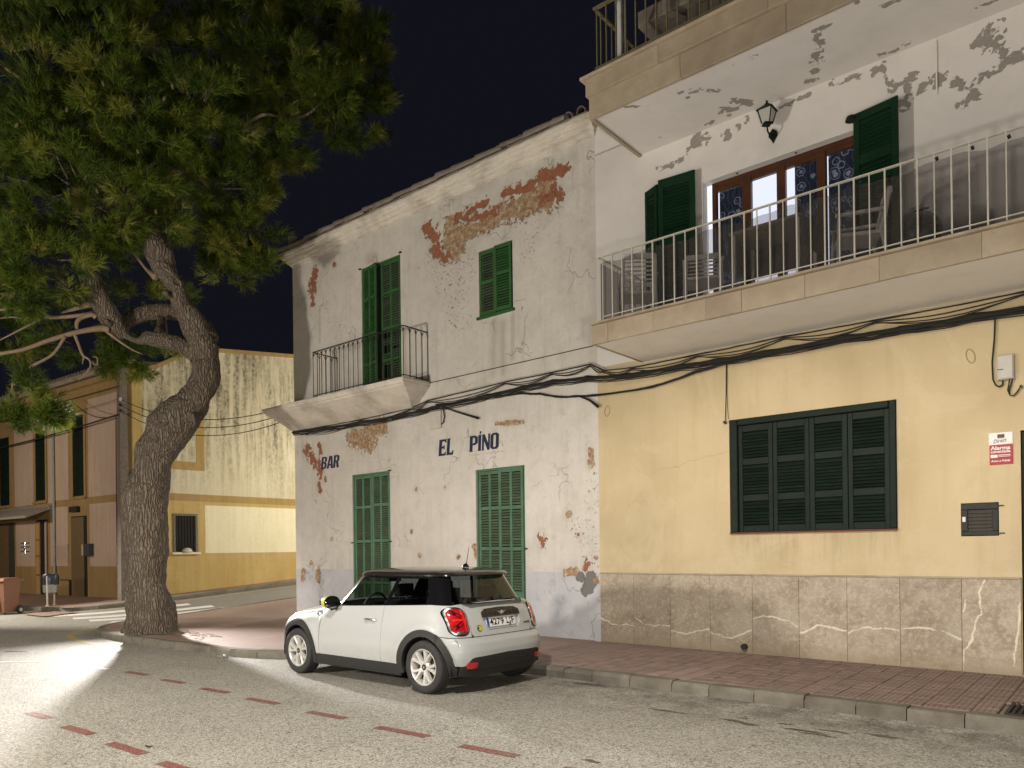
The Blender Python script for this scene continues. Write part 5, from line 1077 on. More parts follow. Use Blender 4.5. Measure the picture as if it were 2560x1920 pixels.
# fittings on the front
o = lbox(3.62, 4.2, 3.14, 3.34, 0.001, .12).build("wall_floodlight", M['iron'], None); tag(o, "small dark floodlight above the door of the corner house", "floodlight")
t = thing("mailbox", "dark metal mailbox with a pale front beside the corner house door", "mailbox", LP(2.92, 1.6)); lbox(2.65, 3.05, 1.62, 2.03, 0.001, .16).build("body", plain('mailbox_dark', (.06, .062, .075), .4), t); lbox(3.05, 3.17, 1.64, 2.01, 0.001, .17).build("front", M['pink'], t)
t = thing("notice_board", "framed empty notice board on the pink wall left of the door", "notice board", LP(4.95, 1.6)); lbox(4.55, 5.36, 1.47, 2.0, 0.001, .03).build("board", plain('board_pale', (.42, .33, .27), .6), t)
for a in ((4.50, 5.41, 1.98, 2.04), (4.50, 5.41, 1.42, 1.48), (4.50, 4.56, 1.48, 1.98), (5.35, 5.41, 1.48, 1.98)): lbox(*a, 0.001, .05).build("frame", M['pink'], t)
t = thing("menu_plaque", "shiny metal menu plaque on the pink panel by the dark doorway", "plaque", LP(8.1, 1.9)); lbox(7.62, 8.65, 1.66, 2.22, 0.001, .02).build("plate", plain('plaque_pale', (.50, .42, .37), .5), t)
for z in (1.78, 1.95, 2.10): lbox(7.7, 8.55, z, z + .05, .021, .024).build("strip", dmat, t)
m = MB(); m.tube([LP(8.05, 1.72, .05), LP(8.05, 2.15, .05)], .035, 10); m.build("chrome_tube", plain('chrome_tube', (.8, .8, .8), .12, 1.0, var=0), t, smooth=True)

# the side wall along the side street (plane X = LX)
def sbox(y0, y1, z0, z1, o0, o1): return MB().box(LX + o0, LX + o1, y0, y1, z0, z1)
YE = 40.0
facade("side_wall", LY, YE, -0.3, 7.35, 1.0, [(11.75, 12.52, 1.72, 2.96), (10.0, 10.1, 0, .1)], M['side_pale'], lambda y, z: (LX + 0.002, y, z), {}, corner, reveal=0.14, inward=Vector((-1, 0, 0)))
m = MB(); m.prism([(LY, 7.35), (YE, 7.35), (YE, 8.8), (16.9, 8.8), (16.4, 9.02), (12.6, 8.55), (11.2, 7.7)], lambda y, z: (LX + 0.002, y, z), lambda y, z: (LX - 0.3, y, z)); m.build("gable", M['side_pale'], corner)
m = MB()
for (ya, za), (yb, zb) in (((10.4, 7.42), (11.2, 7.75)), ((11.2, 7.75), (12.6, 8.60)), ((12.6, 8.60), (16.4, 9.07)), ((16.4, 9.07), (17.2, 8.85)), ((17.2, 8.85), (YE, 8.85))): m.bar((LX - .05, ya, za), (LX - .05, yb, zb), .34, .12)
m.build("verge", M['ochre_band'], corner)
def strip(y0, y1, z0, z1, mat, o=0.010, name="painted_band"): return sbox(y0, y1, z0, z1, 0.003, o).build(name, mat, corner)
strip(LY + .002, YE, 3.42, 3.66, M['ochre_band']); strip(LY + .003, 12.84, -0.3, 3.418, M['ochre'], .008, "ochre_wall")
corner.children  # the window sits in the ochre part: cut by a dark recess box in front of the band
strip(12.842, YE, -0.3, 1.66, M['ochre'], .009, "ochre_base"); strip(12.842, YE, 1.662, 3.30, M['side_cream'], .006, "cream_panel"); strip(12.842, YE, 3.302, 3.418, M['ochre'], .008)
strip(10.46, 10.75, 3.662, 7.35, M['ochre'], .012); strip(12.55, 12.84, 4.46, 6.9, M['ochre_band'], .012); strip(11.2, 12.55, 4.46, 4.74, M['ochre_band'], .012)
w = sbox(11.75, 12.52, 1.72, 2.96, 0.0085, 0.0115).build("window", M['dark_gap'], corner)
for a in ((11.72, 11.79, 1.70, 2.99), (12.48, 12.55, 1.70, 2.99), (11.79, 12.48, 2.92, 2.99)): sbox(*a, 0.0085, .05).build("frame", M['pole'], w)
sbox(11.66, 12.62, 1.63, 1.70, 0.0085, .13).build("window_sill", M['side_cream'], w)
br = MB().tube([(LX + .035, 0, 1.7), (LX + .035, 0, 2.95)], .009, 6).mesh("bar", M['iron'])
for k in range(7): put("bar", br, w, (0, 11.84 + k * .1, 0))
MB().lathe([(0, 0), (.16, .01), (.17, .06), (.1, .13), (0, .15)], 14, (LX + .09, 12.15, 1.705)).build("bundle_on_sill", M['white_plastic'], w, smooth=True)

# utility pole and its wires
up = thing("utility_pole", "old square concrete utility pole at the corner of the ochre house", "utility pole", (-24.42, 10.12, 0)); MB().add([(-24.42 + sx * q, 10.12 + sy * q, z) for z, q in ((0.1, .15), (8.2, .10)) for sx, sy in ((-1, -1), (1, -1), (1, 1), (-1, 1))], [(3, 2, 1, 0), (4, 5, 6, 7), (0, 1, 5, 4), (1, 2, 6, 5), (2, 3, 7, 6), (3, 0, 4, 7)]).build("post", M['pole'], up)
for k, z in enumerate((6.10, 6.28, 6.46)):
    MB().bar((-24.42, 10.12, z), (-24.12, 9.95, z), .03).build("bracket", M['iron'], up); MB().lathe([(.0, -.05), (.035, -.04), (.05, 0), (.03, .05), (0, .06)], 10, (-24.12, 9.95, z)).build("insulator", M['white_plastic'] if k == 2 else M['iron'], up)
MB().tube([(-24.58, 10.0, 6.0), (-24.57, 9.98, 3.5), (-24.57, 9.98, 0.2)], .015, 6).build("down_cable", M['cable'], up)
def wire(label, a, b, sag, r):
    t = thing("overhead_wire", label, "wire", a); a, b = Vector(a), Vector(b); P = []
    for k in range(15): u = k / 14; P.append(a.lerp(b, u) - Vector((0, 0, sag * 4 * u * (1 - u))))
    MB().tube(P, r, 5).build("wire", M['cable'], t); return t
wire("thick black overhead wire from the utility pole across the pink front", (-24.3, 9.98, 6.02), LP(14, 5.85, .5), .12, .026)
wire("thin dark wire reaching the pole from the left, topmost of three", (-24.3, 9.98, 6.9), LP(9, 7.0, .4), .02, .014)
wire("curved slack cable looping down to the pole from the upper left", LP(3.4, 6.9, .3), (-24.3, 9.98, 6.0), .28, .014)
wire("thin wire between the upper and the thick wire left of the pole", (-24.3, 9.98, 6.5), LP(8, 6.45, .4), .03, .008)
for k, z in enumerate((6.46, 6.28, 6.10)):
    wire(("highest", "middle", "lowest")[k] + " of three thin wires running from the pole to the old balcony corner", (-24.12, 9.95, z), (-15.75, 10.3, 5.15 - .16 * k), .45 + .05 * k, .011)

# ------------------------------------------------------------------ bins
wb = thing("wheelie_bin", "brown plastic wheelie bin with closed lid at the kerb far left", "bin", (-24.62, 6.95, 0))
def wloc(mb): mb.v = [(-24.62 + (x * math.cos(.5) - y * math.sin(.5)), 6.95 + (x * math.sin(.5) + y * math.cos(.5)), z) for x, y, z in mb.v]; return mb
m = MB(); vs = []
for z, wx, wy0, wy1 in ((.06, .20, -.22, .22), (.55, .245, -.26, .25), (.93, .28, -.31, .28)): vs += [(-wx, wy0, z), (wx, wy0, z), (wx, wy1, z), (-wx, wy1, z)]
m.add(vs, [(3, 2, 1, 0), (8, 9, 10, 11)] + [(4 * j + i, 4 * j + (i + 1) % 4, 4 * j + 4 + (i + 1) % 4, 4 * j + 4 + i) for j in range(2) for i in range(4)]); wloc(m).build("body", M['bin_brown'], wb)
m = MB(); m.cbox(-.31, .31, -.35, .30, .93, .965, .01); m.add([(-.30, -.34, .965), (.30, -.34, .965), (.30, .29, .965), (-.30, .29, .965), (-.27, -.28, 1.02), (.27, -.28, 1.02), (.27, .24, 1.03), (-.27, .24, 1.03)], [(4, 5, 6, 7), (0, 1, 5, 4), (1, 2, 6, 5), (2, 3, 7, 6), (3, 0, 4, 7)]); m.bar((-.26, .36, .96), (.26, .36, .96), .035); wloc(m).build("lid", M['bin_brown'], wb)
m = MB(); m.box(-.08, .08, -.275, -.255, .15, .55); wloc(m).build("front_rib", M['bin_brown'], wb)
for sx in (-1, 1):
    m = MB(); m.lathe([(.0, -.03), (.10, -.03), (.115, -.015), (.115, .015), (.10, .03), (0, .03)], 18, (sx * .27, .24, .115), 'X'); w = wloc(m).build("wheel", M['rubber'], wb, smooth=True)
    m = MB(); m.lathe([(0, .032), (.055, .031), (.05, .04), (0, .04)], 14, (sx * .27 - (.07 if sx < 0 else 0), .24, .115), 'X'); wloc(m).build("hub", M['grey_box'], w)
lb = thing("litter_bin", "pale metal litter bin with a dark bag on two posts", "litter bin", (-25.35, 8.35, .11))
c0 = (-25.35, 8.35, .11)
m = MB(); m.lathe([(.17, .40), (.19, .42), (.215, .78), (.22, .80)], 20, c0); m.build("basket", M['galv'], lb, smooth=True)
m = MB(); m.lathe([(.222, .66), (.228, .78), (.235, .92), (.20, .97), (.15, .90), (.10, .75)], 20, c0); bm_ = m
for i, p in enumerate(m.v): m.v[i] = (p[0] + random.uniform(-.012, .012), p[1] + random.uniform(-.012, .012), p[2] + random.uniform(-.02, .02))
m.build("bag", M['bag'], lb, smooth=True)
for dx, dy in ((-.10, .14), (.16, -.14)): MB().tube([(c0[0] + dx, c0[1] + dy, .11), (c0[0] + dx, c0[1] + dy, .11 + (.45 if dx < 0 else .92))], .026, 10).lathe([(.07, 0), (.05, .03), (.026, .05)], 12, (c0[0] + dx, c0[1] + dy, .11)).build("post", M['rail_white'], lb, smooth=True)
mc = MB().cbox(-23.9, -23.45, 7.75, 8.15, .0, .006); tag(MB().add([(-24.35, 8.2, .122), (-23.75, 8.15, .122), (-23.7, 8.5, .122), (-24.3, 8.55, .122)], [(0, 1, 2, 3)]).build("manhole_cover", plain('cover_brown', (.12, .085, .06), .8), fixn=False), "brown rectangular cover let into the far pavement beside the litter bin", "manhole cover")
# ------------------------------------------------------------------ lamp post hidden by the pine
lp = thing("street_lamp", "slim street lamp with a small floodlight head standing behind the pine trunk", "street lamp", (-18.06, 7.75, .12))
MB().tube([(-18.06, 7.75, .12), (-18.06, 7.75, 3.64)], [.05, .035], 10).lathe([(.09, 0), (.07, .12), (.05, .2)], 12, (-18.06, 7.75, .12)).build("post", M['iron'], lp, smooth=True)
_d = (Vector((-5.0, 2.0, 0)) - Vector(STREET)).normalized(); _q = _d.to_track_quat('-Z', 'Y').to_matrix(); m = MB().lathe([(.13, -.02), (.125, .05), (.08, .10), (.0, .11)], 14); m.v = [tuple(_q @ Vector(p) + Vector(STREET) - _d * .13) for p in m.v]; m.build("hood", M['iron'], lp, smooth=True)
m = MB().lathe([(0, -.008), (.11, -.008), (.11, .0), (0, .0)], 14); m.v = [tuple(_q @ Vector(p) + Vector(STREET) - _d * .14) for p in m.v]; m.build("lens", emit('lamp_lens', (1, .95, .88), 20), lp)
# ------------------------------------------------------------------ the big pine
pine = thing("pine_tree", "big leaning pine with a twisted trunk on the corner pavement", "tree", (-14.95, 6.72, 0.12))
def spline(P, per=8):
    P = [np.array(p, float) for p in P]; out = []
    for i in range(len(P) - 1):
        p0, p1, p2, p3 = P[max(i - 1, 0)], P[i], P[i + 1], P[min(i + 2, len(P) - 1)]
        for k in range(per):
            t = k / per; out.append(0.5 * ((2 * p1) + (-p0 + p2) * t + (2 * p0 - 5 * p1 + 4 * p2 - p3) * t * t + (-p0 + 3 * p1 - 3 * p2 + p3) * t ** 3))
    out.append(P[-1]); return out
def limb(name, P, n=20, per=8, amp=0.07, freq=2.2, flare=None, parent=None):
    S = spline(P, per); mb = MB(); side = None; L = len(S)
    for i, q in enumerate(S):
        p = Vector(q[:3]); r = max(q[3], 0.004); d = Vector(S[min(i + 1, L - 1)][:3]) - Vector(S[max(i - 1, 0)][:3]); d.normalize()
        side = d.cross(Vector((0.3, 1, 0.1))).normalized() if side is None else (side - d * side.dot(d)).normalized(); o = d.cross(side)
        for k in range(n):
            a = 2 * PI * k / n; dirn = side * math.cos(a) + o * math.sin(a); rr = r
            if flare and p.z < flare: t = 1 - p.z / flare; rr = r * (1 + 0.16 * t * t * (0.6 + 0.9 * max(0, math.sin(3 * a + 0.6)) + .5 * max(0, math.sin(5 * a + 2))))
            v = p + dirn * rr; m = mnoise.noise(v * freq) * amp + mnoise.noise(v * freq * 3.1) * amp * 0.45 + mnoise.noise(Vector((v.x * 9, v.y * 9, v.z * 2.2))) * amp * 0.28
            mb.v.append(tuple(v + dirn * (m * min(1, rr / 0.2) if rr > 0.03 else 0)))
    for i in range(L - 1):
        for k in range(n): k2 = (k + 1) % n; mb.f.append((i * n + k, i * n + k2, (i + 1) * n + k2, (i + 1) * n + k)); mb.m.append(0)
    mb.f.append(tuple(range(n))[::-1]); mb.f.append(tuple((L - 1) * n + k for k in range(n))); mb.m += [0, 0]
    return mb.build(name, M['bark'], parent or pine, smooth='all')
TR = [(-14.95, 6.70, -0.1, .52), (-14.95, 6.68, 0.12, .49), (-14.93, 6.68, 0.45, .425), (-14.97, 6.64, 1.0, .385), (-14.99, 6.62, 1.6, .375), (-14.99, 6.62, 2.2, .385), (-15.0, 6.62, 2.72, .415), (-14.90, 6.70, 3.25, .355), (-14.80, 6.78, 3.67, .37), (-14.65, 6.92, 4.05, .385), (-14.46, 7.08, 4.38, .36), (-14.26, 7.25, 4.68, .31), (-14.10, 7.39, 5.02, .265), (-14.05, 7.42, 5.38, .235), (-14.05, 7.42, 5.75, .235)]
trunk = limb("trunk", TR, 36, 9, 0.075, 2.0, flare=0.9)
MAIN = [(-14.05, 7.42, 5.45, .22), (-14.07, 7.38, 5.77, .245), (-14.06, 7.27, 5.98, .24), (-14.07, 7.13, 6.23, .235), (-14.11, 6.96, 6.53, .19), (-14.1, 6.84, 6.77, .196), (-14.12, 6.69, 7.06, .212), (-14.24, 6.59, 7.43, .235), (-14.43, 6.57, 7.84, .235), (-14.73, 6.57, 8.42, .215), (-14.84, 6.75, 9.1, .178), (-14.95, 7.04, 9.98, .133), (-14.9, 7.1, 11.2, .07)]
limb("limb", MAIN, 26, 8, 0.06, 2.6)
limb("limb", [(-14.0, 7.45, 5.85, .2), (-14.28, 7.48, 6.16, .19), (-14.74, 7.42, 6.50, .172), (-15.19, 7.24, 6.62, .155), (-15.46, 6.87, 6.56, .15), (-15.52, 6.56, 6.35, .15), (-15.46, 6.35, 6.1, .15)], 22, 8, .04, 2.6)
limb("limb", [(-15.3, 6.38, 5.93, .14), (-15.34, 6.19, 6.21, .19), (-15.32, 6.01, 6.47, .188), (-15.29, 5.85, 6.74, .183), (-15.32, 5.69, 7.1, .172), (-15.42, 5.61, 7.38, .16), (-15.66, 5.53, 8.0, .139), (-16.02, 5.49, 8.79, .105), (-16.3, 5.4, 10.2, .05)], 22, 8, .04, 2.6)
limb("limb", [(-14.15, 7.32, 5.50, .17), (-14.24, 7.25, 5.63, .172), (-14.31, 7.0, 5.75, .153), (-14.44, 6.76, 5.8, .165), (-14.69, 6.61, 5.84, .13), (-14.95, 6.52, 5.83, .071), (-15.18, 6.39, 5.94, .062), (-15.45, 6.23, 6.07, .075)], 18, 8, .05, 4)
limb("burr", [(-14.50, 6.75, 5.78, .13), (-14.62, 6.80, 5.95, .125), (-14.8, 6.91, 6.14, .10), (-14.99, 7.01, 6.37, .085)], 16, 6, .06, 5)
limb("limb", [(-14.5, 6.7, 9.0, .14), (-13.9, 7.6, 9.5, .09), (-13.4, 8.34, 10.07, .05), (-13.02, 8.53, 10.26, .045), (-12.62, 8.87, 10.4, .03), (-12.3, 9.3, 11.0, .02)], 12, 6, .02)
DEAD = [[(-15.29, 6.1, 6.04, .085), (-15.33, 5.94, 6.02, .058), (-15.45, 5.58, 5.89, .046), (-15.63, 5.16, 5.68, .041), (-15.75, 4.8, 5.47, .036), (-15.86, 4.45, 5.34, .033), (-16.08, 4.14, 5.26, .026), (-16.3, 3.6, 5.2, .015)],
 [(-15.5, 5.41, 5.79, .03), (-15.57, 5.22, 5.43, .025), (-15.73, 4.95, 5.2, .027), (-15.96, 4.76, 5.03, .025), (-16.04, 4.69, 4.82, .02), (-15.99, 4.73, 4.64, .016), (-15.91, 4.8, 4.42, .008)], [(-16.04, 4.69, 4.8, .013), (-16.12, 4.63, 4.53, .006)],
 [(-15.47, 5.56, 5.86, .03), (-15.42, 5.61, 5.66, .028), (-15.35, 5.66, 5.45, .025), (-15.26, 5.74, 5.36, .018), (-15.26, 5.74, 5.2, .014), (-15.42, 5.6, 4.97, .006)], [(-15.26, 5.74, 5.36, .016), (-15.26, 5.87, 5.29, .014), (-15.25, 5.87, 5.43, .012), (-15.32, 5.82, 5.44, .006)], [(-15.34, 5.67, 5.43, .016), (-15.36, 5.65, 5.28, .006)],
 [(-15.36, 5.91, 6.24, .058), (-15.38, 5.83, 6.27, .046), (-15.47, 5.69, 6.2, .042), (-15.49, 5.61, 6.09, .037), (-15.49, 5.61, 5.97, .028)],
 [(-15.4, 5.88, 6.31, .046), (-15.52, 5.65, 6.24, .037), (-15.8, 5.29, 6.18, .037), (-15.95, 5.03, 6.23, .032), (-16.15, 4.73, 6.27, .029), (-16.37, 4.41, 6.22, .022)], [(-15.9, 5.13, 6.14, .025), (-16.09, 4.91, 5.96, .02), (-16.32, 4.58, 5.7, .012)], [(-16.0, 4.98, 6.09, .016), (-16.23, 4.79, 6.16, .016), (-16.44, 4.62, 6.14, .010)],
 [(-15.41, 5.87, 6.5, .058), (-15.63, 5.63, 6.39, .039), (-15.79, 5.43, 6.29, .012)], [(-15.52, 5.65, 6.45, .021), (-15.78, 5.43, 6.61, .018), (-15.98, 5.27, 6.78, .008)],
 [(-14.28, 6.56, 6.92, .069), (-14.52, 6.49, 7.12, .03), (-14.68, 6.42, 7.33, .03), (-14.83, 6.36, 7.52, .021), (-14.89, 6.31, 7.55, .008)], [(-15.35, 6.06, 6.02, .035), (-15.22, 6.29, 5.81, .024), (-15.13, 6.5, 5.67, .017), (-15.0, 6.61, 5.6, .006)],
 [(-15.27, 4.42, 10.28, .023), (-15.13, 4.67, 10.11, .023), (-14.89, 5.01, 9.87, .014)], [(-13.05, 8.51, 10.28, .03), (-12.93, 8.61, 10.54, .026), (-12.76, 8.75, 10.68, .012)], [(-13.57, 8.07, 10.21, .026), (-13.31, 8.29, 10.39, .034), (-13.05, 8.51, 10.35, .019)]]
deadm = plain('dead_wood', (0.20, 0.145, 0.095), 0.85, var=.2)
for P in DEAD: o = limb("dead_branch", P, 8, 5, .02, 6); o.data.materials.clear(); o.data.materials.append(deadm)
# sawn-off stubs and old branch scars
def scar(c, nrm, r, depth=.05):
    c, nrm = Vector(c), Vector(nrm).normalized(); a = nrm.orthogonal().normalized(); b = nrm.cross(a); mb = MB(); R = [(r * 1.25, -depth), (r * 1.15, -.012), (r, 0.012), (r * .72, -0.004), (r * .4, -.010), (0, -.012)]; n = 16
    for rr, h in R:
        for k in range(n): t = 2 * PI * k / n; mb.v.append(tuple(c + (a * math.cos(t) + b * math.sin(t) * 1.25) * rr * (1 + .08 * math.sin(3 * t)) + nrm * h))
    for i in range(len(R) - 1):
        for k in range(n): k2 = (k + 1) % n; mb.f.append((i * n + k, i * n + k2, (i + 1) * n + k2, (i + 1) * n + k)); mb.m.append(0 if i < 3 else 1)
    mb.build("branch_scar", [M['bark'], plain('sawn_wood', (.105, .082, .06), .9, var=.4, scale=14)], pine, smooth=True)
view = -_fw
for c, n_, r in (((-14.20, 6.40, 7.50), (0.5, -.85, .1), .075), ((-14.02, 6.62, 6.55), (.6, -.8, 0), .05), ((-13.88, 6.78, 6.78), (.95, -.3, .2), .07), ((-15.20, 6.02, 6.13), (.4, -.9, 0), .06), ((-13.95, 7.03, 4.26), (.75, -.62, .1), 0.095), ((-14.3, 6.66, 4.24), (.75, -.62, .1), 0.1), ((-14.47, 6.55, 3.93), (.75, -.62, .1), 0.09)): scar(c, n_, r)

# crown: thousands of needle tufts spread through many uneven clumps
CROWN = [(-13.9, 6.1, 8.6, .75, .7), (-14.0, 6.0, 9.5, 1.1, 1.0), (-14.5, 5.6, 10.6, 1.2, 1.0), (-13.4, 7.0, 9.9, 1.0, .9), (-15.0, 5.4, 9.3, 1.2, .9), (-13.0, 8.6, 11.2, 1.1, .8), (-12.6, 9.4, 11.0, .9, .8), (-14.0, 6.6, 8.0, .55, .35), (-14.8, 6.78, 10.28, 1.91, 1.46), (-14.99, 5.57, 8.36, 1.55, 1.29), (-14.4, 7.51, 9.05, 1.39, 1.02), (-13.93, 8.16, 10.08, 1.32, 1.23), (-14.98, 6.88, 11.69, 2.03, 1.2), (-15.6, 5.33, 10.22, 1.49, 1.49), (-16.19, 5.22, 11.83, 1.43, 1.07), (-13.9, 8.58, 12.07, 1.44, 1.15), (-13.05, 9.82, 12.22, 1.28, 1.08), (-12.95, 10.16, 11.35, 1.0, 0.85), (-13.5, 9.56, 12.89, 1.19, 0.89), (-12.72, 10.49, 12.31, 0.7, 0.85), (-13.15, 9.99, 10.8, 0.55, 0.38), (-15.15, 4.92, 7.01, 1.17, 0.75), (-14.8, 5.73, 7.67, 1.0, 0.5), (-14.48, 7.83, 8.34, 1.04, 0.66), (-14.06, 8.31, 8.38, 0.76, 0.76), (-13.97, 8.52, 7.75, 0.48, 0.4), (-14.86, 8.29, 7.62, 0.49, 0.39), (-16.57, 7.25, 7.25, 1.0, 0.4), (-15.58, 4.82, 6.55, 0.93, 0.50), (-18.15, 5.27, 6.33, 0.78, 0.58), (-17.43, 6.53, 6.11, 1.31, 0.5), (-16.2, 7.17, 5.81, 0.94, 0.37), (-15.59, 4.81, 4.8, 0.51, 0.42), (-15.37, 4.99, 4.33, 0.36, 0.3), (-16.02, 4.71, 4.2, 0.43, 0.33), (-13.58, 8.46, 9.13, 0.36, 0.57), (-13.48, 8.67, 9.94, 0.34, 0.43), (-15.18, 6.72, 13.82, 3.05, 1.39), (-13.61, 9.08, 14.14, 2.04, 1.17), (-17.53, 3.83, 9.6, 1.76, 2.64), (-17.37, 3.83, 6.9, 1.4, 1.5)]
def crown():
    tufts = []; dirs = []; tones = []; twigs = MB()
    for cx, cy, cz, rx, rz in CROWN:
        vol = rx * rx * rz; nsub = max(6, int(27 * rx * rz)); c = np.array([cx, cy, cz]); R = np.array([rx, rx, rz])
        d = RNG.normal(size=(nsub, 3)); d /= np.linalg.norm(d, axis=1)[:, None]; rad = RNG.uniform(0.35, 0.98, nsub) ** 0.6
        sc_ = c + d * rad[:, None] * R                               # sub-clumps make the outline uneven
        for s, dd in zip(sc_, d):
            m = int(RNG.integers(22, 44)); sr = RNG.uniform(0.16, 0.34) * min(1, rx / 0.6 + .25)
            q = RNG.normal(size=(m, 3)); q /= np.linalg.norm(q, axis=1)[:, None]; q *= (RNG.uniform(0.1, 1, m) ** 0.5)[:, None]
            p = s + q * sr * np.array([1, 1, 0.75]); tufts.append(p)
            g = q * 0.6 + dd * 0.5 + np.array([0, 0, 0.42]); dirs.append(g / np.linalg.norm(g, axis=1)[:, None])
            tones.append(np.clip(RNG.normal(RNG.choice([0.15, 0.35, 0.55, 0.85]), 0.14, m), 0, 1))
            inner = c + (s - c) * 0.35
            if RNG.random() < 0.55:
                mid = (inner + s) / 2 + RNG.normal(size=3) * .06; twigs.tube([inner, mid, s, s + dd * sr * .7], [.014, .010, .007, .003], 4, cap=False)
    T, D, tone = np.concatenate(tufts), np.concatenate(dirs), np.concatenate(tones); N = len(T); K = 19
    base = np.repeat(T, K, 0); ax = np.repeat(D, K, 0); n = N * K; j = RNG.normal(size=(n, 3)); dirn = ax * 0.9 + j * 0.42; dirn /= np.linalg.norm(dirn, axis=1)[:, None]
    ln = RNG.uniform(0.11, 0.22, n); base = base - ax * RNG.uniform(0, .10, n)[:, None]
    side = np.cross(dirn, RNG.normal(size=(n, 3))); side /= np.linalg.norm(side, axis=1)[:, None]; w = RNG.uniform(0.0035, 0.0072, n)[:, None]
    tip = base + dirn * ln[:, None]; droop = np.zeros((n, 3)); droop[:, 2] = -ln * .08; tip += droop
    V = np.stack([base - side * w, base + side * w, tip], 1).reshape(-1, 3); me = bpy.data.meshes.new("crown")
    me.vertices.add(3 * n); me.vertices.foreach_set("co", V.astype(np.float32).ravel()); me.loops.add(3 * n); me.loops.foreach_set("vertex_index", np.arange(3 * n, dtype=np.int32))
    me.polygons.add(n); me.polygons.foreach_set("loop_start", np.arange(0, 3 * n, 3, dtype=np.int32)); me.polygons.foreach_set("loop_total", np.full(n, 3, dtype=np.int32))
    me.materials.append(M['needles']); me.update(); me.validate()
    a = me.attributes.new('tone', 'FLOAT', 'POINT'); a.data.foreach_set('value', np.repeat(np.repeat(tone, K), 3).astype(np.float32)[:len(me.vertices)])
    put("crown", me, pine); stuff(twigs.build("crown_twigs", M['bark'], pine, fixn=False))
    return n
NEEDLES = crown()
print("needles", NEEDLES)
# cones hanging in the crown
cone = MB().lathe([(0, 0), (.022, -.02), (.030, -.06), (.018, -.10), (0, -.115)], 8).mesh("pine_cone", plain('pine_cone_brown', (.10, .08, .03), .8), smooth=True)
for k in range(26):
    cx, cy, cz, rx, rz = CROWN[int(RNG.integers(0, 9))]; a = RNG.uniform(-2.6, -.4); put("pine_cone", cone, pine, (cx + rx * .9 * math.cos(a), cy + rx * .9 * math.sin(a), cz + RNG.uniform(-.7, .5) * rz), (RNG.uniform(-.4, .4), RNG.uniform(-.4, .4), 0))
# fallen twigs and litter by the trunk
tw = MB()
for k in range(16):
    x, y = RNG.uniform(-14.2, -12.9), RNG.uniform(6.5, 7.0); a = RNG.uniform(-.5, .5); L = RNG.uniform(.1, .35); tw.tube([(x, y, .135), (x + L * .5 * math.cos(a), y + L * .5 * math.sin(a), .15), (x + L * math.cos(a), y + L * math.sin(a) + .03, .135)], .006, 5)
stuff(tag(tw.build("fallen_twigs", deadm), "loose dry twigs lying on the pavement beside the pine trunk", "twigs"))
lv = MB()
for k in range(420):
    u = RNG.random()
    if u < .5: x, y = RNG.uniform(-9, 2), RNG.uniform(6.9, 7.72)
    elif u < .8: x, y = RNG.uniform(-10, 0), RNG.uniform(1.5, 6.5)
    else: x, y = RNG.uniform(-13.5, -10.3), RNG.uniform(5.6, 6.1)
    a = RNG.uniform(0, 6.28); s = RNG.uniform(.008, .022); c_, s_ = math.cos(a) * s, math.sin(a) * s * .5
    lv.add([(x - c_, y - s_, .004), (x + s_, y - c_ * .5, .008), (x + c_, y + s_, .004), (x - s_, y + c_ * .5, .007)], [(0, 1, 2, 3)])
stuff(tag(lv.build("leaf_litter", plain('dry_leaf', (.085, .06, .035), .8), fixn=False), "dry leaf scraps scattered on the road along the kerb", "litter"))
# oil drips on the asphalt
oil = Mat('oil_drip'); oil.done(oil.mix(oil.mr(oil.noise(18, 6, .7), .35, .65), (.030, .027, .022), (.075, .068, .056)), .35, 0, .5)
ob = MB()
for x, y, rx, ry in ((-3.75, 6.80, .14, .03), (-3.54, 6.79, .08, .02), (-2.99, 6.80, .12, .025), (-2.81, 6.74, .09, .03), (-2.33, 6.80, .16, .035), (-2.17, 6.73, .13, .03), (-2.08, 6.93, .12, .025), (-1.71, 7.01, .15, .03), (-2.55, 6.95, .07, .015), (-2.95, 6.95, .06, .015), (-5.2, 7.56, .2, .03), (-6.55, 2.9, .05, .02), (-3.3, 4.85, .07, .03)):
    n = 22; P = [(x + rx * (1 + .35 * math.sin(3 * t + x * 7) + .2 * math.sin(7 * t + y * 9)) * math.cos(t), y + ry * (1 + .35 * math.sin(2 * t + x * 5) + .2 * math.sin(5 * t)) * math.sin(t), .004) for t in [2 * PI * k / n for k in range(n)]]
    ob.add(P, [tuple(range(n))])
structure(ob.build("oil_spots", oil.m, fixn=False))
cn = thing("crushed_can", "small crushed shiny can lying by the kerb in front of the pine", "can", (-11.05, 6.10, .03)); MB().lathe([(.0, -.05), (.028, -.05), (.033, -.03), (.022, 0.0), (.033, .035), (.028, .05), (0, .05)], 12, (-11.05, 6.10, .03), 'X').build("can_body", M['steel'], cn, smooth=True)
# ------------------------------------------------------------------ the parked hatchback (local axes: x front to rear, -y towards the viewer's side, z up)
def car_paint():
    a = Mat('pearl_white_paint'); n = a.noise(3, 4); a.set(a.b.inputs['Coat IOR'], 1.5)
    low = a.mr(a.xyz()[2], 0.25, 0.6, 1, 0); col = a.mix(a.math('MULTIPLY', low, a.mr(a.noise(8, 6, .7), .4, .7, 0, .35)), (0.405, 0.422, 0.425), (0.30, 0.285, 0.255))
    return a.done(col, 0.42, 0.0, 0.4, None, 1.0, 0.035)
CP = car_paint()
CB = Mat('gloss_black'); CB = CB.done((0.006, 0.006, 0.007), 0.10, 0, 0.5, None, 0.6, 0.03)
CR_ = plain('black_roof_paint', (0.016, 0.013, 0.011), 0.22, coat=0.8, var=.05)
CK = plain('grey_black_cladding', (0.021, 0.021, 0.021), 0.62, var=.15, scale=20)
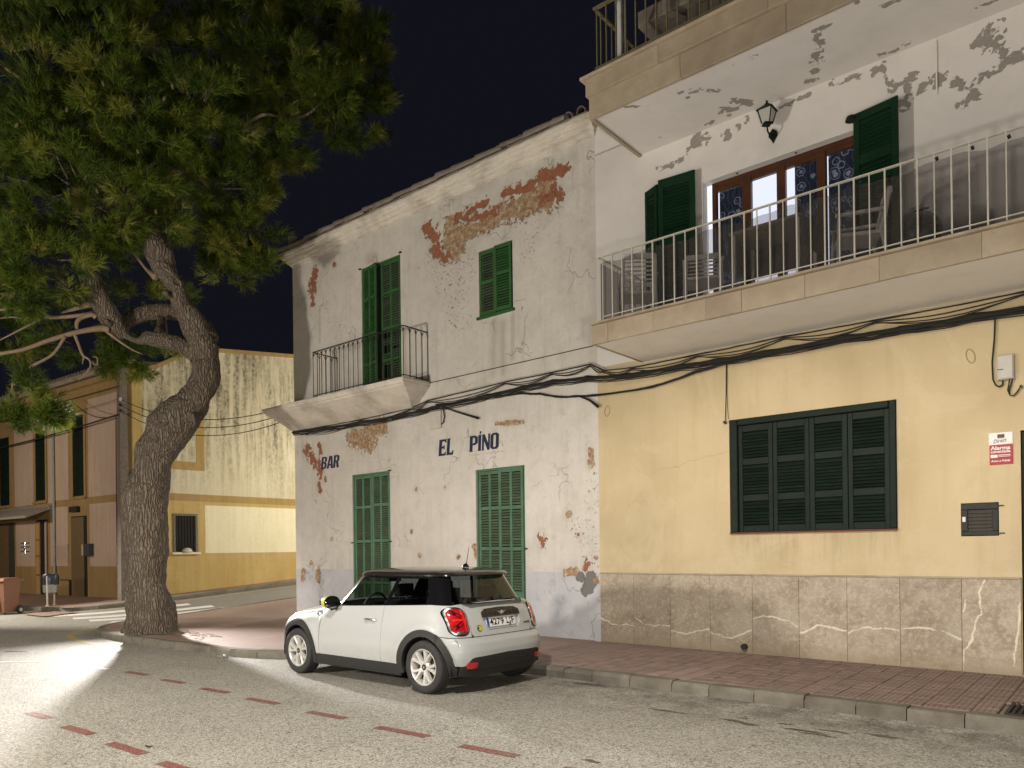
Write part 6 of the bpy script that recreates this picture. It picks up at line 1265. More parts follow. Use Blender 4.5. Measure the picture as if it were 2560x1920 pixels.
CH = plain('chrome', (0.80, 0.80, 0.79), 0.22, 1.0, var=0)
ALLOY = plain('silver_alloy', (0.60, 0.59, 0.57), 0.36, 0.45, var=.0)
GF = glass('side_glass', (0.60, 0.66, 0.62), 1.0); GR = glass('tinted_glass', (0.29, 0.31, 0.30), 1.0)
INK = plain('underbody', (0.008, 0.008, 0.008), 0.9)
TRIM = plain('interior_trim', (0.020, 0.020, 0.021), 0.7); SEAT = plain('seat_cloth', (0.055, 0.052, 0.050), 0.85, bump=.3)
RED = Mat('tail_lens'); RED = RED.done(RED.mix(RED.mr(RED.noise(14, 3), .4, .6), (0.30, 0.006, 0.010), (0.46, 0.012, 0.016)), 0.12, 0, 0.5, None, 1.0, .02)
REDD = plain('tail_lens_dark', (0.075, 0.002, 0.004), 0.15, coat=1.0); REDB = plain('tail_lens_bright', (0.62, 0.020, 0.022), 0.2, coat=.8)
YEL = plain('yellow_accent', (0.52, 0.50, 0.02), 0.35, coat=.6, var=.03)

car = thing("parked_car", "white three-door hatchback with black roof and yellow mirror parked by the kerb", "car", (0, 0, 0))
def xr(w): return float(np.interp(w, [.15, .30, .42, .50, .59, .625, .65, .70, .80, .92, 1.0, 1.05], [3.70, 3.79, 3.825, 3.835, 3.825, 3.80, 3.755, 3.745, 3.73, 3.685, 3.63, 3.58]))
def prof(w): return .8635 - (.045 * ((.5 - w) / .3) ** 2 if w < .5 else .058 * ((w - .5) / .45) ** 2)
def Ttop(u): return float(np.interp(u, [-.05, .05, .15, .4, .8, 1.2, 1.35, 1.5, 1.7], [.60, .70, .775, .86, .935, 1.0, 1.2, 1.6, 2.4]))
UR, ER = 3.0, 4.6
def planf(u):
    if u < .95: return max(0.0, 1 - min(1, (.95 - u) / .97) ** 2.8) ** (1 / 2.8)
    return 1.0
def arch_swell(u, w):
    s = 0
    for c in (.745, 3.24):
        d = math.hypot(u - c, w - .31); s = max(s, .012 * math.exp(-((d - .46) / .07) ** 2))
    return s
def side(u, w):
    v = prof(w) * planf(u)
    T = Ttop(u); q = (w - .5) / max(T - .5, .05)
    if q > 0: v *= max(0.0, 1 - min(1, q) ** 3.5) ** (1 / 3.5)
    v += arch_swell(u, w) * (1 if .4 < u < 3.45 else 0)
    if u > UR:
        a = xr(w) - UR; t = min(1, (u - UR) / a); v *= max(0.0, 1 - t ** ER) ** (1 / ER)
    return Vector((u, -v, w))
def rear(y, w):
    b = prof(w); t = min(1, abs(y) / b); u = UR + (xr(w) - UR) * max(0.0, 1 - t ** ER) ** (1 / ER); return Vector((u, y, w))
SEAMV = 0.86
def seam_v(w): return SEAMV * prof(w)
def seam_u(w): return UR + (xr(w) - UR) * (1 - SEAMV ** ER) ** (1 / ER)
def front(y, w):
    T = .72; b = prof(w); t = min(1, abs(y) / b); u = .95 - .97 * max(0.0, 1 - t ** 2.8) ** (1 / 2.8); return Vector((u + .10 * max(0, (w - .5) / .25) ** 2 * .6, y, w))
def hood(u, y):
    W = prof(.8) * planf(u); t = min(1, abs(y) / max(W, .01)); return Vector((u, y, .5 + (Ttop(min(u, 1.2)) - .5) * max(0.0, 1 - t ** 3.5) ** (1 / 3.5) + .012 * max(0, 1 - (y / .5) ** 2)))
def wb(u): return .955 + .0417 * (u - 1.6)
def gh(u, w):
    """greenhouse side"""
    v = .800 - .40 * (w - .955) - .10 * max(0, w - 1.25) ** 2 * 10 * .3
    if u < 2.2: a = 2.2 - (1.16 + (w - .95) * 1.28); t = min(1, (2.2 - u) / a); v *= max(0.0, 1 - t ** 3.2) ** (1 / 3.2)
    if u > 2.9: a = gx(w) - 2.9; t = min(1, (u - 2.9) / a); v *= max(0.0, 1 - t ** 3.8) ** (1 / 3.8)
    return Vector((u, -v, w))
def gx(w): return 3.545 - (w - 1.04) * .60
def ghv(w): return .800 - .40 * (w - .955)
def ghrear(y, w): b = ghv(w); t = min(1, abs(y) / b); return Vector((2.9 + (gx(w) - 2.9) * max(0.0, 1 - t ** 3.8) ** (1 / 3.8), y, w))
def ghfront(y, w): b = ghv(w); t = min(1, abs(y) / b); a = 2.2 - (1.16 + (w - .95) * 1.28); return Vector((2.2 - a * max(0.0, 1 - t ** 3.2) ** (1 / 3.2), y, w))

CEN = Vector((1.95, 0, .5))
def panel_mesh(name, pieces, mat, grid=0.045, off=0.0, rim=0.014, flip=False):
    """pieces: (outline, holes, map). Cut to a fine grid, laid on the map, normals from the map itself"""
    V, F, N = [], [], []
    for outline, holes, fmap in pieces:
        loops = [outline] + list(holes); pts = [p for l in loops for p in l]; tri = tessellate_polygon([[Vector((p[0], p[1], 0)) for p in l] for l in loops])
        bm = bmesh.new(); vs = [bm.verts.new((p[0], p[1], 0)) for p in pts]
        for t in tri:
            try: bm.faces.new([vs[i] for i in t])
            except ValueError: pass
        for ax in (0, 1):
            lo, hi = min(p[ax] for p in pts), max(p[ax] for p in pts); k = math.floor(lo / grid) + 1
            while k * grid < hi - 1e-6:
                co = (k * grid, 0, 0) if ax == 0 else (0, k * grid, 0); no = (1, 0, 0) if ax == 0 else (0, 1, 0)
                bmesh.ops.bisect_plane(bm, geom=bm.verts[:] + bm.edges[:] + bm.faces[:], plane_co=co, plane_no=no); k += 1
        bmesh.ops.remove_doubles(bm, verts=bm.verts, dist=1e-5)
        bm.verts.ensure_lookup_table(); P, Nn = [], []; e = 2e-3
        for v in bm.verts:
            a, b = v.co.x, v.co.y; p = fmap(a, b); du = fmap(a + e, b) - fmap(a - e, b); dv = fmap(a, b + e) - fmap(a, b - e); n = du.cross(dv)
            n = n.normalized() if n.length > 1e-12 else (p - CEN).normalized()
            if n.dot(p - CEN) < 0: n = -n
            P.append(p + n * off); Nn.append(n)
        base = len(V); V += P; N += Nn
        for f in bm.faces:
            idx = [v.index for v in f.verts]; c = (P[idx[1]] - P[idx[0]]).cross(P[idx[2]] - P[idx[0]])
            if c.dot(Nn[idx[0]]) < 0: idx.reverse()
            F.append([base + i for i in idx])
        if rim:
            be = [ed for ed in bm.edges if ed.is_boundary]; top = {}; low = {}
            for ed in be:
                for v in ed.verts:
                    if v.index not in low: low[v.index] = len(V); V.append(P[v.index] - Nn[v.index] * rim); N.append(None); top[v.index] = len(V); V.append(P[v.index]); N.append(None)
            for ed in be: i, j = ed.verts[0].index, ed.verts[1].index; F.append([top[i], top[j], low[j], low[i]])
        bm.free()
    if flip: V = [Vector((v.x, -v.y, v.z)) for v in V]; N = [Vector((n.x, -n.y, n.z)) if n is not None else None for n in N]; F = [f[::-1] for f in F]
    me = bpy.data.meshes.new(name); me.from_pydata([tuple(v) for v in V], [], F); me.materials.append(mat); me.shade_smooth()
    fb = [n if n is not None else me.vertices[i].normal.copy() for i, n in enumerate(N)]; me.normals_split_custom_set_from_vertices([tuple(n) for n in fb]); return me
def cpanel(name, pieces, mat, **k): return put(name, panel_mesh(name, pieces, mat, **k), car)
def arc(cx, cz, r, a0, a1, n=22): return [(cx + r * math.cos(a0 + (a1 - a0) * k / n), cz + r * math.sin(a0 + (a1 - a0) * k / n)) for k in range(n + 1)]
def rrect(x0, x1, z0, z1, r, n=5):
    o = []
    for cx, cz, a in ((x1 - r, z0 + r, -PI / 2), (x1 - r, z1 - r, 0), (x0 + r, z1 - r, PI / 2), (x0 + r, z0 + r, PI)): o += [(cx + r * math.cos(a + k * PI / 2 / n), cz + r * math.sin(a + k * PI / 2 / n)) for k in range(n + 1)]
    return o
AF, AR, HZ, RA = .745, 3.24, .31, .425
g = .0025
for fl in (False, True):
    # front wing, door, rear quarter
    wing = [(1.25 - g, .315), (1.25 - g, .935)] + [(u, .5 + (Ttop(u) - .5) * .86) for u in (1.15, 1.0, .8, .6, .4, .25, .15)] + [(.10, .60), (.085, .45), (.085, .315)] + arc(AF, HZ, RA, PI - .012, .012)
    cpanel("front_wing", [(wing, [], side)], CP, flip=fl)
    door = [(1.25 + g, .315), (2.49 - g, .315), (2.505 - g, .62), (2.515 - g, wb(2.515))] + [(u, wb(u)) for u in (2.3, 2.0, 1.7, 1.45)] + [(1.27 + g, .95)]
    d = cpanel("door", [(door, [], side)], CP, flip=fl)
    q = [(2.49 + g, .315)] + [(AR - RA, .315)] + arc(AR, HZ, RA, PI - .012, 1.02, 18) + [(AR + RA * math.cos(1.02) + .02, .678), (seam_u(.66) - .06, .668)]
    ws = [.662, .70, .74, .78, .82, .86, .90, .94, .98, 1.02]; q += [(seam_u(w), w) for w in ws] + [(3.3, wb(3.3) + .002), (3.0, wb(3.0)), (2.7, wb(2.7)), (2.515 + g, wb(2.515)), (2.505 + g, .62)]
    qr = [(-seam_v(w), w) for w in ws] + [(-.60, 1.03), (-.555, 1.0), (-.545, .80), (-.545, .664)]
    cpanel("rear_quarter", [(q, [], side), (qr, [], rear)], CP, flip=fl)
    # cladding: sill and arch lips
    cpanel("sill", [([(AF + .40, .175), (AR - .40, .175), (AR - .435, .312), (AF + .435, .312)], [], side)], CK, off=.010, rim=.03, flip=fl)
    cpanel("arch_trim", [(arc(AF, HZ, RA + .012, PI * 1.0, -.30, 26) + arc(AF, HZ, RA - .070, -.36, PI * 1.0, 26), [], side)], CK, off=.014, rim=.04, grid=.03, flip=fl)
    tail = [(seam_u(.3) - .0, .29), (3.62, .225), (3.575, .20)]
    cpanel("arch_trim", [(arc(AR, HZ, RA + .012, PI * 1.08, 0.28, 26) + [(3.66, .335), (seam_u(.32), .325), (seam_u(.23), .225), (3.56, .215)] + arc(AR, HZ, RA - .070, -.25, PI * 1.08, 26), [], side)], CK, off=.014, rim=.04, grid=.03, flip=fl)
    # glasshouse
    A = [(1.60, wb(1.6) + .016), (2.49, wb(2.49) + .014), (2.592, 1.328), (2.0, 1.330), (1.93, 1.315), (1.87, 1.275)]
    cpanel("front_side_window", [(A, [], gh)], GF, rim=0, flip=fl)
    B = [(2.545, wb(2.545) + .014), (3.23, wb(3.23) + .014), (3.18, 1.17), (3.12, 1.324), (2.645, 1.327)]
    cpanel("rear_side_window", [(B, [], gh)], GR, rim=0, flip=fl)
    fr = [([(1.30, wb(1.3) - .004), (1.598, wb(1.6) - .006), (1.60, wb(1.6) + .016), (1.87, 1.275), (1.93, 1.315), (2.0, 1.33), (1.98, 1.366), (1.78, 1.366), (1.60, 1.18)], [], gh),
          ([(1.98, 1.3305), (2.592, 1.3285), (2.645, 1.3275), (3.12, 1.3245), (3.12, 1.366), (1.98, 1.366)], [], gh), ([(1.6, wb(1.6) - .006), (3.24, wb(3.24) - .006), (3.23, wb(3.23) + .0135), (2.5, wb(2.5) + .0135), (1.60, wb(1.6) + .0155)], [], gh),
          ([(2.492, wb(2.5) + .0135), (2.543, wb(2.543) + .0135), (2.643, 1.327), (2.594, 1.3283)], [], gh)]
    fr[0] = ([(1.36, wb(1.36)), (1.598, wb(1.6) - .004), (1.60, wb(1.6) + .016), (1.87, 1.275), (1.93, 1.315), (1.98, 1.33), (1.98, 1.366), (1.80, 1.366), (1.62, 1.20)], [], gh)
    us = lambda w: 2.9 + (gx(w) - 2.9) * (1 - .86 ** 3.8) ** (1 / 3.8); gws = [1.01, 1.06, 1.12, 1.18, 1.24, 1.30, 1.36]
    fr.append(([(3.232, wb(3.23) - .006)] + [(us(w), w) for w in gws] + [(3.122, 1.366), (3.122, 1.324), (3.182, 1.17), (3.232, wb(3.23) + .014)], [], gh))
    fr.append(([(-.86 * ghv(w), w) for w in gws] + [(-.44, 1.37), (-.46, 1.35), (-.585, 1.045), (-.60, 1.005)], [], ghrear))
    cpanel("window_pillars", fr, CB, rim=.012, off=-.001, flip=fl)
    # tail light: chrome ring, red lens, darker flag pattern, bright reflector
    def tl(y, w): return rear(y, w)
    L0, L1, B0, B1 = -.768, -.575, .690, .990
    def rl_(s): return [(L0 + (L1 - L0) / 2 + (x - (L0 + L1) / 2) * s, (B0 + B1) / 2 + (z - (B0 + B1) / 2) * (1 - (1 - s) * .66)) for x, z in rrect(L0, L1, B0, B1, .075)]
    ring = put("tail_light", panel_mesh("tail_light", [(rl_(1.0), [rl_(.87)[::-1]], tl)], CH, off=.020, rim=.03, grid=.02, flip=fl), car)
    put("dark_surround", panel_mesh("dark_surround", [(rl_(1.10), [rl_(.995)[::-1]], tl)], CB, off=.010, rim=.02, grid=.02, flip=fl), ring)
    put("lens", panel_mesh("lens", [(rl_(.875), [], tl)], RED, off=.016, rim=.02, grid=.02, flip=fl), ring)
    xm = (L0 + L1) / 2; bars = []
    for (x0, z0), (x1, z1), wd in (((xm - .06, .78), (xm + .04, .842), .006), ((xm - .06, .935), (xm + .04, .873), .006), ((xm - .03, .76), (xm + .045, .82), .004), ((xm - .03, .955), (xm + .045, .895), .004), ((xm - .045, .75), (xm - .01, .80), .009), ((xm - .045, .965), (xm - .01, .915), .009)):
        dx, dz = x1 - x0, z1 - z0; l = math.hypot(dx, dz); nx_, nz_ = -dz / l * wd, dx / l * wd; bars.append(([(x0 - nx_, z0 - nz_), (x1 - nx_, z1 - nz_), (x1 + nx_, z1 + nz_), (x0 + nx_, z0 + nz_)], [], tl))
    put("lens_pattern", panel_mesh("lens_pattern", bars, REDD, off=.0185, rim=.004, grid=.02, flip=fl), ring)
    put("lens_cross", panel_mesh("lens_cross", [(rrect(xm - .055, xm + .075, .845, .87, .006), [], tl), (rrect(xm + .048, xm + .066, .73, .96, .006), [], tl)], REDB, off=.0205, rim=.005, grid=.02, flip=fl), ring)
    put("reflector", panel_mesh("reflector", [(rrect(xm - .04, xm + .055, .706, .73, .011), [], tl)], CH, off=.0195, rim=.006, grid=.02, flip=fl), ring)
    # fog lamp
    put("rear_fog_lamp", panel_mesh("rear_fog_lamp", [(rrect(-.655, -.525, .318, .385, .018), [], rear)], RED, off=.022, rim=.03, grid=.03, flip=fl), car)
    cpanel("bumper_sensor", [([(3.52 + .018 * math.cos(t), .275 + .018 * math.sin(t)) for t in [k * PI / 5 for k in range(10)]], [], side)], CB, off=.0165, rim=.004, flip=fl)
    # handle, scuttle badge
    s = -1 if not fl else 1
    hb = panel_mesh("handle_cup", [([(2.30 + .065 * math.cos(t), .800 + .050 * math.sin(t)) for t in [k * PI / 8 for k in range(16)]], [], side)], plain('handle_cup_grey', (.50, .50, .49), .4, coat=1.0), off=.0015, rim=0, grid=.02, flip=fl); hc = put("handle_cup", hb, d)  # plain light grey cup behind the handle
    y = side(2.3, .81).y; m = MB(); m.tube([(2.20, y - .012, .815), (2.215, y - .034, .817), (2.30, y - .040, .818), (2.385, y - .034, .817), (2.40, y - .012, .815)], [.012, .014, .015, .014, .012], 10)
    if fl: m.v = [(a, -b, c) for a, b, c in m.v]
    put("handle", m.mesh("handle", CH, smooth=True), d)
    y = side(1.16, .84).y; m = MB(); P = [(1.095, .815), (1.18, .82), (1.215, .845), (1.20, .862), (1.10, .868), (1.075, .845)]; m.prism(P, lambda a, b: (a, side(a, b).y - .010, b), lambda a, b: (a, side(a, b).y + .002, b))
    if fl: m.v = [(a, -b, c) for a, b, c in m.v]
    sc_ = put("side_scuttle", m.mesh("side_scuttle", CH), car)
    m = MB(); m.prism([(1.10, .828), (1.15, .83), (1.15, .857), (1.105, .858)], lambda a, b: (a, side(a, b).y - .0125, b), lambda a, b: (a, side(a, b).y - .009, b))
    if fl: m.v = [(a, -b, c) for a, b, c in m.v]
    put("scuttle_inset", m.mesh("scuttle_inset", CB), sc_)
# hatch with a recess for the plate, bumper, valance
def hw(w): return .54
hatch = [(-.50, .664), (.50, .664), (.535, .70), (.54, .80), (.55, 1.0), (.598, 1.03), (.3, 1.042), (0, 1.046), (-.3, 1.042), (-.598, 1.03), (-.55, 1.0), (-.54, .80), (-.535, .70)]
rec = [(-.335, .90), (-.325, .80), (-.29, .735), (-.25, .722), (.25, .722), (.29, .735), (.325, .80), (.335, .90), (.28, .945), (.0, .955), (-.28, .945)]
hatch_o = cpanel("hatch", [(hatch, [rec[::-1]], rear)], CP, rim=.035)
def rear_in(d): return lambda y, w: rear(y, w) - Vector((d, 0, 0))
put("plate_recess", panel_mesh("plate_recess", [(rec, [], rear_in(.032))], CP, rim=0), hatch_o)
trim = [(-.338, .872), (.338, .872), (.333, .925), (.27, .957), (0, .967), (-.27, .957), (-.333, .925)]
put("hatch_handle", panel_mesh("hatch_handle", [(trim, [], rear)], plain('black_chrome', (.055, .048, .042), .3, .5, var=0), off=.014, rim=.045), hatch_o)
# winged round emblem
em = MB(); p = rear(0, .915); ex = p.x + .022
em.lathe([(.020, -.004), (.024, 0), (.024, .004), (.018, .004)], 18, (ex, 0, .915), 'X')
for sgn in (-1, 1):
    for k in range(3): em.prism([(sgn * .026, .921 - k * .010), (sgn * (.075 - k * .012), .930 - k * .008), (sgn * (.070 - k * .012), .924 - k * .008), (sgn * .026, .915 - k * .010)], lambda a, b: (ex - .003, a, b), lambda a, b: (ex + .003, a, b))
put("emblem", em.mesh("emblem", CH), hatch_o)
# number plate
plate = put("number_plate", panel_mesh("number_plate", [(rrect(-.26, .26, .752, .862, .008), [], rear_in(.020))], M['sign_white'], rim=.006), car)
px_ = rear(0, .80).x - .020
def plate_bits():
    put("blue_band", panel_mesh("blue_band", [(rrect(-.257, -.217, .755, .859, .006), [], rear_in(.0185))], plain('eu_blue', (.012, .055, .34), .35), rim=0), plate)
    me, w = text_mesh("lettering", "4279 LJF", .098, plain('plate_black', (.012, .012, .014), .5), 0, .0022, .001, 1.05); k = .44 / w
    for v in me.vertices: x, y, z = v.co; ya = -.205 + x * k; zz = .772 + z * 1.05; r_ = rear_in(.0185)(ya, zz); v.co = (r_.x + .0005 - y * .5, ya, zz)
    put("lettering", me, plate)
    me, w = text_mesh("lettering", "E", .022, M['sign_white'], 0, .0006)
    for v in me.vertices: x, y, z = v.co; ya = -.244 + x; zz = .762 + z; v.co = (rear_in(.0180)(ya, zz).x, ya, zz)
    put("lettering", me, plate)
plate_bits()
# badges: yellow round badge left, chrome word right
yb = put("round_badge", panel_mesh("round_badge", [([(-.415 + .034 * math.cos(t), .752 + .036 * math.sin(t)) for t in [k * PI / 10 for k in range(20)]], [], rear)], plain('badge_dark', (.02, .02, .02), .4), off=.008, rim=.01, grid=.02), hatch_o)
put("badge_disc", panel_mesh("badge_disc", [([(-.413 + .027 * math.cos(t), .752 + .029 * math.sin(t)) for t in [PI + .45 + k * (2 * PI - .9) / 18 for k in range(19)]] + [(-.417, .752)], [], rear)], YEL, off=.0105, rim=.004, grid=.02), yb)
me, w = text_mesh("lettering", "COOPER", .034, CB, .15, .0008)
for v in me.vertices: x, y, z = v.co; ya = .385 + x * .125 / w; zz = .748 + z; v.co = (rear(ya, zz).x + .004 - y * .5, ya, zz)
put("badge_lettering", me, hatch_o)
# bumper: painted wrap, then the dark insert
def bump_rear(z0f, z1, n=18):
    ws_ = [.345, .40, .45, .50, .55, .60, .655]
    sd = [(seam_u(w), w) for w in ws_] + [(seam_u(.655) - .07, .660), (AR + RA * math.cos(1.02) + .022, .671)] + arc(AR, HZ, RA + .002, 1.0, .10, 14) + [(3.668, .345)]
    rr = [(-seam_v(w), w) for w in ws_] + [(-.5, .656), (0, .657), (.5, .656)] + [(seam_v(w), w) for w in ws_[::-1]] + [(.70, .340), (.665, .345), (.60, .425), (.56, .438), (0, .452), (-.56, .438), (-.60, .425), (-.665, .345), (-.70, .340)]
    return sd, rr
sd, rr = bump_rear(None, None)
me = [(sd, [], side), (rr, [], rear), (sd, [], lambda u, w: Vector((side(u, w).x, -side(u, w).y, w)))]
cpanel("rear_bumper", me, CP, rim=.03)
ins = [(-.665, .340), (-.60, .420), (-.56, .433), (0, .447), (.56, .433), (.60, .420), (.665, .340), (.60, .292), (0, .284), (-.60, .292)]
cpanel("bumper_insert", [(ins, [], rear)], CK, off=.006, rim=.04)
cpanel("insert_rib", [([(-.50, .362), (.50, .362), (.50, .374), (-.50, .374)], [], rear)], CB, off=.010, rim=.01)
low = [(-seam_v(.27), .335), (-.672, .338), (-.605, .288), (0, .280), (.605, .288), (.672, .338), (seam_v(.27), .335), (seam_v(.2), .225), (.55, .205), (0, .20), (-.55, .205), (-seam_v(.2), .225)]
cpanel("lower_valance", [(low, [], rear)], CK, off=.006, rim=.05)
cpanel("nose", [(rrect(-.62, .62, .22, .69, .05), [], front)], CP, rim=.02)
cpanel("hood", [([(u, -.86 * prof(.8) * planf(u)) for u in (.12, .3, .5, .7, .9, 1.1, 1.235)] + [(1.235, .86 * prof(.8)), ] + [(u, .86 * prof(.8) * planf(u)) for u in (1.1, .9, .7, .5, .3, .12)] + [(.06, .25), (.05, 0), (.06, -.25)], [], hood)], CP, rim=.02, grid=.06)
for fl in (False, True):          # soft shoulder between hood and wing
    sh_ = [(u, .5 + (Ttop(u) - .5) * .86) for u in (.15, .25, .4, .6, .8, 1.0, 1.15)] + [(1.245, .935)]
    m = MB(); R_ = []
    for u, w0 in sh_:
        W = prof(.8) * planf(u); p0 = side(u, w0); p1 = hood(u, -.86 * W); mid = (p0 + p1) / 2; c = Vector((u, 0, .5)); mid = mid + (mid - c).normalized() * .012; R_.append([p0, p0.lerp(mid, .55) + Vector((0, -.004, .004)), mid, mid.lerp(p1, .5) + Vector((0, 0, .004)), p1])
    m.add([tuple(p) if not fl else (p.x, -p.y, p.z) for r in R_ for p in r], [(5 * i + j, 5 * i + 5 + j, 5 * i + 6 + j, 5 * i + 1 + j) for i in range(len(R_) - 1) for j in range(4)]); put("hood_shoulder", m.mesh("hood_shoulder", CP, smooth='all'), car)
# roof: rings shrinking over a shallow dome, a small spoiler lip behind
def outline(w, n=72, grow=.012):
    pts = []; a_f = 2.2 - (1.16 + (w - .95) * 1.28); b = ghv(w); a_r = gx(w) - 2.9 + .055
    for k in range(n):
        t = 2 * PI * k / n; c, s = math.cos(t), math.sin(t)
        if c >= 0: pts.append(Vector((2.9 + (a_r + grow) * abs(c) ** (2 / 3.8), (b + grow) * math.copysign(abs(s) ** (2 / 3.8), s), w)))
        else: pts.append(Vector((2.2 - (a_f + grow) * abs(c) ** (2 / 3.2), (b + grow) * math.copysign(abs(s) ** (2 / 3.2), s), w)))
    return pts
O = outline(1.352); cen = Vector((2.55, 0, 1.352)); rows = [[p + Vector((0, 0, -.004)) + (cen - p) * .015 for p in O]]
for s_, h in ((1.0, .0), (1.0, .018), (.985, .031), (.94, .047), (.86, .064), (.72, .080), (.5, .092), (.25, .098), (.02, .0995)): rows.append([cen + (p - cen) * s_ + Vector((0, 0, h)) for p in O])
m = MB(); n = len(O); m.add([tuple(p) for r in rows for p in r], [(i * n + k, i * n + (k + 1) % n, (i + 1) * n + (k + 1) % n, (i + 1) * n + k) for i in range(len(rows) - 1) for k in range(n)] + [tuple((len(rows) - 1) * n + k for k in range(n)), tuple(range(n))[::-1]])
roof = put("roof", m.mesh("roof", CR_, smooth=True), car)
MB().lathe([(.045, 0), (.04, .02), (.025, .045), (0, .055)], 14, (3.13, 0, 1.440)).tube([(3.14, 0, 1.48), (3.19, 0, 1.70)], [.005, .003], 6).build("antenna", CB, None, smooth=True).parent = roof
put("rear_window", panel_mesh("rear_window", [([(-.575, 1.05), (0, 1.055), (.575, 1.05), (.588, 1.06), (.475, 1.335), (.44, 1.352), (0, 1.356), (-.44, 1.352), (-.475, 1.335), (-.588, 1.06)], [], ghrear)], GR, rim=0), car)
cpanel("windscreen", [([(-.66, .985), (.66, .985), (.52, 1.345), (-.52, 1.345)], [], ghfront)], GF, rim=0)
cpanel("windscreen_surround", [([(-.72, .955), (.72, .955), (.66, .984), (-.66, .984)], [], ghfront)], CB, rim=.01)
m = MB(); m.bar((3.56, -.02, 1.075), (3.535, -.30, 1.095), .016, .012); m.lathe([(0, -.02), (.022, -.018), (.022, .015), (0, .02)], 10, (3.565, 0, 1.07), 'X'); m.build("rear_wiper", CB, car)
m = MB(); m.add([(3.50, -.60, 1.025), (3.50, .60, 1.025), (3.66, .50, 1.03), (3.66, -.50, 1.03), (3.52, -.59, 1.045), (3.52, .59, 1.045)], [(0, 1, 2, 3), (4, 5, 2, 3), (0, 4, 5, 1)]); m.build("window_ledge", CB, car)
m = MB(); m.tube([(3.30, -.10, 1.362), (3.31, 0, 1.364), (3.30, .10, 1.362)], .010, 6); m.build("high_stop_lamp", REDD, car)
# body shell underneath, floor, wheel wells (all dark)
m = MB(); ws_ = [.19, .30, .42, .55, .68, .80, .92]; US = [.16, .3, .5, .8, 1.2, 1.6, 2.0, 2.4, 2.8, 3.1, 3.4, 3.6]
def shell(y_in): return [[Vector((u, -(max(.05, abs(side(u, w).y) - y_in)), w)) for u in US] for w in ws_]
# inner skin with gaps for the wheels
Sx = shell(.05); vv = []; ff = []; nu = 60; uu = [.14 + (3.60 - .14) * k / nu for k in range(nu + 1)]; ww = [.19 + (.93 - .19) * k / 24 for k in range(25)]
for sgn in (-1, 1):
    b = len(vv)
    for w in ww:
        for u in uu: vv.append((u, sgn * max(.05, abs(side(u, w).y) - .035), w))
    for j in range(24):
        for i in range(nu):
            cu_, cw_ = (uu[i] + uu[i + 1]) / 2, (ww[j] + ww[j + 1]) / 2
            if math.hypot(cu_ - AF, cw_ - HZ) < .40 or math.hypot(cu_ - AR, cw_ - HZ) < .40: continue
            ff.append((b + j * (nu + 1) + i, b + j * (nu + 1) + i + 1, b + (j + 1) * (nu + 1) + i + 1, b + (j + 1) * (nu + 1) + i))
m.add(vv, ff); m.box(.2, 3.55, -.62, .62, .17, .21); m.box(3.52, 3.54, -.70, .70, .20, .95); m.box(.18, .20, -.5, .5, .2, .65)
for c in (AF, AR):
    for sgn in (-1, 1):
        P = arc(c, HZ, .40, -.2, PI + .2, 16); b = len(m.v); m.add([(u, sgn * .80, w) for u, w in P] + [(u, sgn * .55, w) for u, w in P], [(k, k + 1, len(P) + k + 1, len(P) + k) for k in range(len(P) - 1)]); m.add([(u, sgn * .55, w) for u, w in P], [tuple(range(len(P)))])
m.build("inner_shell", INK, car, fixn=False)
# cabin
m = MB(); m.box(1.25, 3.45, -.70, .70, .86, .875); m.build("parcel_level", TRIM, None).parent = car
m = MB(); m.prism([(1.20, .80), (1.20, .97), (1.50, 1.0), (1.62, .97), (1.66, .86)], lambda a, b: (a, -.72, b), lambda a, b: (a, .72, b)); m.build("dashboard", TRIM, car)
m = MB(); m.tube([(1.78 + .05 * math.sin(t), -.34 + .18 * math.cos(t), .93 + .17 * math.sin(t)) for t in [k * PI / 12 for k in range(25)]], .016, 8, cap=False); m.bar((1.60, -.34, .88), (1.80, -.34, .93), .05); m.bar((1.79, -.50, .93), (1.79, -.18, .93), .03); m.build("steering_wheel", TRIM, car, smooth=True)
def seat(name, y, x, w, zt):
    m = MB(); m.prism([(x, .50), (x + .14, .50), (x + .30, zt - .10), (x + .27, zt), (x + .20, zt), (x + .16, zt - .08)], lambda a, b: (a, y - w / 2, b), lambda a, b: (a, y + w / 2, b)); o = m.build(name, SEAT, car)
    m = MB(); m.cbox(x + .20, x + .30, y - .13, y + .13, zt + .04, zt + .20, .02); m.add(*[[tuple(v) for v in []], []]); put("headrest", m.mesh("headrest", TRIM), o); m = MB(); m.bar((x + .25, y - .06, zt - .02), (x + .25, y - .06, zt + .06), .012); m.bar((x + .25, y + .06, zt - .02), (x + .25, y + .06, zt + .06), .012); put("headrest_posts", m.mesh("headrest_posts", CH), o)
seat("front_seat", -.36, 2.12, .50, 1.04); seat("front_seat", .36, 2.12, .50, 1.04); seat("rear_seat", -.33, 2.92, .56, 1.0); seat("rear_seat", .33, 2.92, .56, 1.0)
m = MB(); m.cbox(1.78, 1.80, -.11, .11, 1.245, 1.305, .01); m.bar((1.76, 0, 1.30), (1.74, 0, 1.35), .015); m.build("rear_view_mirror", TRIM, car)
m = MB(); m.cbox(1.80, 1.812, -.025, .025, 1.13, 1.20, .004); m.bar((1.805, 0, 1.20), (1.80, 0, 1.25), .004); m.build("hanging_tag", plain('tag_gold', (.35, .27, .08), .5), car)
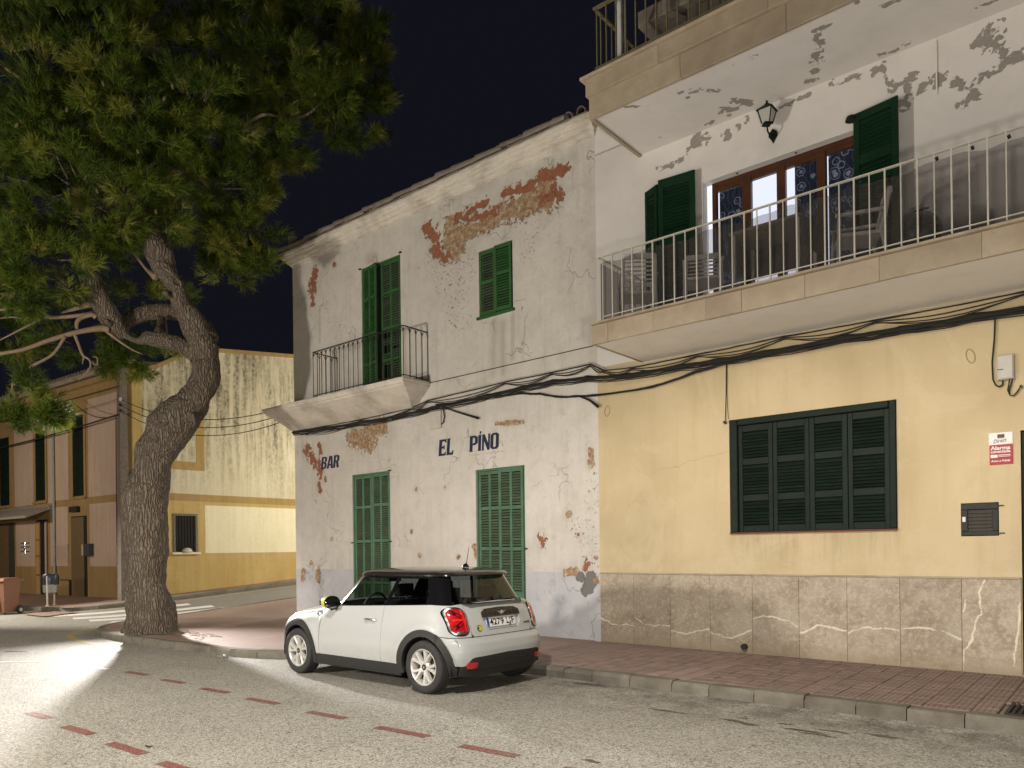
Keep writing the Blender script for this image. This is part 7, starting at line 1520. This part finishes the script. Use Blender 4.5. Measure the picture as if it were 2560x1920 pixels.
# door mirrors
for sgn in (-1, 1):
    base = Vector((1.56, sgn * .90, 1.005)); m = MB(); R_ = [(.0, -.105), (.055, -.095), (.082, -.06), (.092, -.01), (.092, .03)]; n = 20
    for r, h in R_:
        for k in range(n): t = 2 * PI * k / n; m.v.append((base.x + h, base.y + 1.22 * r * math.cos(t), base.z + .92 * r * math.sin(t)))
    for i in range(len(R_) - 1):
        for k in range(n): k2 = (k + 1) % n; m.f.append((i * n + k, i * n + k2, (i + 1) * n + k2, (i + 1) * n + k)); m.m.append(0)
    mir = put("door_mirror", m.mesh("door_mirror", YEL, smooth=True), car)
    m = MB(); R2 = [(.093, .028), (.097, .045), (.092, .062), (.078, .060), (.0, .056)]
    for r, h in R2:
        for k in range(n): t = 2 * PI * k / n; m.v.append((base.x + h, base.y + 1.22 * r * math.cos(t), base.z + .92 * r * math.sin(t)))
    for i in range(len(R2) - 1):
        for k in range(n): k2 = (k + 1) % n; m.f.append((i * n + k, i * n + k2, (i + 1) * n + k2, (i + 1) * n + k)); m.m.append(0 if i < 3 else 1)
    mg = plain('mirror_glass', (.35, .36, .36), .04, 1.0, var=0); put("mirror_housing", m.mesh("mirror_housing", [CB, mg], smooth=True), mir)
    m = MB(); m.tube([(1.58, sgn * .775, .945), (1.575, sgn * .83, .935), (1.57, sgn * .885, .935)], [.035, .03, .04], 10); put("mirror_foot", m.mesh("mirror_foot", CB, smooth=True), mir)
# wheels: tyre, five pairs of spokes, hub
def wheel():
    tyre = MB(); tyre.lathe([(.205, -.075), (.215, -.095), (.25, -.102), (.285, -.100), (.302, -.088), (.309, -.070), (.310, -.03), (.304, -.028), (.304, -.020), (.310, -.018), (.310, .018), (.304, .020), (.304, .028), (.310, .03), (.309, .07), (.302, .088), (.285, .100), (.25, .102), (.215, .095), (.205, .075)], 56, (0, 0, 0), 'Y', closed=True)
    w = bpy.data.objects.new("wheel", None); w.empty_display_size = .1; COL.objects.link(w); w.parent = car
    rim_ = MB(); rim_.lathe([(.206, -.080), (.214, -.094), (.208, -.098), (.198, -.090), (.190, -.070), (.178, .02), (.176, .075), (.206, .080)], 56, (0, 0, 0), 'Y')
    rim_.f = [f for f in rim_.f if len(f) == 4]; rim_.m = rim_.m[:len(rim_.f)]
    for k in range(5):
        for s in (-1, 1):
            a0 = PI / 2 + k * 2 * PI / 5 + s * .07; a1 = PI / 2 + k * 2 * PI / 5 + s * .275; am = PI / 2 + k * 2 * PI / 5 + s * .22
            P = [(.038, a0, -.072, .022), (.10, (a0 * .45 + am * .55), -.080, .0195), (.155, am, -.084, .019), (.200, a1, -.088, .022)]; vs = []
            for r, a, yy, hw_ in P:
                c, sn = math.cos(a), math.sin(a); tx, tz = -sn, c
                vs += [(r * c - tx * hw_, yy + .006, r * sn - tz * hw_), (r * c - tx * hw_ * .55, yy - .008, r * sn - tz * hw_ * .55), (r * c + tx * hw_ * .55, yy - .008, r * sn + tz * hw_ * .55), (r * c + tx * hw_, yy + .006, r * sn + tz * hw_), (r * c + tx * hw_, yy + .045, r * sn + tz * hw_), (r * c - tx * hw_, yy + .045, r * sn - tz * hw_)]
            fs = [(6 * i + j, 6 * i + (j + 1) % 6, 6 * i + 6 + (j + 1) % 6, 6 * i + 6 + j) for i in range(3) for j in range(6)]; rim_.add(vs, fs)
    rim_.lathe([(.072, -.03), (.070, -.066), (.058, -.078), (.036, -.080), (.034, -.072)], 30, (0, 0, 0), 'Y')
    for k in range(5): a = PI / 2 + PI / 5 + k * 2 * PI / 5; rim_.lathe([(.009, -.084), (.009, -.06)], 8, (.052 * math.cos(a), 0, .052 * math.sin(a)), 'Y')
    put("tyre", tyre.mesh("tyre", M['rubber'], smooth=True), w); put("rim", rim_.mesh("rim", ALLOY, smooth=True), w)
    hub = MB(); hub.lathe([(.033, -.071), (.032, -.083), (.022, -.085), (0, -.085)], 20, (0, 0, 0), 'Y'); put("hub_cap", hub.mesh("hub_cap", CB, smooth=True), w); hb = MB().lathe([(.014, -.0862), (.014, -.0855)], 16, (0, 0, 0), 'Y'); put("hub_badge", hb.mesh("hub_badge", plain('hub_gold', (.30, .24, .08), .4)), w)
    dk_ = MB(); dk_.lathe([(.07, -.01), (.145, -.01), (.145, .01), (.07, .01)], 30, (0, 0, 0), 'Y'); put("brake_disc", dk_.mesh("brake_disc", plain('disc_steel', (.16, .12, .09), .5, .6), smooth=True), w); bk = MB().lathe([(0, .06), (.185, .06), (.185, .07), (0, .07)], 30, (0, 0, 0), 'Y'); put("back_plate", bk.mesh("back_plate", INK), w)
    return w
w0 = wheel(); w0.location = (AR, -.755, HZ); w0.rotation_euler = (0, 0.35, 0)
for u, sgn, rot in ((AF, -1, 1.1), (AR, 1, .2), (AF, 1, .7)):
    c = w0.copy(); COL.objects.link(c); c.location = (u, sgn * .755, HZ); c.rotation_euler = (0, rot, 0 if sgn < 0 else PI)
    for ch in list(w0.children): cc = ch.copy(); COL.objects.link(cc); cc.parent = c
car.location = (-9.585, 6.78, 0.0)
